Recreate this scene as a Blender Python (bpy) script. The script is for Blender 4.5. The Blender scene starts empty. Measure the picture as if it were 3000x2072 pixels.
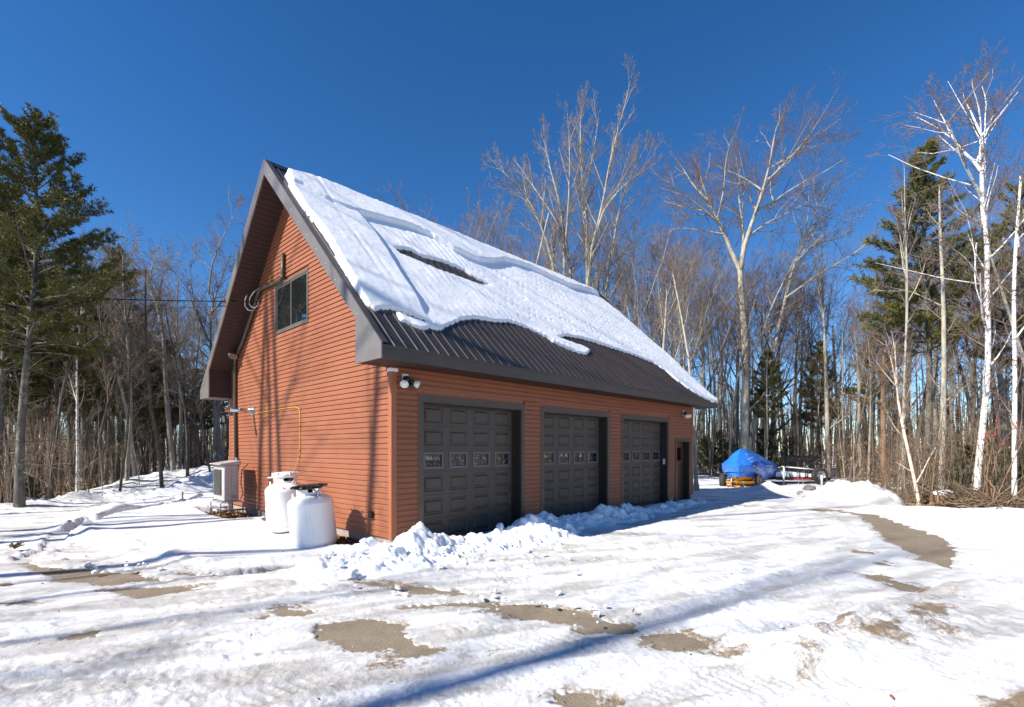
import bpy, math, random
import numpy as np
from mathutils import Vector, Matrix

scene = bpy.context.scene
COL = scene.collection
R = math.radians
rng = np.random.default_rng(7)

# ------------------------------------------------------------------ camera
CAM_H = 1.829
FPX, HORIZON = 1469.08, 1315.54            # focal length and horizon in pixels of the 3000 px wide photograph
cam = bpy.data.cameras.new('camera')
cam.sensor_width = 36.0
cam.lens = FPX / 3000 * 36
cam.shift_y = (HORIZON - 1036) / 3000
cam.clip_start = 0.05
cam.clip_end = 2000
cam_o = bpy.data.objects.new('camera', cam)
cam_o.location = (0, 0, CAM_H)
cam_o.rotation_euler = (R(90), 0, 0)
COL.objects.link(cam_o)
scene.camera = cam_o

# ------------------------------------------------------------------ sky, sun, exposure
YAW = 0.7611                                # garage long wall, clockwise from the view direction
GX, GY = -2.1616, 9.0171                    # near corner of the garage
CY, SY = math.cos(YAW), math.sin(YAW)
su, sv, sw = -1.0, 0.29, 0.82               # towards the sun, in garage axes
SUN = Vector((su * SY - sv * CY, su * CY + sv * SY, sw)).normalized()
SUN_EL = math.asin(SUN.z)
SUN_AZ = math.atan2(SUN.x, SUN.y)           # clockwise from +Y

world = bpy.data.worlds.new('World')
scene.world = world
world.use_nodes = True
wn = world.node_tree
wn.nodes.clear()
w_out = wn.nodes.new('ShaderNodeOutputWorld')
w_bg = wn.nodes.new('ShaderNodeBackground')
w_sky = wn.nodes.new('ShaderNodeTexSky')
w_sky.sky_type = 'NISHITA'
w_sky.sun_disc = False
w_sky.sun_elevation = SUN_EL
w_sky.sun_rotation = SUN_AZ
w_sky.altitude = 2500
w_sky.air_density = 1.0
w_sky.dust_density = 0.10
w_sky.ozone_density = 2.0
w_bg.inputs['Strength'].default_value = 0.10
w_hs = wn.nodes.new('ShaderNodeHueSaturation')
w_hs.inputs['Saturation'].default_value = 1.31
w_hs.inputs['Hue'].default_value = 0.504
wn.links.new(w_sky.outputs[0], w_hs.inputs['Color'])
wn.links.new(w_hs.outputs[0], w_bg.inputs[0])
wn.links.new(w_bg.outputs[0], w_out.inputs[0])

sun = bpy.data.lights.new('sun', 'SUN')
sun.energy = 4.8
sun.angle = R(0.7)
sun.color = (1.0, 0.93, 0.83)
sun_o = bpy.data.objects.new('sun', sun)
sun_o.rotation_euler = SUN.to_track_quat('Z', 'Y').to_euler()
sun_o.location = SUN * 60
COL.objects.link(sun_o)

scene.view_settings.view_transform = 'Standard'
scene.view_settings.look = 'None'
scene.view_settings.gamma = 1.0
scene.view_settings.use_curve_mapping = False
scene.view_settings.exposure = 0.80
scene.cycles.use_denoising = True
scene.cycles.max_bounces = 6
scene.cycles.diffuse_bounces = 3
scene.cycles.transparent_max_bounces = 8

# ------------------------------------------------------------------ helpers
def to_local(x, y):
    dx, dy = x - GX, y - GY
    return dx * SY + dy * CY, -dx * CY + dy * SY

def to_world(u, v, z=0.0):
    return (GX + u * SY - v * CY, GY + u * CY + v * SY, z)

def G(px, py, z=0.05):
    d = FPX * (CAM_H - z) / (py - HORIZON)
    return ((px - 1500) / FPX * d, d)

def AT(px, py, d):
    return ((px - 1500) / FPX * d, d, CAM_H + (HORIZON - py) / FPX * d)

def wall_v(px, py, U=0.0):
    t = (px - 1500) / FPX
    X0, D0 = GX + U * SY, GY + U * CY
    V = (X0 - t * D0) / (CY + t * SY)
    return V, CAM_H + (HORIZON - py) * (D0 + V * SY) / FPX

def wall_u(px, py, V=0.0):
    t = (px - 1500) / FPX
    X0, D0 = GX - V * CY, GY + V * SY
    U = (t * D0 - X0) / (SY - t * CY)
    return U, CAM_H + (HORIZON - py) * (D0 + U * CY) / FPX

def np_mesh(name, verts, quads=None, tris=None, smooth=False):
    me = bpy.data.meshes.new(name)
    verts = np.asarray(verts, dtype=np.float32).reshape(-1, 3)
    q = np.zeros((0, 4), np.int32) if quads is None else np.asarray(quads, np.int32).reshape(-1, 4)
    t = np.zeros((0, 3), np.int32) if tris is None else np.asarray(tris, np.int32).reshape(-1, 3)
    me.vertices.add(len(verts))
    me.vertices.foreach_set('co', verts.ravel())
    nl = q.size + t.size
    me.loops.add(nl)
    me.loops.foreach_set('vertex_index', np.concatenate([q.ravel(), t.ravel()]).astype(np.int32))
    me.polygons.add(len(q) + len(t))
    starts = np.concatenate([np.arange(len(q)) * 4, q.size + np.arange(len(t)) * 3]).astype(np.int32)
    me.polygons.foreach_set('loop_start', starts)
    me.update(calc_edges=True)
    if smooth:
        me.polygons.foreach_set('use_smooth', np.ones(len(me.polygons), bool))
    return me

def link(name, me, mat=None, parent=None):
    o = bpy.data.objects.new(name, me)
    if mat is not None and me is not None and len(me.materials) == 0:
        me.materials.append(mat)
    COL.objects.link(o)
    if parent is not None:
        o.parent = parent
    return o

def tag(o, label=None, cat=None, group=None, kind=None):
    if label: o['label'] = label
    if cat: o['category'] = cat
    if group: o['group'] = group
    if kind: o['kind'] = kind
    return o

def empty(name, loc=(0, 0, 0), rz=0.0, parent=None):
    o = bpy.data.objects.new(name, None)
    o.location = loc
    o.rotation_euler = (0, 0, rz)
    o.empty_display_size = 0.2
    COL.objects.link(o)
    if parent is not None:
        o.parent = parent
    return o

class MB:
    """collects simple shapes into one mesh"""
    def __init__(s):
        s.v, s.f = [], []
    def add(s, verts, faces):
        b = len(s.v)
        s.v += [tuple(p) for p in verts]
        s.f += [tuple(b + i for i in f) for f in faces]
        return s
    def box(s, x0, x1, y0, y1, z0, z1):
        v = [(x, y, z) for z in (z0, z1) for y in (y0, y1) for x in (x0, x1)]
        return s.add(v, [(0, 2, 3, 1), (4, 5, 7, 6), (0, 1, 5, 4), (2, 6, 7, 3), (0, 4, 6, 2), (1, 3, 7, 5)])
    def prism(s, poly, a, b, axis):
        """poly in the two other axes (in x,y,z order), extruded from a to b along axis"""
        n = len(poly)
        def p3(p, t):
            q = list(p)
            q.insert('xyz'.index(axis), t)
            return q
        v = [p3(p, a) for p in poly] + [p3(p, b) for p in poly]
        f = [tuple(range(n)), tuple(range(2 * n - 1, n - 1, -1))]
        f += [(i, i + n, (i + 1) % n + n, (i + 1) % n) for i in range(n)]
        return s.add(v, f)
    def tube(s, pts, r, n=8, cap=True):
        pts = [Vector(p) for p in pts]
        rs = r if isinstance(r, (list, tuple)) else [r] * len(pts)
        base = len(s.v)
        ref = None
        for i, p in enumerate(pts):
            t = (pts[min(i + 1, len(pts) - 1)] - pts[max(i - 1, 0)]).normalized()
            if ref is None:
                ref = t.orthogonal().normalized()
            else:
                ref = (ref - t * ref.dot(t)).normalized()
            bn = t.cross(ref)
            for k in range(n):
                a = 2 * math.pi * k / n
                s.v.append(tuple(p + (ref * math.cos(a) + bn * math.sin(a)) * rs[i]))
        for i in range(len(pts) - 1):
            for k in range(n):
                a, b = base + i * n + k, base + i * n + (k + 1) % n
                s.f.append((a, b, b + n, a + n))
        if cap:
            s.f.append(tuple(base + k for k in range(n))[::-1])
            e = base + (len(pts) - 1) * n
            s.f.append(tuple(e + k for k in range(n)))
        return s
    def lathe(s, prof, n=24, a0=0.0, a1=2 * math.pi, origin=(0, 0, 0)):
        base = len(s.v)
        closed = abs(a1 - a0 - 2 * math.pi) < 1e-6
        m = n if closed else n + 1
        for r, z in prof:
            for k in range(m):
                a = a0 + (a1 - a0) * k / n
                s.v.append((origin[0] + r * math.cos(a), origin[1] + r * math.sin(a), origin[2] + z))
        for i in range(len(prof) - 1):
            for k in range(n):
                k2 = (k + 1) % m
                a, b = base + i * m + k, base + i * m + k2
                s.f.append((a, b, b + m, a + m))
        return s
    def mesh(s, name, smooth=False):
        me = bpy.data.meshes.new(name)
        me.from_pydata(s.v, [], s.f)
        me.update()
        if smooth:
            me.polygons.foreach_set('use_smooth', np.ones(len(me.polygons), bool))
        return me
    def build(s, name, mat, parent=None, smooth=False):
        return link(name, s.mesh(name, smooth), mat, parent)

def auto_smooth(o, ang=35):
    me = o.data
    me.polygons.foreach_set('use_smooth', np.ones(len(me.polygons), bool))
    try:
        me.set_sharp_from_angle(angle=R(ang))
    except Exception:
        pass
    return o

# ------------------------------------------------------------------ noise
_P = np.random.default_rng(3).permutation(4096)
_GR = np.random.default_rng(4).random(4096) * 2 - 1
def vnoise(x, y, seed=0):
    xi, yi = np.floor(x).astype(np.int64), np.floor(y).astype(np.int64)
    fx, fy = x - xi, y - yi
    fx = fx * fx * fx * (fx * (fx * 6 - 15) + 10)
    fy = fy * fy * fy * (fy * (fy * 6 - 15) + 10)
    def h(a, b):
        return _GR[_P[(_P[(a + seed * 57) & 4095] + b) & 4095]]
    a = h(xi, yi); b = h(xi + 1, yi); c = h(xi, yi + 1); d = h(xi + 1, yi + 1)
    return (a + (b - a) * fx) + ((c + (d - c) * fx) - (a + (b - a) * fx)) * fy

def fbm(x, y, octaves=4, seed=0, gain=0.5, lac=2.03):
    out = np.zeros_like(x); amp = 1.0; f = 1.0; tot = 0
    for i in range(octaves):
        out += amp * vnoise(x * f + 17.3 * i, y * f - 9.1 * i, seed + i)
        tot += amp; amp *= gain; f *= lac
    return out / tot

def cells(x, y, seed=0):
    """distance to the nearest scattered point and a value for its cell"""
    xi, yi = np.floor(x).astype(np.int64), np.floor(y).astype(np.int64)
    best = np.full(x.shape, 9.0); val = np.zeros_like(x)
    for dx in (-1, 0, 1):
        for dy in (-1, 0, 1):
            a, b = xi + dx, yi + dy
            k = _P[(_P[(a + seed * 31) & 4095] + b) & 4095]
            px = a + 0.5 + 0.45 * _GR[k]; py = b + 0.5 + 0.45 * _GR[(k + 711) & 4095]
            d = np.hypot(x - px, y - py)
            m = d < best
            best = np.where(m, d, best); val = np.where(m, _GR[(k + 1203) & 4095], val)
    return best, val

def smooth01(x):
    x = np.clip(x, 0, 1)
    return x * x * (3 - 2 * x)

def seg_dist(x, y, pts):
    """distance to a polyline, arc length at the nearest point, side (+ left)"""
    best = np.full(x.shape, 1e9); arc = np.zeros_like(x); side = np.zeros_like(x)
    s0 = 0.0
    for (ax, ay), (bx, by) in zip(pts[:-1], pts[1:]):
        vx, vy = bx - ax, by - ay
        L = math.hypot(vx, vy) + 1e-9
        t = np.clip(((x - ax) * vx + (y - ay) * vy) / (L * L), 0, 1)
        dx, dy = x - ax - t * vx, y - ay - t * vy
        d = np.hypot(dx, dy)
        m = d < best
        best = np.where(m, d, best); arc = np.where(m, s0 + t * L, arc)
        side = np.where(m, np.sign(vx * dy - vy * dx), side)
        s0 += L
    return best, arc, side

def poly_sd(x, y, pts):
    """signed distance to a closed polygon, positive inside"""
    d, _, _ = seg_dist(x, y, list(pts) + [pts[0]])
    inside = np.zeros(x.shape, bool)
    n = len(pts)
    for i in range(n):
        ax, ay = pts[i]; bx, by = pts[(i + 1) % n]
        c = ((ay > y) != (by > y)) & (x < (bx - ax) * (y - ay) / ((by - ay) + 1e-12) + ax)
        inside ^= c
    return np.where(inside, d, -d)

# ------------------------------------------------------------------ materials
def new_mat(name):
    m = bpy.data.materials.new(name)
    m.use_nodes = True
    nt = m.node_tree
    b = nt.nodes['Principled BSDF']
    return m, nt, b

def nd(nt, kind, **kw):
    n = nt.nodes.new('ShaderNode' + kind)
    for k, v in kw.items():
        if hasattr(n, k):
            setattr(n, k, v)
        else:
            n.inputs[k.replace('_', ' ')].default_value = v
    return n

def ramp(nt, fac, stops):
    r = nt.nodes.new('ShaderNodeValToRGB')
    el = r.color_ramp.elements
    while len(el) < len(stops):
        el.new(0.5)
    for e, (p, c) in zip(el, stops):
        e.position = p
        e.color = (*c, 1) if len(c) == 3 else c
    nt.links.new(fac, r.inputs[0])
    return r.outputs[0]

def mix(nt, fac, a, b):
    m = nt.nodes.new('ShaderNodeMix')
    m.data_type = 'RGBA'
    for s, v in ((0, fac), (6, a), (7, b)):
        if hasattr(v, 'links'):
            nt.links.new(v, m.inputs[s])
        else:
            m.inputs[s].default_value = v if s == 0 else ((*v, 1) if len(v) == 3 else v)
    return m.outputs[2]

def paint(name, col, rough=0.5, metal=0.0, var=0.12, scale=6.0, bump=0.0, bscale=80.0, stretch=None, coat=0.0, spec=0.5):
    """a painted or plain surface with slight mottling and fine relief"""
    m, nt, b = new_mat(name)
    tc = nd(nt, 'TexCoord')
    src = tc.outputs['Object']
    if stretch:
        mp = nd(nt, 'Mapping')
        mp.inputs['Scale'].default_value = stretch
        nt.links.new(src, mp.inputs[0]); src = mp.outputs[0]
    n = nd(nt, 'TexNoise', Scale=scale, Detail=6.0, Roughness=0.6)
    nt.links.new(src, n.inputs['Vector'])
    lo = tuple(c * (1 - var) for c in col); hi = tuple(min(1, c * (1 + var)) for c in col)
    nt.links.new(ramp(nt, n.outputs[0], [(0.3, lo), (0.7, hi)]), b.inputs['Base Color'])
    b.inputs['Roughness'].default_value = rough
    b.inputs['Metallic'].default_value = metal
    b.inputs['Specular IOR Level'].default_value = spec
    if coat:
        b.inputs['Coat Weight'].default_value = coat
    if bump:
        n2 = nd(nt, 'TexNoise', Scale=bscale, Detail=4.0)
        nt.links.new(src, n2.inputs['Vector'])
        bp = nd(nt, 'Bump', Strength=bump, Distance=0.01)
        nt.links.new(n2.outputs[0], bp.inputs['Height'])
        nt.links.new(bp.outputs[0], b.inputs['Normal'])
    return m

def bark(name, dark, light, scale=9.0, moss=None, bands=False, bump=0.8):
    m, nt, b = new_mat(name)
    tc = nd(nt, 'TexCoord')
    mp = nd(nt, 'Mapping'); mp.inputs['Scale'].default_value = (1, 1, 0.25) if not bands else (0.5, 0.5, 2.2)
    nt.links.new(tc.outputs['Object'], mp.inputs[0])
    n = nd(nt, 'TexNoise', Scale=scale, Detail=5.0, Roughness=0.65)
    nt.links.new(mp.outputs[0], n.inputs['Vector'])
    if bands:
        col = ramp(nt, n.outputs[0], [(0.36, dark), (0.46, light), (0.9, light)])
    else:
        col = ramp(nt, n.outputs[0], [(0.32, dark), (0.62, light)])
    if moss:
        n3 = nd(nt, 'TexNoise', Scale=2.6, Detail=5.0, Roughness=0.7)
        nt.links.new(tc.outputs['Object'], n3.inputs['Vector'])
        f = ramp(nt, n3.outputs[0], [(0.52, (0, 0, 0)), (0.60, (1, 1, 1))])
        col = mix(nt, f, col, moss)
    nt.links.new(col, b.inputs['Base Color'])
    b.inputs['Roughness'].default_value = 0.85
    b.inputs['Specular IOR Level'].default_value = 0.25
    bp = nd(nt, 'Bump', Strength=bump, Distance=0.02)
    nt.links.new(n.outputs[0], bp.inputs['Height'])
    nt.links.new(bp.outputs[0], b.inputs['Normal'])
    return m

M = {}
def siding_mat():
    m, nt, b = new_mat('siding')
    tc = nd(nt, 'TexCoord'); oi = nd(nt, 'ObjectInfo')
    mp = nd(nt, 'Mapping'); mp.inputs['Scale'].default_value = (0.9, 0.9, 14)
    nt.links.new(tc.outputs['Object'], mp.inputs[0])
    n = nd(nt, 'TexNoise', Scale=3.5, Detail=8.0, Roughness=0.7)
    nt.links.new(mp.outputs[0], n.inputs['Vector'])
    n2 = nd(nt, 'TexNoise', Scale=0.9, Detail=3.0)
    nt.links.new(tc.outputs['Object'], n2.inputs['Vector'])
    c = ramp(nt, n.outputs[0], [(0.25, (0.235, 0.078, 0.036)), (0.75, (0.335, 0.122, 0.061))])
    f = nd(nt, 'Math', operation='MULTIPLY_ADD'); f.inputs[1].default_value = 0.16; f.inputs[2].default_value = 0.0
    nt.links.new(oi.outputs['Random'], f.inputs[0])
    c = mix(nt, f.outputs[0], c, (0.20, 0.066, 0.033))
    f2 = ramp(nt, n2.outputs[0], [(0.4, (0, 0, 0)), (0.75, (0.3, 0.3, 0.3))])
    c = mix(nt, f2, c, (0.37, 0.150, 0.085))
    nt.links.new(c, b.inputs['Base Color'])
    b.inputs['Roughness'].default_value = 0.5
    b.inputs['Specular IOR Level'].default_value = 0.35
    bp = nd(nt, 'Bump', Strength=0.25, Distance=0.004)
    nt.links.new(n.outputs[0], bp.inputs['Height'])
    nt.links.new(bp.outputs[0], b.inputs['Normal'])
    return m
M['siding'] = siding_mat()
M['trim_orange'] = paint('trim_orange', (0.34, 0.112, 0.048), 0.5, var=0.1, scale=3, stretch=(8, 8, 1), bump=0.15)
M['bronze'] = paint('bronze', (0.070, 0.052, 0.037), 0.42, var=0.15, scale=4, bump=0.05, bscale=200)
M['rake_metal_lit'] = paint('rake_metal_lit', (0.165, 0.148, 0.136), 0.36, metal=0.1, var=0.14, scale=2.5, bump=0.04, bscale=30)  # bronze trim made paler: its sun glare is put into the base colour
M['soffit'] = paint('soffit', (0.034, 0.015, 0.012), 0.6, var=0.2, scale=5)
M['door'] = paint('door', (0.072, 0.054, 0.039), 0.5, var=0.1, scale=8, bump=0.12, bscale=220, stretch=(1, 1, 6))
M['jamb'] = paint('jamb', (0.030, 0.024, 0.019), 0.5, var=0.15)
M['door_window_frame'] = paint('door_window_frame', (0.13, 0.135, 0.15), 0.45, var=0.08)
M['muntin'] = paint('muntin', (0.05, 0.042, 0.036), 0.5)
M['entry_door'] = paint('entry_door', (0.12, 0.062, 0.028), 0.42, var=0.25, scale=5, stretch=(6, 6, 0.6), bump=0.1)
M['window_frame'] = paint('window_frame', (0.12, 0.10, 0.085), 0.4, var=0.1)
M['concrete'] = paint('concrete', (0.33, 0.27, 0.24), 0.9, var=0.2, scale=5, bump=0.4, bscale=60)
M['dark'] = paint('dark', (0.012, 0.012, 0.013), 0.6)
M['black_plastic'] = paint('black_plastic', (0.015, 0.015, 0.016), 0.4, var=0.2)
M['white_plastic'] = paint('white_plastic', (0.78, 0.78, 0.77), 0.4, var=0.04)
M['rubber'] = paint('rubber', (0.025, 0.025, 0.026), 0.8, var=0.3, scale=12, bump=0.2)
M['galv'] = paint('galv', (0.45, 0.46, 0.48), 0.32, metal=0.75, var=0.2, scale=9)
M['chrome'] = paint('chrome', (0.6, 0.6, 0.6), 0.18, metal=1.0, var=0.1)
M['yellow_hose'] = paint('yellow_hose', (0.66, 0.40, 0.02), 0.45, var=0.06)
M['yellow_paint'] = paint('yellow_paint', (0.72, 0.33, 0.012), 0.4, var=0.15, scale=5)
M['cable'] = paint('cable', (0.012, 0.012, 0.013), 0.9, spec=0.05)
M['cable_grey'] = paint('cable_grey', (0.28, 0.28, 0.29), 0.5)

def glass(name, ior=1.9, tint=(0.012, 0.014, 0.016), wob=0.02):
    m, nt, b = new_mat(name)
    b.inputs['Base Color'].default_value = (*tint, 1)
    b.inputs['Roughness'].default_value = 0.015
    b.inputs['IOR'].default_value = ior
    tc = nd(nt, 'TexCoord')
    n = nd(nt, 'TexNoise', Scale=2.2, Detail=1.0)
    nt.links.new(tc.outputs['Object'], n.inputs['Vector'])
    bp = nd(nt, 'Bump', Strength=wob, Distance=0.1)
    nt.links.new(n.outputs[0], bp.inputs['Height'])
    nt.links.new(bp.outputs[0], b.inputs['Normal'])
    return m
M['glass'] = glass('glass', 4.0, wob=0.05)
M['door_glass'] = glass('door_glass', 2.0, wob=0.12)

def roof_mat():
    m, nt, b = new_mat('roof_metal')
    tc = nd(nt, 'TexCoord'); oi = nd(nt, 'ObjectInfo')
    n = nd(nt, 'TexNoise', Scale=1.4, Detail=6.0, Roughness=0.6)
    mp = nd(nt, 'Mapping'); mp.inputs['Scale'].default_value = (3, 0.5, 0.5)
    nt.links.new(tc.outputs['Object'], mp.inputs[0]); nt.links.new(mp.outputs[0], n.inputs['Vector'])
    nt.links.new(ramp(nt, n.outputs[0], [(0.3, (0.030, 0.022, 0.015)), (0.75, (0.058, 0.043, 0.030))]), b.inputs['Base Color'])
    b.inputs['Roughness'].default_value = 0.27
    b.inputs['Metallic'].default_value = 0.2
    b.inputs['Specular IOR Level'].default_value = 0.8
    return m
M['roof'] = roof_mat()

def snow_mat(name, dirt_attr=False):
    m, nt, b = new_mat(name)
    tc = nd(nt, 'TexCoord')
    n1 = nd(nt, 'TexNoise', Scale=9.0, Detail=8.0, Roughness=0.62)
    nt.links.new(tc.outputs['Object'], n1.inputs['Vector'])
    n2 = nd(nt, 'TexNoise', Scale=70.0, Detail=5.0, Roughness=0.7)
    nt.links.new(tc.outputs['Object'], n2.inputs['Vector'])
    c = ramp(nt, n1.outputs[0], [(0.25, (0.84, 0.86, 0.89)), (0.7, (0.90, 0.91, 0.925))])
    if dirt_attr:
        a = nd(nt, 'Attribute', attribute_name='packed')
        c = mix(nt, a.outputs['Fac'], c, (0.50, 0.475, 0.435))
        d = nd(nt, 'Attribute', attribute_name='dirt')
        n3 = nd(nt, 'TexNoise', Scale=26.0, Detail=6.0, Roughness=0.75)
        nt.links.new(tc.outputs['Object'], n3.inputs['Vector'])
        ad = nd(nt, 'Math', operation='ADD'); nt.links.new(d.outputs['Fac'], ad.inputs[0])
        sb = nd(nt, 'Math', operation='SUBTRACT'); nt.links.new(n3.outputs[0], sb.inputs[0]); sb.inputs[1].default_value = 1.0
        nt.links.new(sb.outputs[0], ad.inputs[1])
        f = ramp(nt, ad.outputs[0], [(0.0, (0, 0, 0)), (0.22, (0.95, 0.95, 0.95))])
        c = mix(nt, f, c, (0.26, 0.185, 0.115))
    nt.links.new(c, b.inputs['Base Color'])
    b.inputs['Roughness'].default_value = 0.55
    b.inputs['Specular IOR Level'].default_value = 0.35
    bp = nd(nt, 'Bump', Strength=0.75 if dirt_attr else 0.35, Distance=0.02)
    nt.links.new(n2.outputs[0], bp.inputs['Height'])
    if dirt_attr:                             # crusty grains
        vo = nd(nt, 'TexVoronoi', Scale=24.0, feature='F1')
        nv = nd(nt, 'TexNoise', Scale=5.0, Detail=3.0)
        nt.links.new(tc.outputs['Object'], nv.inputs['Vector'])
        wp = nd(nt, 'Vector' + 'Math', operation='MULTIPLY_ADD'); wp.inputs[1].default_value = (0.12, 0.12, 0.12)
        nt.links.new(n2.outputs['Color'], wp.inputs[0]); nt.links.new(tc.outputs['Object'], wp.inputs[2])
        nt.links.new(wp.outputs[0], vo.inputs['Vector'])
        bp3 = nd(nt, 'Bump', Strength=0.45, Distance=0.03)
        ms = nd(nt, 'Math', operation='MULTIPLY'); nt.links.new(vo.outputs['Distance'], ms.inputs[0])
        nt.links.new(ramp(nt, nv.outputs[0], [(0.42, (0, 0, 0)), (0.6, (1, 1, 1))]), ms.inputs[1])
        nt.links.new(ms.outputs[0], bp3.inputs['Height']); nt.links.new(bp.outputs[0], bp3.inputs['Normal'])
        bp = bp3
    bp2 = nd(nt, 'Bump', Strength=0.18, Distance=0.04)
    nt.links.new(n1.outputs[0], bp2.inputs['Height'])
    nt.links.new(bp.outputs[0], bp2.inputs['Normal'])
    nt.links.new(bp2.outputs[0], b.inputs['Normal'])
    return m
M['snow'] = snow_mat('snow')
M['ground_snow'] = snow_mat('ground_snow', True)

def gravel_mat():
    m, nt, b = new_mat('gravel')
    tc = nd(nt, 'TexCoord')
    v = nd(nt, 'TexVoronoi', Scale=130.0); nt.links.new(tc.outputs['Object'], v.inputs['Vector'])
    n = nd(nt, 'TexNoise', Scale=4.0, Detail=10.0, Roughness=0.75); nt.links.new(tc.outputs['Object'], n.inputs['Vector'])
    c = ramp(nt, n.outputs[0], [(0.3, (0.17, 0.125, 0.08)), (0.7, (0.36, 0.29, 0.195))])
    c2 = ramp(nt, v.outputs['Color'], [(0.1, (0.16, 0.13, 0.10)), (0.9, (0.46, 0.40, 0.32))])
    c = mix(nt, 0.45, c, c2)
    nt.links.new(c, b.inputs['Base Color'])
    b.inputs['Roughness'].default_value = 0.95
    b.inputs['Specular IOR Level'].default_value = 0.15
    bp = nd(nt, 'Bump', Strength=0.6, Distance=0.015)
    nt.links.new(v.outputs['Distance'], bp.inputs['Height'])
    nt.links.new(bp.outputs[0], b.inputs['Normal'])
    return m
M['gravel'] = gravel_mat()

def floor_mat():
    m, nt, b = new_mat('forest_floor')
    tc = nd(nt, 'TexCoord')
    n = nd(nt, 'TexNoise', Scale=0.35, Detail=8.0, Roughness=0.65); nt.links.new(tc.outputs['Object'], n.inputs['Vector'])
    n2 = nd(nt, 'TexNoise', Scale=8.0, Detail=6.0, Roughness=0.7); nt.links.new(tc.outputs['Object'], n2.inputs['Vector'])
    br = ramp(nt, n2.outputs[0], [(0.3, (0.07, 0.042, 0.024)), (0.7, (0.19, 0.115, 0.065))])
    f = ramp(nt, n.outputs[0], [(0.46, (0, 0, 0)), (0.54, (1, 1, 1))])
    nt.links.new(mix(nt, f, br, (0.86, 0.87, 0.9)), b.inputs['Base Color'])
    b.inputs['Roughness'].default_value = 0.9
    bp = nd(nt, 'Bump', Strength=0.8, Distance=0.1); nt.links.new(n2.outputs[0], bp.inputs['Height'])
    nt.links.new(bp.outputs[0], b.inputs['Normal'])
    return m
M['floor'] = floor_mat()
# ================================================================== the ground
def gpts(seq, z=0.05):
    return [G(px, py, z) for px, py in seq]

def terrain(x, y):
    u, v = to_local(x, y)
    return -0.36 * smooth01((u - 12.5) / 9.5) * smooth01((9.0 - v) / 5.0) * smooth01((v + 9.0) / 5.0)

def sheet(name, x0, x1, y0, y1, z, nx, ny, mat, amp=0.0, sc=0.2):
    xs, ys = np.linspace(x0, x1, nx), np.linspace(y0, y1, ny)
    if x1 > 100:                              # wide sheet: finer round the yard
        xs = np.unique(np.concatenate([xs, np.linspace(-42, 42, 85)])); ys = xs.copy(); nx = ny = len(xs)
    X, Y = np.meshgrid(xs, ys)
    Z = z + terrain(X, Y) + (amp * fbm(X * sc, Y * sc, 3, 5) if amp else 0 * X)
    idx = np.arange(nx * ny).reshape(ny, nx)
    q = np.stack([idx[:-1, :-1], idx[:-1, 1:], idx[1:, 1:], idx[1:, :-1]], -1).reshape(-1, 4)
    return tag(link(name, np_mesh(name, np.stack([X, Y, Z], -1), q, smooth=True), mat), kind='structure')

sheet('ground', -420, 420, -420, 420, -0.06, 57, 57, M['floor'])
sheet('driveway', -22, 26, -3, 27, 0.0, 150, 95, M['gravel'], 0.012, 4.0)

# the yard: everything inside is snow covered
YARD = gpts([(-900, 1530), (-300, 1496), (0, 1476), (150, 1464), (230, 1446), (400, 1426), (560, 1412), (660, 1406)], 0.15) + \
    [(-4.0, 30.0), (5.0, 31.5)] + [((px - 1500) / FPX * d, d) for px, d in ((2030, 37), (2110, 37.5), (2300, 37), (2420, 34), (2470, 27))] + gpts([(2560, 1440), (2640, 1478), (2720, 1476), (2790, 1486), (2900, 1482), (3000, 1478), (3400, 1490)], 0.15) + \
    [(30, 2), (24, -6), (-24, -6)]

# deep untouched snow beside the gable
LAWN = gpts([(175, 1528), (240, 1556), (330, 1584), (480, 1622), (640, 1650), (760, 1652), (850, 1636), (960, 1612)], 0.12) + \
    [to_world(0.0, 0.1)[:2], to_world(0.0, 8.8)[:2]] + gpts([(660, 1420), (540, 1440), (380, 1468), (260, 1496), (190, 1512)], 0.12)

# untouched snow on the far side of the drive, and the raised bank in the right foreground
FIELD_R = gpts([(2470, 1492), (2560, 1508), (2640, 1540), (2710, 1580), (2760, 1625), (2800, 1675), (2900, 1690), (3300, 1660), (3600, 1500), (3000, 1484), (2700, 1482), (2560, 1470)], 0.12)
BANK_R = gpts([(2170, 1912), (2290, 1862), (2400, 1842), (2520, 1800), (2640, 1742), (2780, 1706), (2950, 1670), (3300, 1640), (3700, 1900), (3300, 2200), (2900, 2200), (2700, 2060), (2500, 1965), (2330, 1950)], 0.1)

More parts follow.
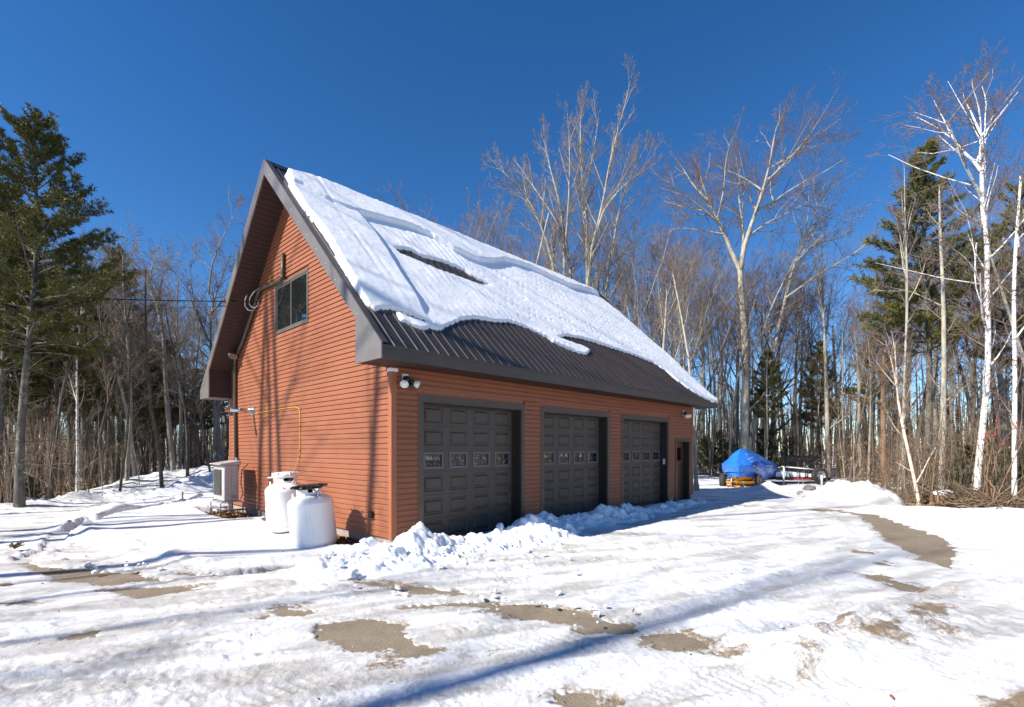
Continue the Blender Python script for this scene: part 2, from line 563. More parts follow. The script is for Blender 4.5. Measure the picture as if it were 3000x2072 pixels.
TRACKS = [  # (pixel polyline, half width, depth)
    ([(250, 1772), (560, 1752), (900, 1706), (1250, 1655), (1620, 1606), (2050, 1566), (2330, 1526), (2480, 1496)], 0.15, 0.030),
    ([(200, 1815), (520, 1786), (840, 1752), (1150, 1700), (1500, 1652), (1900, 1606), (2260, 1560)], 0.14, 0.035),
    ([(900, 1985), (1200, 1905), (1500, 1878), (1800, 1836), (2080, 1772), (2330, 1690), (2480, 1620), (2520, 1560), (2470, 1514)], 0.16, 0.026),
    ([(620, 2060), (1000, 1965), (1400, 1925), (1750, 1890), (1990, 1872)], 0.15, 0.03),
    ([(60, 1985), (420, 1920), (760, 1890), (1120, 1842), (1500, 1800), (1700, 1770)], 0.15, 0.03),
    ([(-100, 1586), (150, 1566), (330, 1520), (480, 1495), (600, 1470)], 0.16, 0.06),
    ([(-100, 1544), (200, 1520), (400, 1492), (520, 1474)], 0.16, 0.05),
    ([(-150, 1660), (60, 1640), (150, 1606), (170, 1570), (260, 1530)], 0.16, 0.06),
    ([(1750, 2080), (2000, 2000), (2250, 1985), (2500, 1990), (2650, 2020)], 0.15, 0.03),
    ([(1500, 1700), (1800, 1690), (2100, 1640), (2300, 1590), (2400, 1545)], 0.13, 0.022),
    ([(2120, 1480), (2250, 1486), (2380, 1494), (2500, 1503)], 0.16, 0.05),
    ([(2060, 1462), (2200, 1471), (2350, 1484), (2480, 1498)], 0.14, 0.04),
]
# bare gravel showing through: bands (pixel polyline, half widths in metres) and spots (pixel centre, half sizes)
BANDS = [
    ([(60, 1652), (150, 1672), (250, 1690), (360, 1700), (480, 1704)], [0.05, 0.12, 0.26, 0.26, 0.08]),
    ([(200, 1672), (300, 1688)], [0.10, 0.22]),
    ([(340, 1728), (450, 1738), (590, 1726)], [0.05, 0.22, 0.04]),
    ([(505, 1682), (580, 1690), (680, 1688), (790, 1676)], [0.03, 0.07, 0.10, 0.06]),
    ([(1060, 1708), (1130, 1716), (1230, 1732), (1360, 1742)], [0.03, 0.09, 0.17, 0.07]),
    ([(1190, 1782), (1330, 1772), (1460, 1775), (1600, 1798), (1740, 1826), (1860, 1852)], [0.05, 0.10, 0.15, 0.19, 0.20, 0.06]),
    ([(2380, 1494), (2470, 1500), (2540, 1510), (2610, 1540), (2670, 1572), (2710, 1608), (2745, 1645), (2790, 1672)], [0.10, 0.14, 0.20, 0.34, 0.42, 0.34, 0.20, 0.05]),
    ([(950, 1826), (1030, 1850), (1120, 1880), (1250, 1905)], [0.05, 0.30, 0.26, 0.08]),
    ([(2180, 1482), (2300, 1490), (2420, 1499)], [0.05, 0.10, 0.08]),
    ([(1010, 1700), (1090, 1694)], [0.02, 0.05]),
    ([(1900, 1872), (1990, 1886), (2080, 1902)], [0.10, 0.19, 0.08]),
]
SPOTS = [
    (845, 1793, 92, 17), (240, 1862, 72, 24), (60, 1768, 46, 8), (2600, 1704, 40, 30), (2530, 1620, 30, 7), (1672, 2056, 66, 26),
    (1420, 1930, 44, 8), (10, 1714, 30, 6), (130, 1800, 60, 7), (2590, 1655, 22, 5), (1190, 1955, 50, 7),
]

def build_snow():
    na, nr = 700, 720
    ang = np.linspace(R(-72), R(72), na)
    rad = np.exp(np.linspace(math.log(0.9), math.log(38.0), nr))
    A, D = np.meshgrid(ang, rad)
    X, Y = np.sin(A) * D, np.cos(A) * D
    sh = X.shape
    X, Y = X.ravel(), Y.ravel()
    U, V = to_local(X, Y)
    n_big = fbm(X * 0.35, Y * 0.35, 3, 1)
    n_mid = fbm(X * 1.3, Y * 1.3, 4, 2)
    n_fine = fbm(X * 7, Y * 7, 4, 3)
    n_mic = fbm(X * 24, Y * 24, 3, 4)
    crumb = 0.5 - np.abs(fbm(X * 4.5 + 3, Y * 4.5, 3, 71)) * 2.2 + 0.6 * (0.4 - np.abs(fbm(X * 15, Y * 15, 3, 73)) * 2.2)
    lump_d, lump_v = cells(X * 5.5, Y * 5.5, 2)
    lump = np.clip(0.55 - lump_d, 0, 1) * (0.5 + 0.5 * lump_v)

    lawn = smooth01(poly_sd(X, Y, LAWN) / 0.55 + 0.35 + 0.35 * n_mid)
    fieldr = smooth01(poly_sd(X, Y, FIELD_R) / 0.7 + 0.4 + 0.3 * n_mid)
    bankr = smooth01(poly_sd(X, Y, BANK_R) / 0.45 + 0.4 + 0.5 * n_mid)
    soft = np.maximum(lawn, fieldr)
    rough = np.clip(1 - soft, 0, 1)

    h = 0.030 + 0.007 * n_mid + 0.012 * n_big
    # packed, tyre-churned drive: streaks along the way people drive, crusty lumps
    a = R(24)
    xs, ys = X * math.cos(a) + Y * math.sin(a), -X * math.sin(a) + Y * math.cos(a)
    streak = fbm(xs * 0.9, ys * 5.0, 4, 8)
    h += rough * (0.012 * streak + 0.006 * n_fine + 0.008 * n_mic + 0.010 * crumb * (0.5 + np.clip(1.5 * n_mid + 0.5, 0, 1.2)))
    rub = smooth01((fbm(X * 0.8, Y * 0.8, 3, 12) - 0.12) * 3.0)
    h += rough * rub * (0.045 * lump + 0.012 * n_fine)
    packed = rough * np.clip(0.50 - 1.3 * streak + 0.25 * n_mid - 0.5 * rub, 0, 1) * 0.85
    dirt = rough * (0.27 + 0.40 * np.clip(streak, -0.3, 0.6) + 0.12 * n_big) * 0.75

    # deep snow: soft drifts
    waves = 0.07 * np.sin(0.9 * V + 1.2 * n_big * 3) + 0.10 * n_big + 0.03 * n_mid
    h += lawn * (0.17 + 0.6 * waves)
    ridge_d, ridge_s, _ = seg_dist(X, Y, gpts([(180, 1530), (250, 1560), (340, 1588), (480, 1626), (640, 1652), (760, 1654)], 0.12))
    h += 0.10 * np.exp(-(ridge_d / 0.22) ** 2) * (1 + 0.8 * n_mid + 0.5 * n_fine)
    rd2, _, _ = seg_dist(X, Y, gpts([(90, 1618), (130, 1632), (200, 1648), (350, 1668), (520, 1672), (700, 1666)], 0.12))
    h += 0.06 * np.exp(-(rd2 / 0.30) ** 2) * (1 + 1.2 * n_fine + 2.2 * lump)
    h += fieldr * (0.10 + 0.16 * n_big + 0.05 * n_mid)
    h += bankr * (0.13 + 0.045 * n_mid + 0.022 * n_fine + 0.03 * lump + 0.06 * n_big)
    b2, _, _ = seg_dist(X, Y, gpts([(2180, 1905), (2300, 1862), (2390, 1846), (2460, 1850)], 0.1))
    h += 0.035 * np.exp(-(b2 / 0.30) ** 2) * (1 + 0.9 * n_mid + 0.8 * n_fine + 1.0 * lump)
    b3, _, _ = seg_dist(X, Y, gpts([(1960, 1830), (2060, 1842), (2140, 1850)], 0.1))
    h += 0.05 * np.exp(-(b3 / 0.2) ** 2) * (1 + 1.0 * n_mid + 1.0 * n_fine + 1.2 * lump)
    # ploughed ridge in front of the doors, beyond the near ruts
    b4, _, _ = seg_dist(X, Y, gpts([(1000, 1690), (1150, 1700), (1350, 1722), (1600, 1770), (1780, 1800)], 0.08))
    h += 0.035 * np.exp(-(b4 / 0.35) ** 2) * (0.8 + 1.0 * n_mid + 1.2 * n_fine + 1.6 * lump)
    # bank along the trees and the humps beyond
    wb, _, _ = seg_dist(X, Y, gpts([(-500, 1500), (-100, 1482), (120, 1468), (300, 1452), (430, 1448), (560, 1436)], 0.2))
    h += 0.22 * np.exp(-(wb / 0.8) ** 2) * (1 + 0.6 * n_mid + 0.8 * n_big + 1.2 * lump)
    for px, py, rr, hh in ((470, 1428, 1.5, 0.42), (640, 1424, 1.7, 0.62), (380, 1432, 1.2, 0.2), (560, 1416, 1.5, 0.34), (250, 1444, 1.3, 0.14), (335, 1494, 0.40, 0.13), (700, 1412, 2.0, 0.5), (590, 1452, 1.0, 0.12)):
        cx, cy = G(px, py, 0.2)
        h += 1.25 * hh * np.exp(-((X - cx) ** 2 + (Y - cy) ** 2) / (rr * rr)) * (1 + 0.35 * n_mid)
    # the big dirty pile at the end of the drive, and the low heap before the boat
    for px, py, rx, ry, hh in ((2505, 1462, 1.4, 1.0, 0.55), (2590, 1472, 1.3, 0.9, 0.28), (2435, 1455, 0.8, 0.8, 0.30)):
        cx, cy = G(px, py, 0.0)
        h += hh * np.exp(-(((X - cx) / rx) ** 2 + ((Y - cy) / ry) ** 2) ** 1.5) * (1 + 0.3 * n_mid + 0.25 * n_fine + 0.25 * lump)
    cx, cy = G(2253, 1434, -0.25)
    h += 0.55 * np.exp(-np.hypot(X - cx, (Y - cy)) / 0.75)
    cx, cy = G(2490, 1462, 0.3)
    dirt += 0.62 * np.exp(-(((X - cx) / 1.1) ** 2 + ((Y - cy) / 0.8) ** 2)) * (0.75 + 1.0 * n_mid)
    dirt += bankr * (0.27 + 0.60 * n_mid) * smooth01((fbm(X * 1.7, Y * 1.7, 3, 21) + 0.15) * 2)
    dirt += 0.20 * np.exp(-(b2 / 0.22) ** 2) * (0.5 + n_mid) + 0.35 * np.exp(-(b3 / 0.2) ** 2) * (0.6 + n_mid)
    dirt += 0.30 * np.exp(-(b4 / 0.3) ** 2) * (0.3 + 1.6 * n_mid)

    # tyre tracks
    for pix, w, dep in TRACKS:
        pts = gpts(pix)
        d, s, side = seg_dist(X, Y, pts)
        sel = d < 1.2
        dd, ss = d[sel], s[sel]
        dd2 = np.abs(dd + 0.05 * fbm(ss * 1.5, ss * 0 + 3, 2, 30))
        k = np.zeros(dd.shape)
        k -= dep * np.exp(-(dd2 / w) ** 6)
        k += 0.6 * dep * np.exp(-((dd2 - w * 1.3) / (0.4 * w)) ** 2) * (0.7 + 1.2 * n_fine[sel])
        near = np.clip((11 - Y[sel]) / 4, 0, 1)
        k += near * 0.013 * np.sin(2 * math.pi * (ss / 0.105 + side[sel] * dd2 * 4.0)) * np.exp(-(dd2 / (0.85 * w)) ** 8) * (0.6 + 0.8 * n_mid[sel])
        mk = 0.75 * np.exp(-(dd2 / w) ** 6)
        h[sel] = h[sel] * (1 - mk) + 0.042 * mk + k
        packed[sel] = np.maximum(packed[sel], 0.75 * np.exp(-(dd2 / w) ** 4) * (0.65 + 0.5 * n_mid[sel]))
        dirt[sel] += 0.10 * np.exp(-(dd2 / w) ** 4)

    for tu, tv, tr, ta in ((-1.15, 1.1, 1.05, 0.85), (-1.1, 2.9, 0.8, 0.6)):   # trodden hollow round the tanks
        h = h * (1 - ta * np.exp(-((U - tu) ** 2 + (V - tv) ** 2) / (tr * tr)))
    h = np.maximum(h, 0.011 + 0.005 * n_fine + 0.003 * n_mic)
    # bare gravel
    bare = np.full(X.shape, -9.0)
    wob = 0.06 * n_mid + 0.10 * n_fine + 0.09 * n_mic + 0.12 * streak
    for pix, ws in BANDS:
        pts = gpts(pix, 0.0)
        L = [0.0]
        for (ax, ay), (bx, by) in zip(pts[:-1], pts[1:]):
            L.append(L[-1] + math.hypot(bx - ax, by - ay))
        d, s, _ = seg_dist(X, Y, pts)
        bare = np.maximum(bare, 1.3 * np.interp(s, L, ws) + 0.02 - d)
    for px, py, hx, hy in SPOTS:
        cx, cy = G(px, py, 0.0)
        rx = hx * cy / FPX
        ry = hy * cy * cy / (FPX * CAM_H)
        bare = np.maximum(bare, (1 - np.hypot((X - cx) / rx, (Y - cy) / ry)) * min(rx, ry))
    bare = bare + wob
    # strip of leaves and earth along the gable foundation, and under the eaves at its foot
    strip = np.minimum(np.minimum(0.62 + 0.15 * n_mid + U, 0.25 - U), np.minimum(V - 0.35, 5.2 - V))
    hpatch = np.minimum(np.minimum(U + 1.05, 0.3 - U), np.minimum(V - 5.3, 8.3 - V)) + 0.1 * n_mid
    strip = np.maximum(strip, hpatch)
    st = smooth01((strip + 0.10 * n_fine) / 0.16)
    packed = np.maximum(packed, 0.9 * np.exp(-np.clip(-bare, 0, 9) / 0.10) * (0.6 + 0.6 * n_fine))
    thinw = smooth01(-bare / 0.50)
    h = 0.012 + (h - 0.012) * (0.25 + 0.75 * thinw)
    p = smooth01(bare / 0.13)
    h = h * (1 - p) - 0.035 * p
    h = h * (1 - st) - 0.05 * st
    dirt += 0.30 * np.exp(-np.clip(-bare, 0, 9) / 0.07) * np.clip(1.2 - (h - 0.05) / 0.05, 0, 1)
    # beneath the garage the snow stops
    inside = np.minimum(np.minimum(U - 0.12, 12.5 - U), np.minimum(V - 0.2, 8.5 - V))
    h = np.where(inside > 0, -0.25, h)
    # thins out into the woods
    edge = poly_sd(X, Y, YARD) + 0.7 * n_mid + 0.5 * n_big
    e = smooth01(-edge / 0.9)
    h = h * (1 - e) + e * (-0.10 + 0.14 * n_big + 0.08 * n_mid)
    # front drive is swept up close to the doors
    Z = h + terrain(X, Y)
    idx = np.arange(na * nr).reshape(nr, na)
    q = np.stack([idx[:-1, :-1], idx[1:, :-1], idx[1:, 1:], idx[:-1, 1:]], -1).reshape(-1, 4)
    q = q[:, ::-1]
    keep = (h[q].max(1) > -0.075)
    q = q[keep]
    used = np.unique(q)
    rm = np.full(len(X), -1); rm[used] = np.arange(len(used))
    me = np_mesh('snow_cover', np.stack([X, Y, Z], -1)[used], rm[q], smooth=True)
    for nm, arr in (('packed', packed), ('dirt', dirt)):
        at = me.attributes.new(nm, 'FLOAT', 'POINT')
        at.data.foreach_set('value', np.clip(arr[used], 0, 1).astype(np.float32))
    o = link('snow_cover', me, M['ground_snow'])
    tag(o, 'packed and drifted white snow lying over the drive and yard', 'snow', kind='stuff')
    return o
build_snow()

# ---- fallen and shovelled snow heaped along the garage doors
CREST = [(905, 1632), (1000, 1600), (1040, 1592), (1065, 1572), (1100, 1580), (1151, 1583), (1190, 1570), (1216, 1565), (1245, 1563), (1277, 1569), (1303, 1582), (1345, 1572), (1381, 1550), (1410, 1560), (1454, 1549),
         (1510, 1531), (1541, 1508), (1597, 1503), (1640, 1524), (1690, 1512), (1720, 1500), (1770, 1487), (1800, 1482), (1827, 1474), (1855, 1490), (1879, 1490), (1935, 1474), (2009, 1468), (2030, 1470), (2060, 1470)]
def build_bank():
    du = 0.022
    us = np.arange(-2.6, 13.2, du); vs = np.arange(-2.3, 0.12, du)
    Um, Vm = np.meshgrid(us, vs)
    sh = Um.shape
    U, V = Um.ravel(), Vm.ravel()
    cu, cz = zip(*[wall_u(px, py, -0.62) for px, py in CREST])
    H = np.interp(U, cu, cz)
    H = 0.30 * H + 0.35 * np.interp(U + 0.15, cu, cz) + 0.35 * np.interp(U - 0.15, cu, cz)
    n1 = fbm(U * 1.5, V * 1.5, 4, 41); n2 = fbm(U * 6, V * 6, 4, 43); n3 = fbm(U * 22, V * 22, 3, 45)
    d1, v1 = cells(U * 3.2 + 0.3 * n2, V * 3.2 + 0.3 * n1, 5)
    d2, v2 = cells(U * 8.0 + 0.5 * n2, V * 8.0, 6)
    lump1 = np.clip(0.7 - d1, 0, 1) * (0.55 + 0.45 * v1)
    lump2 = np.clip(0.65 - d2, 0, 1) * (0.55 + 0.45 * v2)
    vc = -0.62 + 0.12 * n1
    foot = np.interp(U, [-2.6, -1.5, 0, 2.5, 4.0, 6, 9, 13], [0.8, 1.05, 1.30, 1.30, 1.1, 1.1, 0.95, 0.8])
    back = 0.62
    t = np.where(V < vc, (vc - V) / foot, (V - vc) / back)
    prof = np.clip(1 - t, 0, 1) ** 0.85
    ends = smooth01((U + 2.5) / 0.9) * smooth01((13.0 - U) / 0.8)
    near_tank = smooth01((U + 1.4) / 0.8)
    z = -0.06 + prof * (0.06 + 1.08 * np.maximum(H, 0.08)) * (0.86 + 0.5 * n1) * ends
    k = smooth01(prof * 2.2) * ends
    z += k * (0.17 * lump1 + 0.05 * lump2 + 0.05 * n2 + 0.02 * n3 - 0.05)
    # rubble thrown out in front of the first door
    out = np.exp(-(((U - 1.6) / 1.9) ** 2 + ((V + 1.5) / 0.45) ** 2))
    z += out * (0.10 * lump1 + 0.14 * lump2 + 0.04 * n2)
    W_ = X_ = None
    P = np.stack([GX + U * SY - V * CY, GY + U * CY + V * SY, z], -1)
    ny, nx = sh
    idx = np.arange(nx * ny).reshape(ny, nx)
    q = np.stack([idx[:-1, :-1], idx[:-1, 1:], idx[1:, 1:], idx[1:, :-1]], -1).reshape(-1, 4)
    q = q[z[q].max(1) > -0.03]
    q = q[V[q].max(1) < 0.10]
    used = np.unique(q); rm = np.full(len(z), -1); rm[used] = np.arange(len(used))
    tag(link('snow_bank', np_mesh('snow_bank', P[used], rm[q], smooth=True), M['snow']),
        'lumpy heap of fallen snow along the garage doors', 'snow bank', kind='stuff')
    return cu, cz
_cu, _cz = build_bank()

def ico(level=2):
    import bmesh
    bm = bmesh.new()
    bmesh.ops.create_icosphere(bm, subdivisions=level, radius=1.0)
    v = np.array([p.co[:] for p in bm.verts]); f = np.array([[q.index for q in t.verts] for t in bm.faces])
    bm.free()
    return v, f
ICO_V, ICO_F = ico(2)

def lump_mesh(seed, jag=0.28, flat=0.75):
    r = np.random.default_rng(seed)
    v = ICO_V.copy()
    for _ in range(9):                      # cut the ball with planes for a broken, chunky look
        n = r.normal(size=3); n /= np.linalg.norm(n)
        c = 0.30 + 0.45 * r.random()
        d = v @ n
        v = v - np.outer(np.clip(d - c, 0, None), n)
    v *= 1.5
    v += 0.12 * jag * r.normal(size=v.shape)
    v[:, 2] *= flat
    return v

def build_rubble():
    r = np.random.default_rng(11)
    vs, fs = [], []; b = 0
    protos = [lump_mesh(i) for i in range(10)]
    def put(x, y, z, s):
        nonlocal b
        v = protos[r.integers(10)].copy()
        a = r.random() * 6.28
        c, s_ = math.cos(a), math.sin(a)
        v = v @ np.array([[c, s_, 0], [-s_, c, 0], [0, 0, 1]]) * s * (0.8 + 0.5 * r.random(3))
        vs.append(v + [x, y, z]); fs.append(ICO_F + b); b += len(v)
    for _ in range(170):
        u = -1.6 + 13.4 * r.random() ** 1.5
        v = -0.45 - abs(r.normal()) * (0.6 if u < 3.5 else 0.42)
        if v < -2.3: continue
        H = np.interp(u, _cu, _cz)
        t = min(1, abs(v + 0.62) / 1.0)
        zz = max(0.03, H * (1 - t) * 0.8)
        x, y, _ = to_world(u, v)
        put(x, y, zz, 0.02 + 0.10 * r.random() ** 3)
    for _ in range(170):                    # loose crumbs of the ploughed edges
        k = r.integers(4)
        a, c = [((1000, 1668), (1750, 1640)), ((1050, 1700), (1800, 1806)), ((2180, 1900), (2460, 1850)), ((150, 1640), (700, 1668))][k]
        t = r.random()
        x, y = G(a[0] + (c[0] - a[0]) * t, a[1] + (c[1] - a[1]) * t + r.normal() * (30 if k != 3 else 12), 0.05)
        put(x, y, 0.05 + 0.02 * r.random(), 0.008 + 0.035 * r.random() ** 3)
    me = np_mesh('snow_chunks', np.concatenate(vs), None, np.concatenate(fs), smooth=True)
    try: me.set_sharp_from_angle(angle=R(40))
    except Exception: pass
    tag(link('snow_chunks', me, M['snow']), 'broken chunks of snow scattered over the heap and drive', 'snow chunks', kind='stuff')
build_rubble()
# ================================================================== the garage
GW, GL = 8.625, 12.608                       # gable width (V), long wall (U)
EO, RO = 0.6435, 0.5933                      # eave and rake overhang
ZR, ZEB, ZET = 8.461, 3.3075, 3.539          # ridge, eave fascia bottom and top
VK, ZK, ZRB = 0.170, 4.0997, 8.1576          # inner corner of the boxed eave, underside of the rake at the ridge
ZSB = 0.2105                                 # bottom of the siding
SLOPE = (ZR - ZET) / (GW / 2 + EO)
garage = empty('garage', (GX, GY, 0), math.pi / 2 - YAW)
tag(garage, 'rust red garage with dark metal roof, three dark overhead doors and a tall gable', 'garage')
def part(mb, name, mat, parent=garage, smooth=False):
    return mb.build(name, mat, parent, smooth)

def under(V):                                # underside of the rake soffit above the gable wall
    return ZRB - (ZRB - ZK) / (GW / 2 - VK) * abs(V - GW / 2)

# walls (backing) and foundation
mb = MB().prism([(0.012, ZSB), (GW - 0.012, ZSB), (GW - 0.012, under(GW) + 0.2), (GW / 2, ZRB + 0.1), (0.012, under(0) + 0.2)], 0.012, 0.14, 'x')
gable = part(mb, 'gable_wall', M['siding'])
DOORS = [(0.5625, 3.5274), (4.1102, 7.0955), (7.7159, 10.7252)]
CW, ZCT, ZCI = 0.1118, 2.8433, 2.7223
ENTRY = (11.1855, 12.3635); EZT = 2.179; ECW = 0.095
mb = MB()
openings = [(a + CW, b - CW, ZCI) for a, b in DOORS] + [(ENTRY[0] + ECW, ENTRY[1] - ECW, EZT - ECW)]
u = 0.145
for a, b, zt in openings:
    mb.box(u, a, 0.012, 0.16, ZSB, ZEB + 0.06)
    mb.box(a, b, 0.012, 0.16, zt, ZEB + 0.06)
    u = b
mb.box(u, GL - 0.012, 0.012, 0.16, ZSB, ZEB + 0.06)
front = part(mb, 'front_wall', M['siding'])
mb = MB().box(GL - 0.16, GL - 0.012, 0.165, GW - 0.145, ZSB, 3.6).box(0.145, GL - 0.165, GW - 0.14, GW - 0.012, ZSB, ZEB + 0.05)
mb.prism([(0.165, 3.6), (GW - 0.145, 3.6), (GW / 2, ZRB)], GL - 0.16, GL - 0.012, 'x')
part(mb, 'rear_walls', M['siding'])
blocks = [(0.03, 0.25, 0.03, GW - 0.03), (GL - 0.25, GL - 0.03, 0.251, GW - 0.03)]
u = 0.251
for a, b, zt in openings:
    blocks.append((u, a, 0.03, 0.25)); u = b
blocks.append((u, GL - 0.03, 0.03, 0.25))
for x0, x1, y0, y1 in blocks:
    part(MB().box(x0, x1, y0, y1, -0.4, ZSB - 0.003), 'foundation', M['concrete'])
part(MB().box(0.27, GL - 0.27, 0.23, GW - 0.3, -0.3, -0.005), 'floor_slab', M['concrete'])

# siding boards, each a part of its wall
EXPO = 0.1016
def lap(ends0, ends1, z0, z1, along):
    """lapped board: flat lower face, bevelled top; ends0/ends1 = where it starts and stops at its bottom and top"""
    prof = [(0.0, -0.022), (0.012, -0.023), (0.66, -0.016), (0.74, -0.010), (1.0, -0.0015)]
    rows = []
    for f, dep in prof:
        a = ends0[0] + (ends1[0] - ends0[0]) * f; b = ends0[1] + (ends1[1] - ends0[1]) * f
        rows.append((a, b, dep, z0 + (z1 - z0) * f))
    rows.append((ends1[0], ends1[1], 0.011, z1)); rows.append((ends0[0], ends0[1], 0.011, z0 + 0.004))
    m = MB(); n = len(rows)
    for a, b, dep, z in rows:
        m.v += [(dep, a, z), (dep, b, z)] if along == 'y' else [(a, dep, z), (b, dep, z)]
    for i in range(n):
        k = (i + 1) % n
        m.f.append((2 * i, 2 * k, 2 * k + 1, 2 * i + 1) if along == 'y' else (2 * i, 2 * i + 1, 2 * k + 1, 2 * k))
    m.f.append(tuple(2 * i for i in range(n))[::-1] if along == 'y' else tuple(2 * i for i in range(n)))
    m.f.append(tuple(2 * i + 1 for i in range(n)) if along == 'y' else tuple(2 * i + 1 for i in range(n))[::-1])
    return m
def board_u(p0, p1, q0, q1, z0, z1):         # gable board facing -x
    return lap((p0, p1), (q0, q1), z0, z1, 'y')
WV0, WV1, WZ0, WZ1 = 3.3396, 5.2179, 4.6923, 5.9125
k = 0
while True:
    z0 = ZSB + k * EXPO; z1 = z0 + EXPO
    if z1 > ZRB - 0.04: break
    def span(z):
        lo = VK + (z - ZK) / ((ZRB - ZK) / (GW / 2 - VK)) if z > ZK else 0.0
        return max(0.085, lo - 0.02), min(GW - 0.085, GW - lo + 0.02)
    a0, a1 = span(z0); b0, b1 = span(z1)
    pieces = [(a0, a1, b0, b1)]
    if z1 > WZ0 + 0.01 and z0 < WZ1 - 0.01:
        pieces = [(a0, WV0 - 0.004, b0, WV0 - 0.004), (WV1 + 0.004, a1, WV1 + 0.004, b1)]
    else:                                    # courses are made of two lengths with a lapped joint
        j = 2.2 + (k * 37 % 11) * 0.42
        if a0 + 0.5 < j < a1 - 0.5 and z0 < 4.5 and k % 3 == 0:
            pieces = [(a0, j, b0, j), (j + 0.002, a1, j + 0.002, b1)]
    for pc in pieces:
        if pc[1] - pc[0] > 0.05:
            part(board_u(pc[0], pc[1], pc[2], pc[3], z0, z1), 'siding_board', M['siding'], gable)
    k += 1
def board_v(u0, u1, z0, z1):
    return lap((u0, u1), (u0, u1), z0, z1, 'x')
cuts = [(a - 0.014, b + 0.014, ZCT + 0.012) for a, b in DOORS] + [(ENTRY[0] - 0.012, ENTRY[1] + 0.012, EZT + 0.01)]
for k in range(31):
    z0 = ZSB + k * EXPO; z1 = min(z0 + EXPO, ZEB + 0.02)
    u = 0.085
    for a, b, zt in cuts:
        if z0 < zt:
            part(board_v(u, a, z0, z1), 'siding_board', M['siding'], front); u = b
    part(board_v(u, GL - 0.085, z0, z1), 'siding_board', M['siding'], front)
for (cu, cv, su_, sv_) in ((0, 0, 1, 1), (0, GW, 1, -1), (GL, 0, -1, 1)):
    mb = MB()
    x0, x1 = sorted((cu - 0.024 * su_, cu + 0.084 * su_)); y0, y1 = sorted((cv - 0.024 * sv_, cv + 0.0 * sv_))
    mb.box(x0, x1, y0, y1, ZSB - 0.02, 3.31 if cv == 0 else 4.0)
    x0, x1 = sorted((cu - 0.0235 * su_, cu)); y0, y1 = sorted((cv + 0.001 * sv_, cv + 0.084 * sv_))
    mb.box(x0, x1, y0, y1, ZSB - 0.02, 3.31 if cv == 0 else 4.0)
    part(mb, 'corner_trim', M['trim_orange'])

# overhead doors
def panel_mesh(w, h):
    m = MB(); v = []; f = []
    rings = [(0, 0.0), (0.016, 0.017), (0.040, 0.017), (0.066, -0.006)]
    for ins, dep in rings:
        v += [(ins, dep, ins), (w - ins, dep, ins), (w - ins, dep, h - ins), (ins, dep, h - ins)]
    for r_ in range(len(rings) - 1):
        for i in range(4):
            j = (i + 1) % 4
            f.append((r_ * 4 + i, r_ * 4 + j, r_ * 4 + 4 + j, r_ * 4 + 4 + i))
    e = (len(rings) - 1) * 4
    f.append((e, e + 1, e + 2, e + 3))
    return m.add(v, f).mesh('door_panel')
PITCH, SEC, DREC = 0.6491, 0.4572, 0.22
PW, PH = 0.485, 0.318
pm = panel_mesh(PW, PH)
def section_mesh(w, window):
    """one door section with holes where panels or windows sit"""
    m = MB(); y0, y1 = 0.0, 0.045
    g = 0.005
    xs = [0.0]; x_off = (w - 4 * PITCH) / 2
    for c in range(4):
        a = x_off + c * PITCH + (PITCH - PW) / 2
        xs += [a, a + PW]
    xs.append(w)
    za, zb = (SEC - PH) / 2, (SEC + PH) / 2
    m.box(0, w, y0, y1, g, za); m.box(0, w, y0, y1, zb, SEC - g)
    for i in range(0, len(xs), 2):
        m.box(xs[i], xs[i + 1], y0, y1, za, zb)
    m.box(0, w, 0.012, y1, -g, g)                           # tongue behind the joint
    if not window:
        for i in range(1, len(xs) - 1, 2):
            m.box(xs[i], xs[i + 1], 0.024, y1, za, zb)
    return m.mesh('door_section')
fm = MB()
fw = 0.030
fm.box(0, PW, -0.014, 0.02, 0, fw); fm.box(0, PW, -0.014, 0.02, PH - fw, PH); fm.box(0, fw, -0.014, 0.02, fw, PH - fw); fm.box(PW - fw, PW, -0.014, 0.02, fw, PH - fw)
fm = fm.mesh('window_frame')
mm = MB()
mm.box(fw, fw + 0.024, 0.004, 0.02, fw, PH - fw); mm.box(PW - fw - 0.024, PW - fw, 0.004, 0.02, fw, PH - fw)
mm.box(fw + 0.024, PW - fw - 0.024, 0.004, 0.02, fw, fw + 0.02); mm.box(fw + 0.024, PW - fw - 0.024, 0.004, 0.02, PH - fw - 0.02, PH - fw)
mm.box(PW / 2 - 0.008, PW / 2 + 0.008, 0.004, 0.02, fw + 0.02, PH - fw - 0.02); mm.box(fw + 0.024, PW - fw - 0.024, 0.0045, 0.0195, PH / 2 - 0.008, PH / 2 + 0.008)
mm = mm.mesh('muntin_bars')
px0, px1, pz0, pz1 = fw + 0.024, PW / 2 - 0.008, fw + 0.02, PH / 2 - 0.008
panes = MB().box(0, px1 - px0, 0, 0.006, 0, pz1 - pz0).mesh('pane')
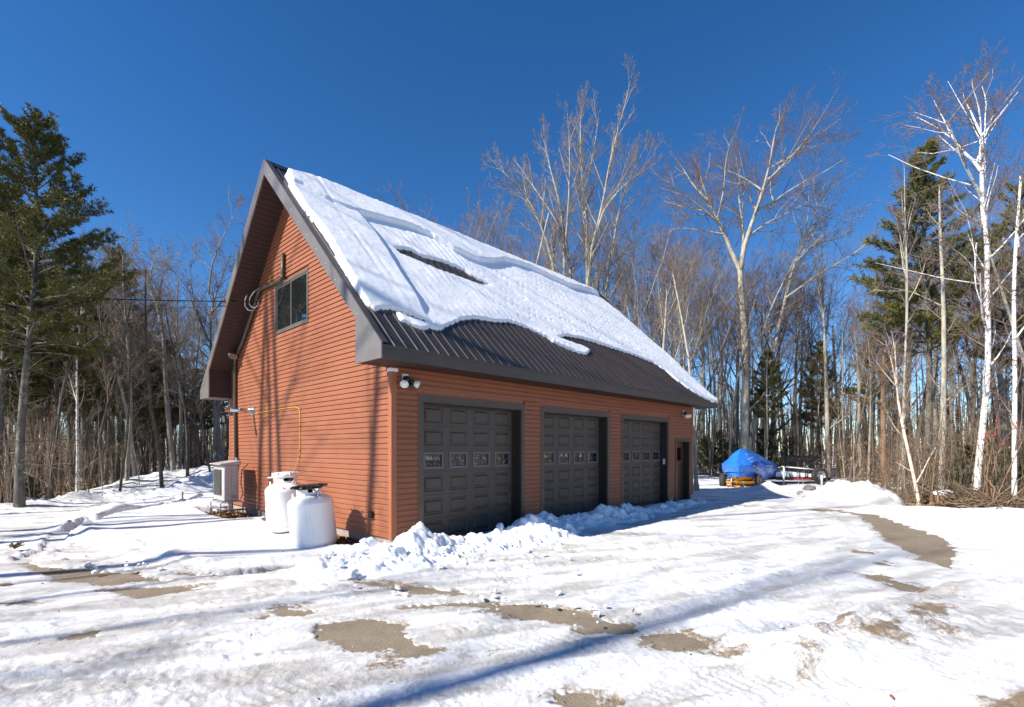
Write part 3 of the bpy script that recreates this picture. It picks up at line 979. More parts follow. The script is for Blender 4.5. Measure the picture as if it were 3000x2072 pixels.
for di, (a, b) in enumerate(DOORS):
    g0 = (0.771, 4.3432, 7.9945)[di]
    da, db = g0 - 0.075, g0 + 4 * PITCH + 0.075
    door = empty('garage_door', (da, DREC, 0), 0, garage)
    door['label'] = ('dark brown overhead door nearest the propane tanks', 'dark brown overhead door in the middle of the three', 'dark brown overhead door next to the entry door')[di]
    w = db - da
    sm, smw = section_mesh(w, False), section_mesh(w, True)
    for k in range(6):
        o = link('door_section', smw if k == 3 else sm, M['door'], door); o.location = (0, 0, k * SEC)
        for c in range(4):
            x = (w - 4 * PITCH) / 2 + c * PITCH + (PITCH - PW) / 2; z = k * SEC + (SEC - PH) / 2
            if k == 3:
                o = link('window_frame', fm, M['door_window_frame'], door); o.location = (x, 0, z)
                o = link('muntin_bars', mm, M['muntin'], door); o.location = (x, 0, z)
                for ix in (0, 1):
                    for iz in (0, 1):
                        o = link('pane', panes, M['door_glass'], door)
                        o.location = (x + (px0 if ix == 0 else PW / 2 + 0.008), 0.0135, z + (pz0 if iz == 0 else PH / 2 + 0.008))
                        o.rotation_euler = (R(random.Random(di * 50 + c * 4 + ix * 2 + iz).uniform(-0.7, 0.7)), 0, R(random.Random(di * 51 + c * 4 + ix * 2 + iz).uniform(-0.7, 0.7)))
            else:
                o = link('door_panel', pm, M['door'], door); o.location = (x, 0, z)
    link('dark_backing', MB().box(0.02, w - 0.02, 0.06, 0.07, 0.0, 2.74).mesh('dark_backing'), M['dark'], door)
    link('bottom_seal', MB().box(0, w, 0.0, 0.05, -0.03, -0.006).mesh('bottom_seal'), M['rubber'], door)
    # casing, jambs, stop strip
    mb = MB()
    mb.box(a, a + CW, -0.034, 0.0115, 0.02, ZCI); mb.box(b - CW, b, -0.034, 0.0115, 0.02, ZCI); mb.box(a, b, -0.0345, 0.0115, ZCI + 0.0005, ZCT)
    part(mb, 'door_casing', M['bronze'])
    mb = MB()
    mb.box(a + CW + 0.001, a + CW + 0.013, 0.0125, DREC + 0.05, 0.0, ZCI - 0.016); mb.box(b - CW - 0.013, b - CW - 0.001, 0.0125, DREC + 0.05, 0.0, ZCI - 0.016); mb.box(a + CW + 0.001, b - CW - 0.001, 0.0125, DREC + 0.05, ZCI - 0.0155, ZCI - 0.001)
    part(mb, 'door_jamb', M['jamb'])
    mb = MB()
    mb.box(b - CW - 0.052, b - CW - 0.014, DREC - 0.05, DREC - 0.006, 0.0, ZCI - 0.017); mb.box(a + CW + 0.014, b - CW - 0.053, DREC - 0.05, DREC - 0.006, ZCI - 0.055, ZCI - 0.017)
    part(mb, 'door_stop', M['jamb'])
    mb = MB()
    mb.box(a - 0.013, a - 0.001, -0.026, 0.0, 0.15, ZCT + 0.01); mb.box(b + 0.001, b + 0.013, -0.026, 0.0, 0.15, ZCT + 0.01); mb.box(a - 0.013, b + 0.013, -0.0265, 0.0, ZCT + 0.001, ZCT + 0.011)
    part(mb, 'siding_channel', M['trim_orange'])
# entry door
a, b = ENTRY
mb = MB().box(a, a + ECW, -0.034, 0.0115, 0.02, EZT - ECW); mb.box(b - ECW, b, -0.034, 0.0115, 0.02, EZT - ECW); mb.box(a, b, -0.0345, 0.0115, EZT - ECW + 0.0005, EZT)
part(mb, 'door_casing', M['bronze'])
mb = MB().box(a + ECW + 0.001, a + ECW + 0.012, 0.0125, 0.26, 0.0, EZT - ECW - 0.011); mb.box(b - ECW - 0.012, b - ECW - 0.001, 0.0125, 0.26, 0.0, EZT - ECW - 0.011); mb.box(a + ECW + 0.001, b - ECW - 0.001, 0.0125, 0.26, EZT - ECW - 0.010, EZT - ECW - 0.001)
part(mb, 'door_jamb', M['jamb'])
ed = empty('entry_door', (a + ECW + 0.013, 0.20, 0.02), 0, garage); ed['label'] = 'brown wooden entry door with a small upper window'
W_, H_ = b - a - 2 * ECW - 0.026, EZT - ECW - 0.035
link('door_leaf', MB().box(0, 0.12, 0, 0.045, 0, H_).box(W_ - 0.12, W_, 0, 0.045, 0, H_).box(0.12, W_ - 0.12, 0, 0.045, 0, 0.24).box(0.12, W_ - 0.12, 0, 0.045, 1.24, 1.40).box(0.12, W_ - 0.12, 0, 0.045, H_ - 0.19, H_).box(W_ / 2 - 0.06, W_ / 2 + 0.06, 0, 0.045, 0.24, 1.24).mesh('door_leaf'), M['entry_door'], ed)
for x0, x1 in ((0.12, W_ / 2 - 0.06), (W_ / 2 + 0.06, W_ - 0.12)):
    link('door_panel', MB().box(x0, x1, 0.016, 0.04, 0.24, 1.24).mesh('door_panel'), M['entry_door'], ed)
link('pane', MB().box(0.12, W_ - 0.12, 0.015, 0.03, 1.40, H_ - 0.19).mesh('pane'), M['door_glass'], ed)
link('door_knob', MB().lathe([(0.0, 0.06), (0.022, 0.058), (0.030, 0.045), (0.024, 0.03), (0.012, 0.02), (0.012, 0.0)], 12).mesh('door_knob', True), M['chrome'], ed)
kn = ed.children[-1]; kn.location = (W_ - 0.07, -0.001, 0.98); kn.rotation_euler = (R(90), 0, 0)
link('threshold', MB().box(0, W_, -0.1, 0.05, -0.02, -0.002).mesh('threshold'), M['galv'], ed)

# gable window
win = empty('window', (0, WV0, WZ0), 0, garage); win['label'] = 'two pane sliding window with bronze frame'
ww, wh = WV1 - WV0, WZ1 - WZ0
mb = MB()
t = 0.055
mb.box(-0.030, 0.011, 0, ww, 0, t); mb.box(-0.030, 0.011, 0, ww, wh - t, wh); mb.box(-0.030, 0.011, 0, t, t, wh - t); mb.box(-0.030, 0.011, ww - t, ww, t, wh - t)
link('window_frame', mb.mesh('window_frame'), M['window_frame'], win)
mid = ww / 2
for i, (y0, y1, dx) in enumerate(((t, mid + 0.02, -0.018), (mid - 0.02, ww - t, -0.006))):
    mb = MB(); s_ = 0.04; xa, xb = dx, dx + 0.016
    mb.box(xa, xb, y0, y1, t, t + s_); mb.box(xa, xb, y0, y1, wh - t - s_, wh - t); mb.box(xa, xb, y0, y0 + s_, t + s_, wh - t - s_); mb.box(xa, xb, y1 - s_, y1, t + s_, wh - t - s_)
    sash = link('sash', mb.mesh('sash'), M['window_frame'], win)
    pn = link('pane', MB().box(xa + 0.006, xa + 0.010, y0 + s_, y1 - s_, t + s_, wh - t - s_).mesh('pane'), M['glass'], win)

# roof panels, ridge cap, trims
SL = math.hypot(GW / 2 + EO, ZR - ZET)
NP = 15
pwid = (GL + 2 * RO) / NP
def roof_panel_mesh():
    prof = []
    rib = pwid / 4
    for k in range(4):
        x = k * rib
        prof += [(x - 0.0, 0.020), (x + 0.012, 0.020), (x + 0.028, 0.0), (x + rib * 0.36, 0.0), (x + rib * 0.39, 0.005), (x + rib * 0.44, 0.005), (x + rib * 0.47, 0.0),
                 (x + rib * 0.64, 0.0), (x + rib * 0.67, 0.005), (x + rib * 0.72, 0.005), (x + rib * 0.75, 0.0), (x + rib - 0.016, 0.0)]
    prof.append((pwid, 0.020))
    m = MB(); n = len(prof)
    m.add([(x, -0.03, z) for x, z in prof] + [(x, SL, z) for x, z in prof], [(i, i + 1, i + 1 + n, i + n) for i in range(n - 1)])
    b0 = [(x, -0.03, z - 0.004) for x, z in prof] + [(x, SL, z - 0.004) for x, z in prof]
    m.add(b0, [(i, i + n, i + 1 + n, i + 1) for i in range(n - 1)])
    m.f += [(i, i + 2 * n, i + 1 + 2 * n, i + 1) for i in range(n - 1)]
    return m.mesh('roof_panel')
rp = roof_panel_mesh()
roof = empty('roof', (-RO, 0, 0), 0, garage); roof['label'] = 'dark brown ribbed metal roof'
pitch = math.atan2(ZR - ZET, GW / 2 + EO)
for k in range(NP):
    o = link('roof_panel', rp, M['roof'], roof)
    o.location = (k * pwid, -EO, ZET); o.rotation_euler = (pitch, 0, 0)
    o = link('roof_panel', rp, M['roof'], roof)
    o.location = ((k + 1) * pwid, GW + EO, ZET); o.rotation_euler = (pitch, 0, math.pi)
mb = MB()
q = 0.17
cq, sq = math.cos(pitch) * q, math.sin(pitch) * q
mb.prism([(GW / 2 - cq, ZR - sq + 0.034), (GW / 2, ZR + 0.052), (GW / 2 + cq, ZR - sq + 0.034), (GW / 2 + cq, ZR - sq + 0.026), (GW / 2, ZR + 0.040), (GW / 2 - cq, ZR - sq + 0.026)], -0.02, GL + 2 * RO + 0.02, 'x')
link('ridge_cap', mb.mesh('ridge_cap'), M['roof'], roof)
# rake trim boards and the flange that laps onto the roof
for end, xa, xb in ((0, -RO - 0.028, -RO), (1, GL + RO, GL + RO + 0.028)):
    for sgn in (1, -1):
        f_ = (lambda V: V) if sgn == 1 else (lambda V: GW - V)
        poly = [(f_(-EO - 0.012), ZEB), (f_(-EO - 0.012), ZET + 0.03), (f_(GW / 2), ZR + 0.065), (f_(GW / 2), ZRB), (f_(VK), ZK), (f_(VK), ZEB)]
        mb = MB(); mb.prism(poly if sgn == 1 else poly[::-1], xa, xb, 'x')
        part(mb, 'rake_trim', M['rake_metal_lit'])
        c, s_ = math.cos(pitch), math.sin(pitch)
        off = 0.034
        fl = [(f_(-EO), ZET + off), (f_(GW / 2), ZR + off + 0.012), (f_(GW / 2), ZR + off + 0.020), (f_(-EO), ZET + off + 0.008)]
        x0, x1 = (xb, xb + 0.11) if end == 0 else (xa - 0.11, xa)
        mb = MB(); mb.prism(fl if sgn == 1 else fl[::-1], x0, x1, 'x')
        part(mb, 'rake_flange', M['bronze'])
# screws along the rake trim
scr = MB().lathe([(0.0, 0.008), (0.009, 0.006), (0.012, 0.0)], 8).mesh('trim_screw', True)
for k in range(12):
    t = (k + 0.3) / 12
    o = link('trim_screw', scr, M['galv'], garage)
    V = -EO + 0.25 + t * (GW / 2 + EO - 0.3)
    o.location = (-RO - 0.029, V, ZET + (V + EO) * SLOPE - 0.13); o.rotation_euler = (0, R(-90), 0)
# eave fascia front and back with drip edge
for V, sg in ((-EO, -1), (GW + EO, 1)):
    y0, y1 = sorted((V, V - sg * 0.028))
    part(MB().box(-RO + 0.001, GL + RO - 0.001, y0, y1, ZEB, ZET - 0.012), 'eave_fascia', M['bronze'])
    y0, y1 = sorted((V + sg * 0.02, V + sg * 0.001))
    part(MB().box(-RO + 0.001, GL + RO - 0.001, y0, y1, ZET - 0.045, ZET - 0.006), 'drip_edge', M['bronze'])
# eave soffit: narrow boards running out from the wall
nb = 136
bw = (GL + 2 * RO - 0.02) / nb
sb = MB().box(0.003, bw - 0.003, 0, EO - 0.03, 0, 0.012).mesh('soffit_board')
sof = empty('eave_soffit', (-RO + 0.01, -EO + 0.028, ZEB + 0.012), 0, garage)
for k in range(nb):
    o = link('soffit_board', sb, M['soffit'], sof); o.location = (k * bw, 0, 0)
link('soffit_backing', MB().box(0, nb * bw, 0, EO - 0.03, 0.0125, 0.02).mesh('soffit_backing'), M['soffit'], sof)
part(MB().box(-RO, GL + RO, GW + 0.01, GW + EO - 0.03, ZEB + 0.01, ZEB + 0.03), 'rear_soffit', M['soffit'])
# rake soffit boards on both slopes of the gable overhang, and the boxed eave returns
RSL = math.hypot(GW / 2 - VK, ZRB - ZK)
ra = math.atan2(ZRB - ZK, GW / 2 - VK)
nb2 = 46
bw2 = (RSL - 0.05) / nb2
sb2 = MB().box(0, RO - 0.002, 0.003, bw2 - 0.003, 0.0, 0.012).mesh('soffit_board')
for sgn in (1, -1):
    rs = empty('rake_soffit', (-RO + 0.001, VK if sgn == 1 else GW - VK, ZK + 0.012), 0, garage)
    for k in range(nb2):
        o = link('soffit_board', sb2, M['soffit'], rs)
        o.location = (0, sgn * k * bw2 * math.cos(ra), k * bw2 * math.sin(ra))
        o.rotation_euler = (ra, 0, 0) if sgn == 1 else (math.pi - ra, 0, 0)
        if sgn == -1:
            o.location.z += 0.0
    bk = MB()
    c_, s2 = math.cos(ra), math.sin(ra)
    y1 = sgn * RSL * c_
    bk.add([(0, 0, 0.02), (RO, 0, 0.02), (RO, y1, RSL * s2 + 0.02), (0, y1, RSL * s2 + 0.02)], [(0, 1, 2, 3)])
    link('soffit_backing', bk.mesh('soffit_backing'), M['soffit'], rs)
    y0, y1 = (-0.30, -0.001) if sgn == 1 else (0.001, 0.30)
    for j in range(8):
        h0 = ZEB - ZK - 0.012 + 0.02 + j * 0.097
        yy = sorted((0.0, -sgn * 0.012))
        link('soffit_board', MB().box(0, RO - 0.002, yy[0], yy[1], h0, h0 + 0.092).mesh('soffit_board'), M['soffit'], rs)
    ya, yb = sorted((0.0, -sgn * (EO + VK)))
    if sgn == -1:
        link('return_base', MB().box(0, RO - 0.002, ya, yb, ZEB - ZK - 0.005, ZEB - ZK + 0.005).mesh('return_base'), M['rake_metal_lit'], rs)  # pale underside: light off the snow put into its colour
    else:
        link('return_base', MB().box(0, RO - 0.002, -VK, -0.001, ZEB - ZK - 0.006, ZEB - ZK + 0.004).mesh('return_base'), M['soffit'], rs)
# conduit up the gable: wall pipe that follows the rake
cpts = []
for px, py in ((829, 742), (828, 812), (822, 822), (765, 846), (758, 858), (736, 930), (712, 1000), (694, 1040), (689, 1062), (689, 1200), (692, 1372)):
    V, z = wall_v(px, py, -0.07); cpts.append((-0.07, V, z))
cd = part(MB().tube(cpts, 0.046, 10), 'conduit', M['bronze'], smooth=True)
for i in (1, 3, 7):
    p = cpts[i]
    link('conduit_collar', MB().tube([(p[0], p[1], p[2] - 0.05), (p[0], p[1], p[2] + 0.05)], 0.056, 10).mesh('conduit_collar', True), M['bronze'], cd)
# ================================================================== snow on the roof
def on_roof(px, py):
    dx, dz = (px - 1500) / FPX, (HORIZON - py) / FPX
    u0, v0 = to_local(0, 0)
    du, dv = dx * SY + CY, -dx * CY + SY
    t = (ZET + (v0 + EO) * SLOPE - CAM_H) / (dz - dv * SLOPE)
    return u0 + t * du, (v0 + t * dv + EO) / math.cos(pitch)
def rpts(seq):
    return [on_roof(*p) for p in seq]
EDGE_L = [(836, 516), (851, 560), (880, 602), (901, 630), (935, 676), (966, 721), (992, 770), (1016, 811), (1036, 845), (1051, 866), (1076, 899), (1099, 913), (1125, 908), (1149, 911), (1180, 918), (1214, 930), (1264, 949),
          (1240, 946), (1200, 934), (1160, 918), (1169, 939), (1214, 959), (1239, 968), (1262, 964), (1289, 970), (1318, 954), (1348, 941), (1388, 934), (1420, 940), (1448, 944), (1498, 946), (1547, 964), (1597, 989), (1627, 1008), (1667, 1026), (1690, 1034), (1717, 1041), (1728, 1028),
          (1697, 1013), (1660, 1001), (1634, 990), (1657, 985), (1707, 994), (1776, 1016), (1846, 1038), (1911, 1063), (1950, 1088), (1985, 1118), (2030, 1150), (2070, 1172), (2096, 1180)]
HOLE = [(1154, 730), (1175, 731), (1199, 735), (1239, 755), (1270, 763), (1299, 770), (1348, 790), (1393, 817), (1434, 838), (1400, 836), (1348, 817), (1279, 794), (1214, 764), (1170, 746)]
STEP = [(880, 560), (946, 598), (1001, 620), (1051, 635), (1126, 655), (1201, 675), (1250, 698), (1323, 742), (1398, 772), (1440, 774), (1473, 769), (1547, 790), (1597, 814), (1662, 844), (1722, 856), (1766, 876)]
FOLD = [(1050, 645), (1086, 686), (1127, 746), (1166, 816), (1207, 876), (1240, 930)]
def roof_snow():
    du = 0.028
    us = np.arange(-RO, GL + RO + 0.08, du); ss = np.arange(-0.06, SL + 0.02, du)
    Um, Sm = np.meshgrid(us, ss); sh = Um.shape
    U, S = Um.ravel(), Sm.ravel()
    n1 = fbm(U * 0.8, S * 0.8, 4, 61); n2 = fbm(U * 4, S * 4, 4, 62); n3 = fbm(U * 16, S * 16, 3, 63)
    edge = rpts(EDGE_L)
    far = GL + RO
    poly = edge + [(far + 0.03, -0.02), (far + 0.03, 3.2), (far - 0.10, 4.4), (far - 0.22, 5.5), (far - 0.55, SL - 0.55), (far - 1.0, SL - 0.14), (4.0, SL - 0.10), (0.6, SL - 0.15)]
    sd = poly_sd(U, S, poly)
    sdh = poly_sd(U, S, rpts(HOLE))
    d = np.minimum(sd, -sdh) + 0.016 * n2 + 0.022 * n3
    st = rpts(STEP)
    su_, ss_ = [p[0] for p in st], [p[1] for p in st]
    o = np.argsort(su_)
    stepS = np.interp(U, np.array(su_)[o], np.array(ss_)[o])
    up = smooth01((S - stepS + 0.05 * n2) / 0.09 + 0.5)
    fd, _, fs = seg_dist(U, S, rpts(FOLD))
    fold = np.where(fs > 0, 1, 0)
    left = np.exp(-(np.clip(U - np.interp(S, *zip(*sorted([(p[1], p[0]) for p in rpts(FOLD)]))), 0, 9) / 0.06) ** 2)
    th = 0.055 + 0.13 * up + 0.085 * left * (1 - up) * smooth01((S - 1.0) / 0.8) + 0.022 * n1
    thin = 1 - np.maximum(up, left)
    # ridges of the sheet metal and screw heads telegraph through where it is thin
    ph = (U + RO) / (pwid / 4)
    th += (0.35 + 0.65 * thin) * 0.004 * np.cos(2 * math.pi * ph) * (0.5 + n1)
    kx, ky = np.round(ph), np.round(S / 0.30)
    rr = np.hypot((ph - kx) * pwid / 4, S - ky * 0.30)
    hsh = _GR[_P[(_P[kx.astype(int) & 4095] + ky.astype(int)) & 4095]]
    th -= thin * (hsh > 0.05) * (0.5 + hsh) * (U > 3.5 + 1.5 * hsh) * 0.026 * np.exp(-(rr / 0.032) ** 2)
    # slide marks near the gable end
    g = np.exp(-((U - 0.35 - 0.02 * S) / 0.06) ** 2) + 0.7 * np.exp(-((U - 0.62) / 0.05) ** 2) * smooth01((4.2 - S) / 1.5)
    th -= 0.013 * g * (0.6 + 0.6 * n1)
    th += 0.005 * n2 + 0.003 * n3
    h = np.where(d > 0, np.maximum(th, 0.02), 0) * smooth01(np.clip(d, 0, None) / 0.06 + 0.34)
    h = np.where(d > 0, h + 0.012, -0.03 + np.clip(d, -1, 0) * 0.0)
    c_, s_ = math.cos(pitch), math.sin(pitch)
    over = np.where(S < 0.1, 1, 0)
    V = -EO + S * c_ - h * s_; Z = ZET + S * s_ + h * c_
    P = np.stack([U, V, Z], -1)
    ny, nx = sh
    idx = np.arange(nx * ny).reshape(ny, nx)
    q = np.stack([idx[:-1, :-1], idx[:-1, 1:], idx[1:, 1:], idx[1:, :-1]], -1).reshape(-1, 4)
    q = q[(h[q] > 0).any(1)]
    used = np.unique(q); rm = np.full(len(h), -1); rm[used] = np.arange(len(used))
    ob = link('roof_snow', np_mesh('roof_snow', P[used], rm[q], smooth=True), M['snow'])
    ob.location = (GX, GY, 0); ob.rotation_euler = (0, 0, math.pi / 2 - YAW)
    tag(ob, 'sheet of white snow sliding down the garage roof', 'snow', kind='stuff')
roof_snow()

# ================================================================== fittings on and by the garage
GROT = math.pi / 2 - YAW
def local_empty(name, u, v, z, rz=0.0):
    return empty(name, to_world(u, v, z), GROT + rz)
def local_obj(mb, name, mat, label, cat, group=None, smooth=False):
    o = mb.build(name, mat, None, smooth)
    o.location = (GX, GY, 0); o.rotation_euler = (0, 0, GROT)
    return tag(o, label, cat, group)

def floodlight(px, py, label):
    u, z = wall_u(px, py, -0.02)
    e = local_empty('floodlight', u, -0.018, z)
    tag(e, label, 'floodlight', 'floodlights on the front wall')
    link('mounting_plate', MB().box(-0.065, 0.065, -0.012, 0.0, -0.10, 0.10).mesh('mounting_plate'), M['white_plastic'], e)
    b = MB(); b.lathe([(0.0, 0.09), (0.045, 0.085), (0.062, 0.05), (0.062, 0.0)], 14)
    o = link('junction_hub', b.mesh('junction_hub', True), M['black_plastic'], e); o.rotation_euler = (R(90), 0, 0); o.location = (0, -0.012, 0.0)
    for sx, ax in ((-1, (-0.55, -0.62, -0.5)), (1, (0.85, -0.35, -0.4))):
        a = Vector(ax).normalized(); p0 = Vector((sx * 0.03, -0.06, -0.01)); p1 = p0 + a * 0.11; p2 = p1 + a * 0.10
        arm = MB().tube([p0, p1], [0.026, 0.038], 10)
        hd = link('lamp_head', arm.mesh('lamp_head', True), M['black_plastic'], e)
        link('reflector', MB().tube([p1, p1 + a * 0.03, p2], [0.040, 0.052, 0.078], 18).mesh('reflector', True), M['white_plastic'], hd)
    link('motion_sensor', MB().tube([(0.02, -0.06, -0.06), (0.05, -0.10, -0.12), (0.065, -0.115, -0.15)], [0.03, 0.045, 0.03], 12).mesh('motion_sensor', True), M['black_plastic'], e)
floodlight(1187, 1112, 'twin white floodlight on the front wall beside the propane tank corner')
floodlight(2003, 1212, 'twin floodlight on the front wall above the entry door')

# white gutter bracket on the near corner
mb = MB()
mb.box(-0.026, 0.11, -0.034, -0.0265, ZEB - 0.085, ZEB - 0.025); mb.box(-0.034, -0.0265, -0.034, 0.10, ZEB - 0.085, ZEB - 0.025)
local_obj(mb, 'corner_bracket', M['white_plastic'], 'small white bracket on the near corner under the eave', 'bracket')
local_obj(MB().box(GL - 0.06, GL + 0.034, -0.036, -0.0245, ZEB - 0.09, ZEB - 0.03).box(GL + 0.025, GL + 0.034, -0.0244, 0.06, ZEB - 0.09, ZEB - 0.03), 'corner_bracket', M['white_plastic'], 'small white bracket on the far corner under the eave', 'bracket')
u, z = 10.7252 - CW - 0.006, 1.42
mb = MB().box(u - 0.02, u + 0.005, 0.06, 0.13, z - 0.10, z + 0.08)
ko = local_obj(mb, 'keypad', M['white_plastic'], 'grey door opener keypad on the jamb of the third door', 'keypad')
u, z = wall_v(1094, 1507)
mb = MB().box(-0.075, -0.016, u - 0.055, u + 0.055, z - 0.06, z + 0.06)
mb.box(-0.085, -0.0755, u - 0.045, u + 0.045, z - 0.045, z + 0.05)
local_obj(mb, 'outlet_box', M['black_plastic'], 'black outdoor outlet box low on the gable wall', 'outlet')
# chromed vent pipe standing out of the gable
V, z = wall_v(743.7, 1203)
e = local_empty('vent_pipe', -0.018, V, z); tag(e, 'shiny metal vent pipe sticking out of the gable wall', 'vent')
link('flashing', MB().box(-0.012, 0, -0.10, 0.10, -0.14, 0.13).mesh('flashing'), M['galv'], e)
link('pipe', MB().tube([(-0.012, 0, 0), (-0.62, 0.02, -0.005)], 0.052, 16).mesh('pipe', True), M['chrome'], e)
link('pipe_elbow', MB().tube([(-0.60, 0.02, -0.005), (-0.68, 0.02, -0.01), (-0.74, -0.01, -0.02), (-0.77, -0.06, -0.03)], [0.062, 0.064, 0.064, 0.062], 16, cap=False).mesh('pipe_elbow', True), M['chrome'], e)
link('pipe_mouth', MB().tube([(-0.752, -0.035, -0.027), (-0.755, -0.045, -0.028)], 0.055, 16).mesh('pipe_mouth'), M['dark'], e)
link('pipe_band', MB().tube([(-0.33, 0.01, -0.003), (-0.36, 0.01, -0.003)], 0.057, 16).mesh('pipe_band', True), M['galv'], e)
# yellow gas hose
hp = []
for px, py in ((751, 1211), (800, 1202), (850, 1194), (866, 1193), (874, 1196), (878, 1204), (879, 1240), (878, 1331), (873, 1370), (868, 1396), (864, 1416)):
    V, z = wall_v(px, py, -0.035); hp.append((-0.035, V, z))
hp[-1] = (-0.30, hp[-1][1] + 0.22, 1.10); hp[-2] = (-0.15, hp[-2][1] + 0.08, hp[-2][2] - 0.02); hp[-3] = (-0.07, hp[-3][1] + 0.02, hp[-3][2])
ho = local_obj(MB().tube(hp, 0.0095, 8), 'gas_hose', M['yellow_hose'], 'thin yellow gas hose clipped along the gable wall', 'hose', smooth=True)
for i, t in ((0, 0.5), (1, 0.3), (1, 0.8), (6, 0.1), (6, 0.9), (7, 0.2)):
    p = Vector(hp[i]).lerp(Vector(hp[i + 1]), t)
    d = (Vector(hp[i + 1]) - Vector(hp[i])).normalized() * 0.012
    link('hose_clip', MB().tube([p - d, p + d], 0.014, 8).mesh('hose_clip'), M['black_plastic'], ho)
# service drop: loop of cable at the gable and the wire out to the left
V, z = wall_v(766, 884, -0.10)
A_ = Vector(to_world(-0.12, V, z)); B_ = Vector(AT(-420, 822, 19.0))
pts = []
for i in range(25):
    t = i / 24
    p = A_.lerp(B_, t); p.z -= 0.55 * 4 * t * (1 - t) * 0.35
    pts.append(p)
tag(MB().tube(pts, 0.014, 6).build('power_line', M['cable'], None, True), 'black overhead power line running from the gable to the woods', 'wire')
C_ = Vector(AT(-420, 905, 19.0)); pts = []
V2, z2 = wall_v(702, 903, -0.4)
A2 = Vector(to_world(-RO - 0.05, V2 + 0.1, z2 + 0.02))
for i in range(21):
    t = i / 20; p = A2.lerp(C_, t); p.z -= 0.30 * 4 * t * (1 - t) * 0.35; pts.append(p)
tag(MB().tube(pts, 0.006, 5).build('telephone_wire', M['cable'], None, True), 'thin lower wire running from the rake to the woods', 'wire')
lp = []
for px, py, uu in ((762, 842, -0.10), (745, 855, -0.2), (733, 872, -0.26), (730, 890, -0.26), (737, 900, -0.22), (747, 903, -0.16), (756, 894, -0.12), (758, 880, -0.12)):
    V, z = wall_v(px, py, uu); lp.append((uu, V, z))
local_obj(MB().tube(lp, 0.013, 6), 'cable_loop', M['cable_grey'], 'grey drip loop of cable hanging beside the conduit', 'cable', smooth=True)
lp = []
for px, py, uu in ((724, 863, -0.3), (718, 880, -0.34), (718, 897, -0.33), (727, 909, -0.28), (740, 911, -0.2), (748, 908, -0.12)):
    V, z = wall_v(px, py, uu); lp.append((uu, V, z))
local_obj(MB().tube(lp, 0.013, 6), 'cable_loop', M['cable_grey'], 'outer grey loop of cable below the rake soffit', 'cable', smooth=True)
# papery nest on the conduit
V, z = wall_v(690, 1042, -0.16)
nv = lump_mesh(77, 0.6, 0.8) * [0.10, 0.16, 0.12]
o = link('insect_nest', np_mesh('insect_nest', nv, None, ICO_F, True), paint('nest_paper', (0.30, 0.27, 0.23), 0.9, var=0.4, scale=20, bump=0.4, bscale=40))
o.location = to_world(-0.20, V + 0.12, z); tag(o, 'lumpy grey nest beside the conduit under the soffit', 'nest')
# small meter box above the heat pump
V, z = wall_v(698, 1350, -0.03)
local_obj(MB().box(-0.10, -0.016, V - 0.06, V + 0.06, z - 0.09, z + 0.09).box(-0.07, -0.03, V - 0.02, V + 0.02, z - 0.22, z - 0.0905), 'switch_box', M['cable_grey'], 'small grey switch box on the wall over the heat pump', 'switch box')

# ---- propane tanks
def tank_paint(name, streak):
    m, nt, b = new_mat(name)
    tc = nd(nt, 'TexCoord'); mp = nd(nt, 'Mapping'); mp.inputs['Scale'].default_value = (7, 7, 0.6)
    nt.links.new(tc.outputs['Object'], mp.inputs[0])
    n = nd(nt, 'TexNoise', Scale=2.0, Detail=6.0, Roughness=0.65); nt.links.new(mp.outputs[0], n.inputs['Vector'])
    n2 = nd(nt, 'TexNoise', Scale=14.0, Detail=3.0); nt.links.new(tc.outputs['Object'], n2.inputs['Vector'])
    c = ramp(nt, n.outputs[0], [(0.35, (0.80, 0.80, 0.79)), (0.60, (0.78, 0.78, 0.76)), (0.85, tuple(0.78 - streak * k for k in (1.0, 1.0, 1.1)))])
    f = ramp(nt, n2.outputs[0], [(0.77, (0, 0, 0)), (0.80, (1, 1, 1))])
    c = mix(nt, f, c, (0.42, 0.20, 0.10)) if streak > 0.1 else c
    nt.links.new(c, b.inputs['Base Color'])
    b.inputs['Roughness'].default_value = 0.38
    return m
M['tank_clean'] = tank_paint('tank_clean', 0.04)
M['tank_worn'] = tank_paint('tank_worn', 0.22)
M['ink'] = paint('ink', (0.13, 0.13, 0.15), 0.5)
M['red'] = paint('red', (0.6, 0.03, 0.03), 0.5)
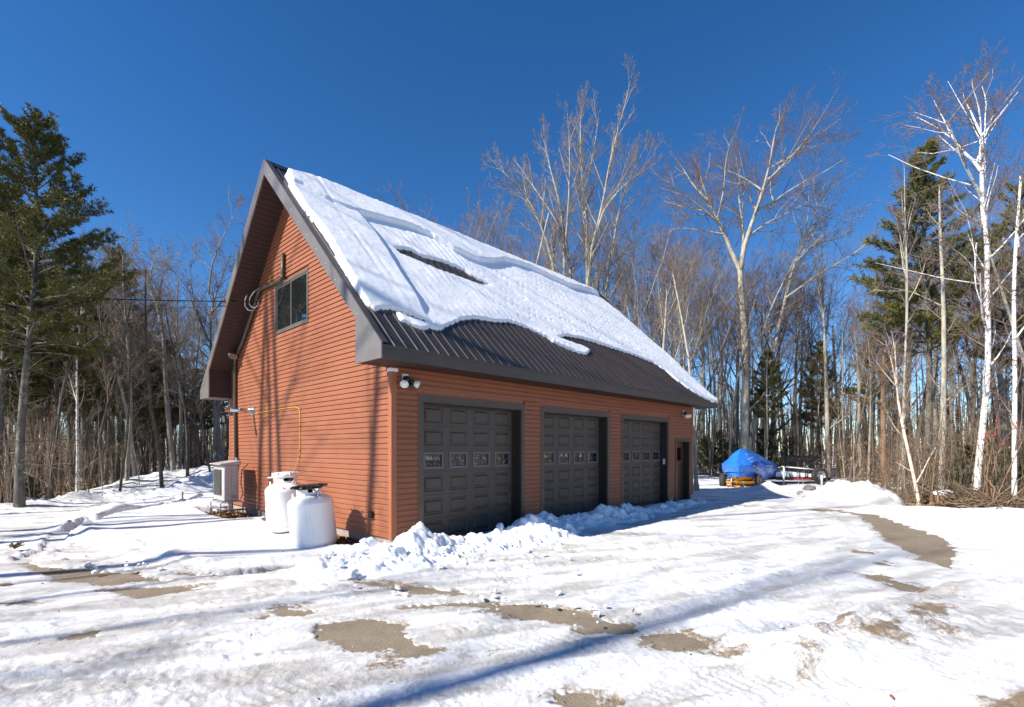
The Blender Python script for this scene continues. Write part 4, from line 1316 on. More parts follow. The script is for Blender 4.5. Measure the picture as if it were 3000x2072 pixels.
def tank(u, v, z, lean, label, worn, lid_dark):
    e = local_empty('propane_tank', u, v, z)
    lx, ly = lean
    e.rotation_euler = (0, 0, 0)
    e.rotation_euler = (ly, -lx, 0)
    tag(e, label, 'propane tank', 'propane tanks by the gable')
    mat = M['tank_worn' if worn else 'tank_clean']
    rad = 0.405
    prof = [(0.0, 0.045)]
    for k in range(1, 11):
        a = math.pi / 2 * k / 10
        prof.append((rad * math.sin(a), 0.045 + 0.20 * (1 - math.cos(a))))
    prof += [(rad + 0.002, 0.25), (rad, 0.262), (rad, 0.60), (rad, 0.935), (rad + 0.002, 0.94), (rad + 0.002, 0.955), (rad, 0.96)]
    for k in range(1, 13):
        a = math.pi / 2 * k / 12
        prof.append((rad * math.cos(a), 0.96 + 0.19 * math.sin(a)))
    body = link('body', MB().lathe(prof, 48).mesh('body', True), mat, e)
    auto_smooth(body, 40)
    foot = MB().lathe([(0.30, 0.0), (0.30, 0.10), (0.285, 0.10), (0.285, 0.0)], 32)
    link('foot_ring', foot.mesh('foot_ring', True), M['rubber'] if not worn else mat, e)
    # collar with two hand holes, as panels between the holes
    cr, c0, c1 = 0.225, 1.10, 1.265
    col = MB()
    def wall(a0, a1, z0, z1, n):
        pr = [(cr, z0), (cr, z1), (cr - 0.006, z1), (cr - 0.006, z0), (cr, z0)]
        col.lathe(pr, n, a0, a1)
    hole_c, hole_w = (R(-48), R(132)), R(28)
    wall(R(-48) + hole_w, R(132) - hole_w, c0, c1, 16); wall(R(132) + hole_w, R(312) - hole_w, c0, c1, 16)
    for h in hole_c:
        wall(h - hole_w, h + hole_w, c0, c0 + 0.06, 8); wall(h - hole_w, h + hole_w, c1 - 0.035, c1, 8)
        for sg in (-1, 1):
            for k in range(4):
                a0 = h + sg * hole_w - sg * k * R(1.6); a1 = h + sg * hole_w - sg * (k + 1) * R(1.6)
                hh = 0.035 * (1 - math.sqrt(max(0, 1 - (1 - (k + 0.5) / 4) ** 2)))
                a0, a1 = sorted((a0, a1))
                wall(a0, a1, c0 + 0.06, c0 + 0.06 + 0.035 * ((4 - k) / 4) ** 2, 1); wall(a0, a1, c1 - 0.035 - 0.035 * ((4 - k) / 4) ** 2, c1 - 0.035, 1)
    auto_smooth(link('collar', col.mesh('collar'), mat, e), 40)
    vb = MB().lathe([(0.06, 1.12), (0.06, 1.20), (0.03, 1.22), (0.03, 1.25)], 12)
    link('valve', vb.mesh('valve', True), M['dark'], e)
    if lid_dark:
        ld = MB(); n = 40; prof2 = [(0.234, 1.240), (0.242, 1.262), (0.228, 1.286), (0.14, 1.310), (0.0, 1.318)]
        ld.lathe(prof2, n)
        lid = link('lid', ld.mesh('lid', True), M['black_plastic'], e)
        rib = MB().box(0.06, 0.215, -0.006, 0.006, 1.285, 1.320).mesh('lid_rib')
        for k in range(12):
            o = link('lid_rib', rib, M['black_plastic'], lid); o.rotation_euler = (0, R(5), k * math.pi / 6)
        lid.rotation_euler = (R(4), R(2), 0)
    else:
        ld = MB().lathe([(0.24, 1.235), (0.252, 1.25), (0.250, 1.30), (0.225, 1.335), (0.17, 1.352), (0.0, 1.358)], 40)
        lid = link('lid', ld.mesh('lid', True), mat, e)
        rib = MB().box(0.150, 0.262, -0.016, 0.016, 1.25, 1.345).mesh('lid_rib')
        for k in range(6):
            o = link('lid_rib', rib, mat, lid); o.rotation_euler = (0, 0, k * math.pi / 3 + 0.3)
        o = link('lid_hinge', MB().box(-0.34, -0.24, -0.05, 0.05, 1.235, 1.262).mesh('lid_hinge'), mat, lid); o.rotation_euler = (0, 0, 0.25)
    for a in (R(218), R(-33), R(90)):
        pts = []
        c = Vector((0.30 * math.cos(a), 0.30 * math.sin(a), 1.085)); t = Vector((-math.sin(a), math.cos(a), 0))
        for k in range(9):
            b = math.pi * k / 8
            pts.append(c + t * 0.038 * math.cos(b) + Vector((0, 0, 0.075 * math.sin(b))))
        link('lifting_lug', MB().tube(pts, 0.011, 8).mesh('lifting_lug', True), mat, e)
    if not lid_dark:                          # printed mark: half round badge with lettering under it, and a small red roundel
        bd = MB(); rr = rad + 0.0025; a0 = R(214)
        def on(s, z): return (rr * math.cos(a0 + s / rad), rr * math.sin(a0 + s / rad), z)
        def stroke(pts, w):
            b0 = len(bd.v)
            for s, z in pts: bd.v += [on(s, z + w / 2), on(s, z - w / 2)]
            for i in range(len(pts) - 1): bd.f.append((b0 + 2 * i, b0 + 2 * i + 1, b0 + 2 * i + 3, b0 + 2 * i + 2))
        arc = [(0.17 * math.cos(math.pi * k / 16), 0.70 + 0.15 * math.sin(math.pi * k / 16)) for k in range(17)]
        stroke(arc, 0.010); stroke([(-0.17 + 0.034 * k, 0.70) for k in range(11)], 0.008); stroke([(-0.17 + 0.034 * k, 0.63) for k in range(11)], 0.005)
        for k in range(9):
            stroke([(-0.15 + k * 0.034, 0.665), (-0.15 + k * 0.034 + 0.018, 0.665)], 0.022)
        for s in (-0.06, 0.02, 0.07):
            stroke([(s, 0.745), (s + 0.035, 0.745)], 0.030)
        link('printed_badge', bd.mesh('printed_badge'), M['ink'], body)
        bd = MB(); a0 = R(262)
        for k in range(8):
            pass
        rr2 = 0.385
        c = Vector((rr2 * math.cos(R(-72)), rr2 * math.sin(R(-72)), 1.032))
        n = Vector((math.cos(R(-72)), math.sin(R(-72)), 0.9)).normalized(); t = Vector((-math.sin(R(-72)), math.cos(R(-72)), 0)); b_ = n.cross(t)
        ring = [c + n * 0.004 + t * 0.022 * math.cos(2 * math.pi * k / 12) + b_ * 0.016 * math.sin(2 * math.pi * k / 12) for k in range(12)]
        bd.add(ring, [tuple(range(12))])
        link('red_roundel', bd.mesh('red_roundel'), M['red'], body)
    return e
tank(-0.77, 1.36, -0.14, (R(6.3), R(-1.0)), 'worn white propane tank with a black lid leaning in the snow', True, True)
tank(-0.60, 3.03, -0.01, (R(2.6), 0), 'clean white propane tank with a white lid and printed badge', False, False)

# ---- heat pump on its stand
hu0, hu1, hv0, hv1, hz0, hz1 = -0.74, -0.39, 6.68, 7.56, 0.46, 1.40
M['hp_white'] = paint('hp_white', (0.47, 0.425, 0.395), 0.42, var=0.05)
M['hp_grille'] = paint('hp_grille', (0.22, 0.215, 0.20), 0.5, metal=0.3)
hp_ = local_empty('heat_pump', (hu0 + hu1) / 2, (hv0 + hv1) / 2, 0.02)
tag(hp_, 'beige outdoor heat pump unit standing on a metal frame by the gable', 'heat pump')
hw, hl = (hu1 - hu0) / 2, (hv1 - hv0) / 2
z0, z1 = hz0 - 0.02, hz1 - 0.02
cab = MB(); cab.box(-hw, hw, -hl, hl, z0, z1)
co = link('cabinet', cab.mesh('cabinet'), M['hp_white'], hp_)
bv = co.modifiers.new('bevel', 'BEVEL'); bv.width = 0.02; bv.segments = 3
link('side_seam', MB().box(-0.012, -0.006, -hl - 0.003, -hl + 0.01, z0 + 0.02, z1 - 0.02).box(hw - 0.05, hw - 0.045, -hl - 0.003, -hl + 0.01, z0 + 0.02, z1 - 0.02).mesh('side_seam'), M['hp_grille'], hp_)
for k in range(3):
    link('louvre', MB().box(0.01, hw - 0.06, -hl - 0.004, -hl + 0.004, z0 + 0.07 + k * 0.035, z0 + 0.08 + k * 0.035).mesh('louvre'), M['dark'], hp_)
link('rating_label', MB().box(0.03, 0.075, -hl - 0.002, -hl + 0.003, z1 - 0.42, z1 - 0.08).mesh('rating_label'), paint('sticker', (0.52, 0.44, 0.42), 0.5, var=0.5, scale=60), hp_)
link('warning_label', MB().box(0.035, 0.07, -hl - 0.0035, -hl - 0.0025, z1 - 0.20, z1 - 0.185).mesh('warning_label'), M['ink'], hp_)
link('service_cover', MB().box(-hw + 0.03, -0.03, -hl - 0.003, -hl + 0.004, z0 + 0.03, z0 + 0.12).mesh('service_cover'), paint('hp_cover', (0.55, 0.50, 0.47), 0.5), hp_)
gr = MB()
g0, g1 = -hl + 0.22, hl - 0.03
link('fan_opening', MB().box(-hw - 0.002, -hw + 0.01, g0, g1, z0 + 0.14, z1 - 0.12).mesh('fan_opening'), M['dark'], hp_)
n = 26
for k in range(n):
    zz = z0 + 0.15 + (z1 - z0 - 0.28) * k / (n - 1)
    gr.box(-hw - 0.03, -hw - 0.022, g0, g1, zz - 0.004, zz + 0.004)
for k in range(6):
    yy = g0 + (g1 - g0) * k / 5
    gr.box(-hw - 0.034, -hw - 0.0305, yy - 0.004, yy + 0.004, z0 + 0.14, z1 - 0.12)
tag(link('fan_grille', gr.mesh('fan_grille'), M['hp_grille'], hp_), kind='stuff')
link('front_label', MB().box(-hw - 0.004, -hw + 0.004, -hl + 0.05, -hl + 0.17, z0 + 0.30, z1 - 0.10).mesh('front_label'), paint('hp_label', (0.50, 0.52, 0.58), 0.5, var=0.4, scale=30), hp_)
tp = MB()
tp.prism([(-hw - 0.10, z1 + 0.015), (-hw - 0.10, z1 + 0.04), (hw + 0.05, z1 + 0.115), (hw + 0.05, z1 + 0.005), (-hw, z1 + 0.005)], -hl - 0.02, hl + 0.02, 'y')
link('rain_cover', tp.mesh('rain_cover'), M['hp_white'], hp_)
for sv_ in (-hl + 0.03, hl - 0.03):
    fr = MB(); fr.tube([(-hw - 0.08, sv_, -0.10), (-hw - 0.08, sv_, z0 - 0.06), (-hw - 0.03, sv_, z0 - 0.018), (hw + 0.06, sv_, z0 - 0.018), (hw + 0.11, sv_, z0 - 0.06), (hw + 0.11, sv_, -0.10)], 0.018, 8)
    link('stand_frame', fr.mesh('stand_frame', True), M['galv'], hp_)
    link('stand_brace', MB().tube([(-hw - 0.08, sv_, 0.20), (hw + 0.11, sv_, 0.20)], 0.018, 8).mesh('stand_brace', True), M['galv'], hp_)
link('stand_crossbar', MB().box(-hw - 0.095, -hw - 0.065, -hl + 0.03, hl - 0.03, 0.24, 0.28).mesh('stand_crossbar'), M['galv'], hp_)
for x in (-0.04, 0.01):
    link('refrigerant_pipe', MB().tube([(x, -hl + 0.1, z0 + 0.02), (x, -hl + 0.1, 0.30), (x + 0.03, -hl + 0.12, 0.22), (x + 0.09, -hl + 0.18, 0.17), (hw + 0.30, -hl + 0.3, 0.16)], 0.022, 8).mesh('refrigerant_pipe', True), M['hp_white'], hp_)
link('power_cable', MB().tube([(hw + 0.26, -hl + 0.1, 1.40), (hw + 0.08, -hl + 0.02, 1.25), (hw + 0.05, -hl, 0.9), (hw + 0.10, -hl, 0.6), (hw + 0.06, -hl + 0.05, 0.48)], 0.011, 6).mesh('power_cable', True), M['cable'], hp_)

# dead leaves and grass along the foundation
def litter(name, n, sampler, label, cat, mats, size=(0.025, 0.06), seed=5):
    r = np.random.default_rng(seed)
    P = sampler(r, n)
    n = len(P)
    s = size[0] + (size[1] - size[0]) * r.random(n)
    a = r.random(n) * 6.28; tl = r.normal(size=(n, 2)) * 0.5
    ux = np.stack([np.cos(a), np.sin(a), tl[:, 0]], -1); uy = np.stack([-np.sin(a), np.cos(a), tl[:, 1]], -1)
    w = (0.35 + 0.4 * r.random(n))[:, None]
    q = [P + ux * s[:, None], P + uy * (s[:, None] * w), P - ux * s[:, None], P - uy * (s[:, None] * w) + [0, 0, 0.004]]
    V = np.stack(q, 1).reshape(-1, 3)
    me = np_mesh(name, V, np.arange(n * 4).reshape(n, 4))
    for m in mats: me.materials.append(m)
    me.polygons.foreach_set('material_index', r.integers(0, len(mats), n).astype(np.int32))
    return tag(link(name, me), label, cat, kind='stuff')
M['leaf_a'] = paint('leaf_a', (0.20, 0.085, 0.030), 0.8, var=0.4, scale=3)
M['leaf_b'] = paint('leaf_b', (0.30, 0.16, 0.070), 0.8, var=0.4, scale=3)
M['leaf_c'] = paint('leaf_c', (0.10, 0.060, 0.030), 0.85, var=0.4, scale=3)
M['leaf_or'] = paint('leaf_or', (0.36, 0.135, 0.040), 0.75, var=0.3, scale=3)
def samp(r, n):
    v = 0.3 + 8.0 * r.random(n); u = -0.02 - 0.75 * r.random(n) ** 1.4
    u = np.where(v > 5.2, -0.05 - 1.0 * r.random(n), u)
    z = 0.005 + 0.05 * r.random(n) ** 2
    return np.stack([GX + u * SY - v * CY, GY + u * CY + v * SY, z], -1)
litter('dead_leaves', 5200, samp, 'brown dead leaves and grass along the foot of the gable', 'leaves', [M['leaf_a'], M['leaf_b'], M['leaf_c']])
def samp2(r, n):
    x = -7 + 16 * r.random(n); y = 3.2 + 9 * r.random(n) ** 1.2
    return np.stack([x, y, 0.075 + 0.02 * r.random(n)], -1)
litter('leaf_scraps', 240, samp2, 'scattered leaf scraps on the packed snow of the drive', 'leaves', [M['leaf_a'], M['leaf_c']], (0.008, 0.022), 8)
# ================================================================== boat, trailers, stones
M['wrap'] = paint('wrap', (0.022, 0.175, 0.66), 0.30, var=0.22, scale=2.2, bump=0.35, bscale=9, coat=0.3)
M['wrap_light'] = paint('wrap_light', (0.55, 0.62, 0.80), 0.35, var=0.2, scale=4, bump=0.2, bscale=12)
bx, by = (2160 - 1500) / FPX * 28.0, 28.0; BZ = -0.40; BS = 1.27
ray = math.atan2(bx, by)
head = ray + R(10)
boat = empty('covered_boat', (bx, by, BZ), -head); boat.scale = (BS,) * 3          # local +y runs aft, away from the camera
tag(boat, 'boat shrink wrapped in bright blue film on a yellow trailer', 'boat')
st = [  # aft, half beam at gunwale, gunwale height, ridge height, lower edge half beam, lower edge height
    (0.00, 0.06, 1.02, 1.12, 0.05, 0.52), (0.20, 0.36, 1.00, 1.34, 0.22, 0.52), (0.55, 0.66, 0.98, 1.66, 0.46, 0.50), (0.85, 0.82, 0.97, 1.80, 0.58, 0.46), (1.05, 0.90, 0.96, 1.78, 0.66, 0.42),
    (1.6, 1.02, 0.96, 1.72, 0.80, 0.36), (2.3, 1.10, 0.97, 1.74, 0.92, 0.38), (3.0, 1.12, 0.97, 1.70, 0.98, 0.40), (3.8, 1.12, 0.95, 1.42, 1.00, 0.42), (4.5, 1.10, 0.90, 1.16, 1.00, 0.44), (5.0, 1.05, 0.80, 0.92, 0.98, 0.46)]
wr = MB(); ncol = 15
for (t, hb, zg, zr_, lb, zl) in st:
    for k in range(ncol):
        f = k / (ncol - 1) * 2 - 1
        a = abs(f)
        sgn = 1 if f > 0 else -1
        if a > 0.62:
            q = (a - 0.62) / 0.38; x = hb + (lb - hb) * q; z = zg + (zl - zg) * q
        else:
            q = a / 0.62; x = hb * q; z = zr_ + (zg - zr_) * (q ** 1.28) + 0.03 * math.sin(9 * q + t * 5)
            if a > 0.53: x *= 1.03
        wr.v.append((sgn * x, t, z))
nst = len(st)
for i in range(nst - 1):
    for k in range(ncol - 1):
        a = i * ncol + k
        wr.f.append((a, a + 1, a + 1 + ncol, a + ncol))
wr.f.append(tuple(range(ncol))[::-1]); wr.f.append(tuple((nst - 1) * ncol + k for k in range(ncol)))
wo = link('wrap', wr.mesh('wrap'), M['wrap'], boat); auto_smooth(wo, 24)
hl_ = MB()
for (t, hb, zg, zr_, lb, zl) in st:
    kz = 0.30 + (0.22 if t < 0.3 else 0.22 * max(0, 1 - t / 1.6)) - 0.08
    hl_.v += [(-lb * 0.97, t + 0.02, zl + 0.04), (-lb * 0.55, t + 0.02, (zl + kz) / 2 - 0.02), (0, t + 0.02, kz), (lb * 0.55, t + 0.02, (zl + kz) / 2 - 0.02), (lb * 0.97, t + 0.02, zl + 0.04)]
for i in range(nst - 1):
    for k in range(4):
        a = i * 5 + k
        hl_.f.append((a, a + 5, a + 6, a + 1))
link('hull', hl_.mesh('hull', True), M['yellow_paint'], boat)
# lettering and emblem printed on the film beside the bow
pr = MB()
def wpt(t, q):                               # point on the starboard top panel
    c = [np.interp(t, [s[0] for s in st], [s[j] for s in st]) for j in range(6)]
    x = c[1] * q; z = c[3] + (c[2] - c[3]) * (q ** 1.28)
    return Vector((x + 0.012, t - 0.012, z + 0.012))
def patch(t0, t1, q0, q1):
    pr.add([wpt(t0, q1), wpt(t1, q1), wpt(t1, q0), wpt(t0, q0)], [(0, 1, 2, 3)])
for k in range(8):
    a = k * math.pi / 4
    patch(0.50 + 0.028 * math.cos(a), 0.50 + 0.028 * math.cos(a) + 0.014, 0.60 + 0.05 * math.sin(a), 0.62 + 0.05 * math.sin(a))
for k, (a, b) in enumerate(((0.56, 0.58), (0.61, 0.635), (0.66, 0.68), (0.71, 0.735), (0.77, 0.79), (0.83, 0.86))):
    patch(a, b, 0.58, 0.61)
for a in (0.52, 0.60, 0.68):
    patch(a, a + 0.03, 0.72, 0.74); patch(a, a + 0.01, 0.74, 0.77); patch(a, a + 0.03, 0.77, 0.79)
pr.add([wpt(0.60, 0.36), wpt(0.68, 0.36), wpt(0.64, 0.42)], [(0, 1, 2)]); patch(0.63, 0.645, 0.27, 0.31)
link('printed_lettering', pr.mesh('printed_lettering'), M['white_plastic'], boat)
for t in (0.9, 1.5, 2.1):
    c = [np.interp(t, [s[0] for s in st], [s[j] for s in st]) for j in range(6)]
    link('strap', MB().tube([(c[4], t, c[5] + 0.05), (c[4] * 0.75, t, 0.22)], 0.010, 5).mesh('strap'), M['white_plastic'], boat)
trl = empty('boat_trailer', (bx, by, BZ), -head); trl.scale = (BS,) * 3
tag(trl, 'yellow boat trailer under the blue wrapped boat', 'trailer')
for sx in (-1, 1):
    link('frame_rail', MB().tube([(0.05 * sx, -0.7, 0.30), (0.55 * sx, 0.6, 0.26), (0.62 * sx, 1.2, 0.25), (0.62 * sx, 4.4, 0.25)], 0.05, 6).mesh('frame_rail'), M['yellow_paint'], trl)
link('tongue', MB().box(-0.045, 0.045, -1.0, 0.4, 0.27, 0.35).mesh('tongue'), M['yellow_paint'], trl)
link('winch_post', MB().box(-0.04, 0.04, -0.22, -0.12, 0.33, 0.62).box(-0.10, 0.10, -0.24, -0.10, 0.62, 0.66).mesh('winch_post'), M['yellow_paint'], trl)
link('jack', MB().tube([(-0.12, -0.62, 0.02), (-0.12, -0.62, 0.55)], 0.028, 8).mesh('jack', True), M['galv'], trl)
link('cross_beam', MB().box(-0.85, 0.85, 0.9, 1.0, 0.20, 0.29).mesh('cross_beam'), M['yellow_paint'], trl)
def wheel(parent, loc, rad, wid, axis_rot, rimmat):
    w = link('wheel', MB().lathe([(rad * 0.58, -wid / 2), (rad * 0.9, -wid / 2), (rad, -wid * 0.36), (rad * 1.01, 0), (rad, wid * 0.36), (rad * 0.9, wid / 2), (rad * 0.58, wid / 2)], 36).mesh('tyre', True), M['rubber'], parent)
    auto_smooth(w, 40)
    r_ = link('rim', MB().lathe([(rad * 0.60, -wid * 0.46), (rad * 0.56, -wid * 0.44), (rad * 0.50, -wid * 0.15), (rad * 0.30, -wid * 0.10), (rad * 0.16, -wid * 0.30), (0.0, -wid * 0.30)], 28).mesh('rim', True), rimmat, w)
    link('rim_back', MB().lathe([(rad * 0.60, wid * 0.46), (rad * 0.50, wid * 0.15), (0.0, wid * 0.10)], 28).mesh('rim_back', True), rimmat, w)
    w.location = loc; w.rotation_euler = axis_rot
    return w
for sx in (-1, 1):
    wheel(trl, (sx * 0.74, 0.75, 0.30), 0.33, 0.22, (0, R(90) if sx == -1 else R(-90), 0), M['galv'])
    link('fender', MB().lathe([(0.40, -0.13), (0.40, 0.13), (0.385, 0.13), (0.385, -0.13), (0.40, -0.13)], 14, R(-20), R(200)).mesh('fender', True), M['yellow_paint'], trl)
    f = trl.children[-1]; f.location = (sx * 0.74, 0.75, 0.30); f.rotation_euler = (R(90), 0, R(90))
gx0, gy0 = G(2177, 1431, 0.0)
def post(px, py, h, label):
    x, y = (px - 1500) / FPX * 27.0, 27.0
    o = MB().tube([(0, 0, -0.6), (0, 0, h)], 0.042, 10).build('marker_post', M['white_plastic'], None, True)
    o.location = (x, y, 0)
    e_ = link('post_cap', MB().lathe([(0.046, h - 0.01), (0.046, h + 0.01), (0.0, h + 0.03)], 10).mesh('post_cap', True), M['white_plastic'], o)
    tag(o, label, 'post')
post(2178, 1432, 0.06, 'short white post in the snow before the boat trailer')
# utility trailer behind the heap
ux, uy = G(2330, 1418, 0.0)
uy = 31.0; ux = (2330 - 1500) / FPX * uy; UZ = -0.42; US = 1.14
ut = empty('utility_trailer', (ux, uy, UZ), R(-8)); ut.scale = (US,) * 3
tag(ut, 'low utility trailer with raised mesh ramp and spare wheel', 'trailer')
pxm = uy / FPX
M['snow_cap'] = M['snow']
link('deck', MB().box(-1.0, 1.6, -0.1, 1.5, 0.34, 0.42).mesh('deck'), M['dark'], ut)
link('side_beam', MB().box(-1.0, 1.7, -0.16, -0.10, 0.28, 0.46).mesh('side_beam'), M['black_plastic'], ut)
link('side_rail', MB().tube([(-0.75, -0.13, 0.98), (1.05, -0.13, 0.80)], 0.03, 8).mesh('side_rail', True), M['black_plastic'], ut)
link('rail_snow', MB().tube([(-0.75, -0.13, 1.02), (0.2, -0.13, 0.93), (1.0, -0.13, 0.845)], 0.034, 8).mesh('rail_snow', True), M['snow'], ut)
for x in (-0.6, 0.05, 0.45, 0.85):
    link('rail_stake', MB().box(x - 0.02, x + 0.02, -0.155, -0.105, 0.42, 0.96 - 0.1 * (x + 0.7)).mesh('rail_stake'), M['black_plastic'], ut)
link('deck_snow', MB().prism([(-0.98, 0.42), (-0.98, 0.70), (-0.3, 0.74), (0.5, 0.66), (1.3, 0.56), (1.5, 0.42)], 0.0, 1.45, 'y').mesh('deck_snow'), M['snow'], ut)
link('jack_post', MB().tube([(-0.74, -0.35, 0.0), (-0.70, -0.35, 1.05)], 0.05, 10).mesh('jack_post', True), M['white_plastic'], ut)
link('jack_arm', MB().tube([(-0.66, -0.35, 1.08), (-0.35, -0.35, 0.45)], 0.022, 6).mesh('jack_arm', True), M['black_plastic'], ut)
link('reflector_strip', MB().box(-0.2, 0.75, -0.168, -0.162, 0.30, 0.36).mesh('reflector_strip'), M['red'], ut)
for k in range(2):
    x = 0.06 + k * 0.22
    link('safety_chain', MB().tube([(x, -0.2, 0.75), (x - 0.07, -0.24, 0.5), (x + 0.03, -0.26, 0.25), (x - 0.04, -0.3, 0.03)], 0.018, 6).mesh('safety_chain', True), M['galv'], ut)
# mesh ramp: frame, solid top band, wires
rg = link('mesh_ramp', MB().tube([(0.08, 1.55, 0.40), (0.08, 1.60, 1.60), (1.95, 1.60, 1.52), (1.95, 1.55, 0.40)], 0.028, 6).mesh('mesh_ramp'), M['black_plastic'], ut)
link('ramp_band', MB().add([(0.08, 1.60, 1.60), (1.95, 1.60, 1.52), (1.95, 1.59, 1.20), (0.08, 1.59, 1.22), (0.08, 1.62, 1.60), (1.95, 1.62, 1.52), (1.95, 1.61, 1.20), (0.08, 1.61, 1.22)], [(0, 3, 2, 1), (4, 5, 6, 7), (0, 1, 5, 4), (3, 7, 6, 2)]).mesh('ramp_band'), M['dark'], rg)
wm = MB()
for k in range(44):
    x = 0.12 + 1.8 * k / 43
    wm.box(x - 0.003, x + 0.003, 1.585, 1.592, 0.42, 1.2)
for k in range(16):
    z = 0.45 + 0.74 * k / 15
    wm.box(0.1, 1.93, 1.5925, 1.598, z - 0.003, z + 0.003)
tag(link('wire_mesh', wm.mesh('wire_mesh'), M['dark'], rg), kind='stuff')
sx_, sz_ = ((2400 - 1500) / FPX * (uy - 0.6) - ux) / US, (CAM_H - (1392 - HORIZON) / FPX * (uy - 0.6) - UZ) / US
wheel(ut, (sx_, -0.6, sz_), 0.39, 0.24, (R(90) + R(180), 0, 0), M['galv'])
link('wheel_bracket', MB().tube([(sx_ - 0.25, -0.72, 0.30), (sx_, -0.76, sz_ + 0.10), (sx_ + 0.25, -0.72, 0.30)], 0.025, 6).mesh('wheel_bracket'), M['black_plastic'], ut)
link('wheel_post', MB().tube([(sx_, -0.82, 0.10), (sx_, -0.82, sz_ + 0.02)], 0.05, 10).mesh('wheel_post', True), M['white_plastic'], ut)
M['stone'] = paint('stone', (0.20, 0.19, 0.18), 0.9, var=0.4, scale=5, bump=0.5, bscale=20)
for px, py, s, lab in ((2368, 1442, (0.20, 0.18, 0.20), 'dark grey boulder half buried in the snow pile by the trailer'), (2342, 1450, (0.13, 0.10, 0.07), 'low flat stone beside the boulder near the trailer')):
    x, y = G(px, py, 0.05)
    o = link('boulder', np_mesh('boulder', lump_mesh(91 + px, 0.5, 0.9) * s, None, ICO_F, True), M['stone'])
    try: o.data.set_sharp_from_angle(angle=R(30))
    except Exception: pass
    o.location = (x, y, s[2] * 0.5 + 0.10); tag(o, lab, 'stone', 'stones by the snow pile')
# plank end showing from a drift, rusty stake, fallen twig on the drive
x, y = G(302, 1494, 0.05)
o = MB().prism([(-0.16, 0.0), (-0.06, 0.14), (0.18, 0.24), (0.24, 0.22), (0.0, 0.11), (-0.09, 0.0)], -0.05, 0.05, 'y').build('plank_end', M['leaf_b'])
o.location = (x, y, 0.02); tag(o, 'tan curved plank end showing from a small snow drift', 'plank')
x, y = G(535, 1460, 0.25)
o = MB().box(-0.022, 0.022, -0.012, 0.012, 0.0, 0.42).add([(-0.022, -0.012, 0.42), (0.022, -0.012, 0.42), (0.0, 0.012, 0.46)], [(0, 1, 2)]).build('wooden_stake', M['leaf_a'])
o.location = (x, y, 0.02); tag(o, 'short rusty stake poking out of the snow near the heat pump', 'stake')
x, y = G(43, 1612, 0.05)
tw = MB()
r_ = random.Random(4)
for k in range(14):
    a = r_.uniform(0, 6.28); l = r_.uniform(0.08, 0.2)
    tw.tube([(0, 0, 0.02), (math.cos(a) * l * 0.5, math.sin(a) * l * 0.5, 0.05 + r_.uniform(0, 0.06)), (math.cos(a) * l, math.sin(a) * l, 0.03 + r_.uniform(0, 0.1))], [0.012, 0.014, 0.004], 5)
o = tw.build('pine_sprig', M['leaf_c']); o.location = (x, y, 0.06); tag(o, 'dark fallen pine sprig lying on the snowy track', 'sprig')
# ================================================================== trees
M['bark_grey'] = bark('bark_grey', (0.12, 0.105, 0.088), (0.33, 0.30, 0.255), 7, (0.30, 0.32, 0.22))
M['bark_pale'] = bark('bark_pale', (0.22, 0.195, 0.165), (0.48, 0.435, 0.37), 7, (0.40, 0.40, 0.26))
M['bark_dark'] = bark('bark_dark', (0.045, 0.036, 0.030), (0.135, 0.108, 0.085), 8)
M['bark_pine'] = bark('bark_pine', (0.050, 0.043, 0.038), (0.15, 0.13, 0.11), 8, (0.19, 0.215, 0.15))
M['bark_birch'] = bark('bark_birch', (0.10, 0.085, 0.075), (0.78, 0.74, 0.69), 6, None, True, 0.2)
M['bark_copper'] = bark('bark_copper', (0.42, 0.22, 0.13), (0.72, 0.58, 0.47), 5, None, True, 0.2)
M['bark_rust'] = bark('bark_rust', (0.13, 0.070, 0.040), (0.30, 0.19, 0.12), 6)
M['twig'] = paint('twig', (0.225, 0.185, 0.145), 0.8, var=0.3, scale=1.5)
M['twig_red'] = paint('twig_red', (0.18, 0.128, 0.105), 0.8, var=0.3, scale=1.5)
M['twig_brown'] = paint('twig_brown', (0.16, 0.105, 0.062), 0.85, var=0.35, scale=1.5)
M['twig_tan'] = paint('twig_tan', (0.25, 0.18, 0.115), 0.85, var=0.35, scale=1.5)
def needle_mat(name, a, b_):
    m, nt, b = new_mat(name)
    tc = nd(nt, 'TexCoord'); n = nd(nt, 'TexNoise', Scale=0.9, Detail=4.0); nt.links.new(tc.outputs['Object'], n.inputs['Vector'])
    n2 = nd(nt, 'TexNoise', Scale=9.0, Detail=2.0); nt.links.new(tc.outputs['Object'], n2.inputs['Vector'])
    c = ramp(nt, n.outputs[0], [(0.3, a), (0.7, b_)])
    f = ramp(nt, n2.outputs[0], [(0.52, (0, 0, 0)), (0.72, (0.55, 0.55, 0.55))])
    nt.links.new(mix(nt, f, c, (0.20, 0.13, 0.035)), b.inputs['Base Color'])
    b.inputs['Roughness'].default_value = 0.55
    b.inputs['Specular IOR Level'].default_value = 0.3
    return m
M['needles'] = needle_mat('needles', (0.060, 0.076, 0.020), (0.165, 0.160, 0.036))
M['needles_fir'] = needle_mat('needles_fir', (0.030, 0.060, 0.022), (0.090, 0.130, 0.040))

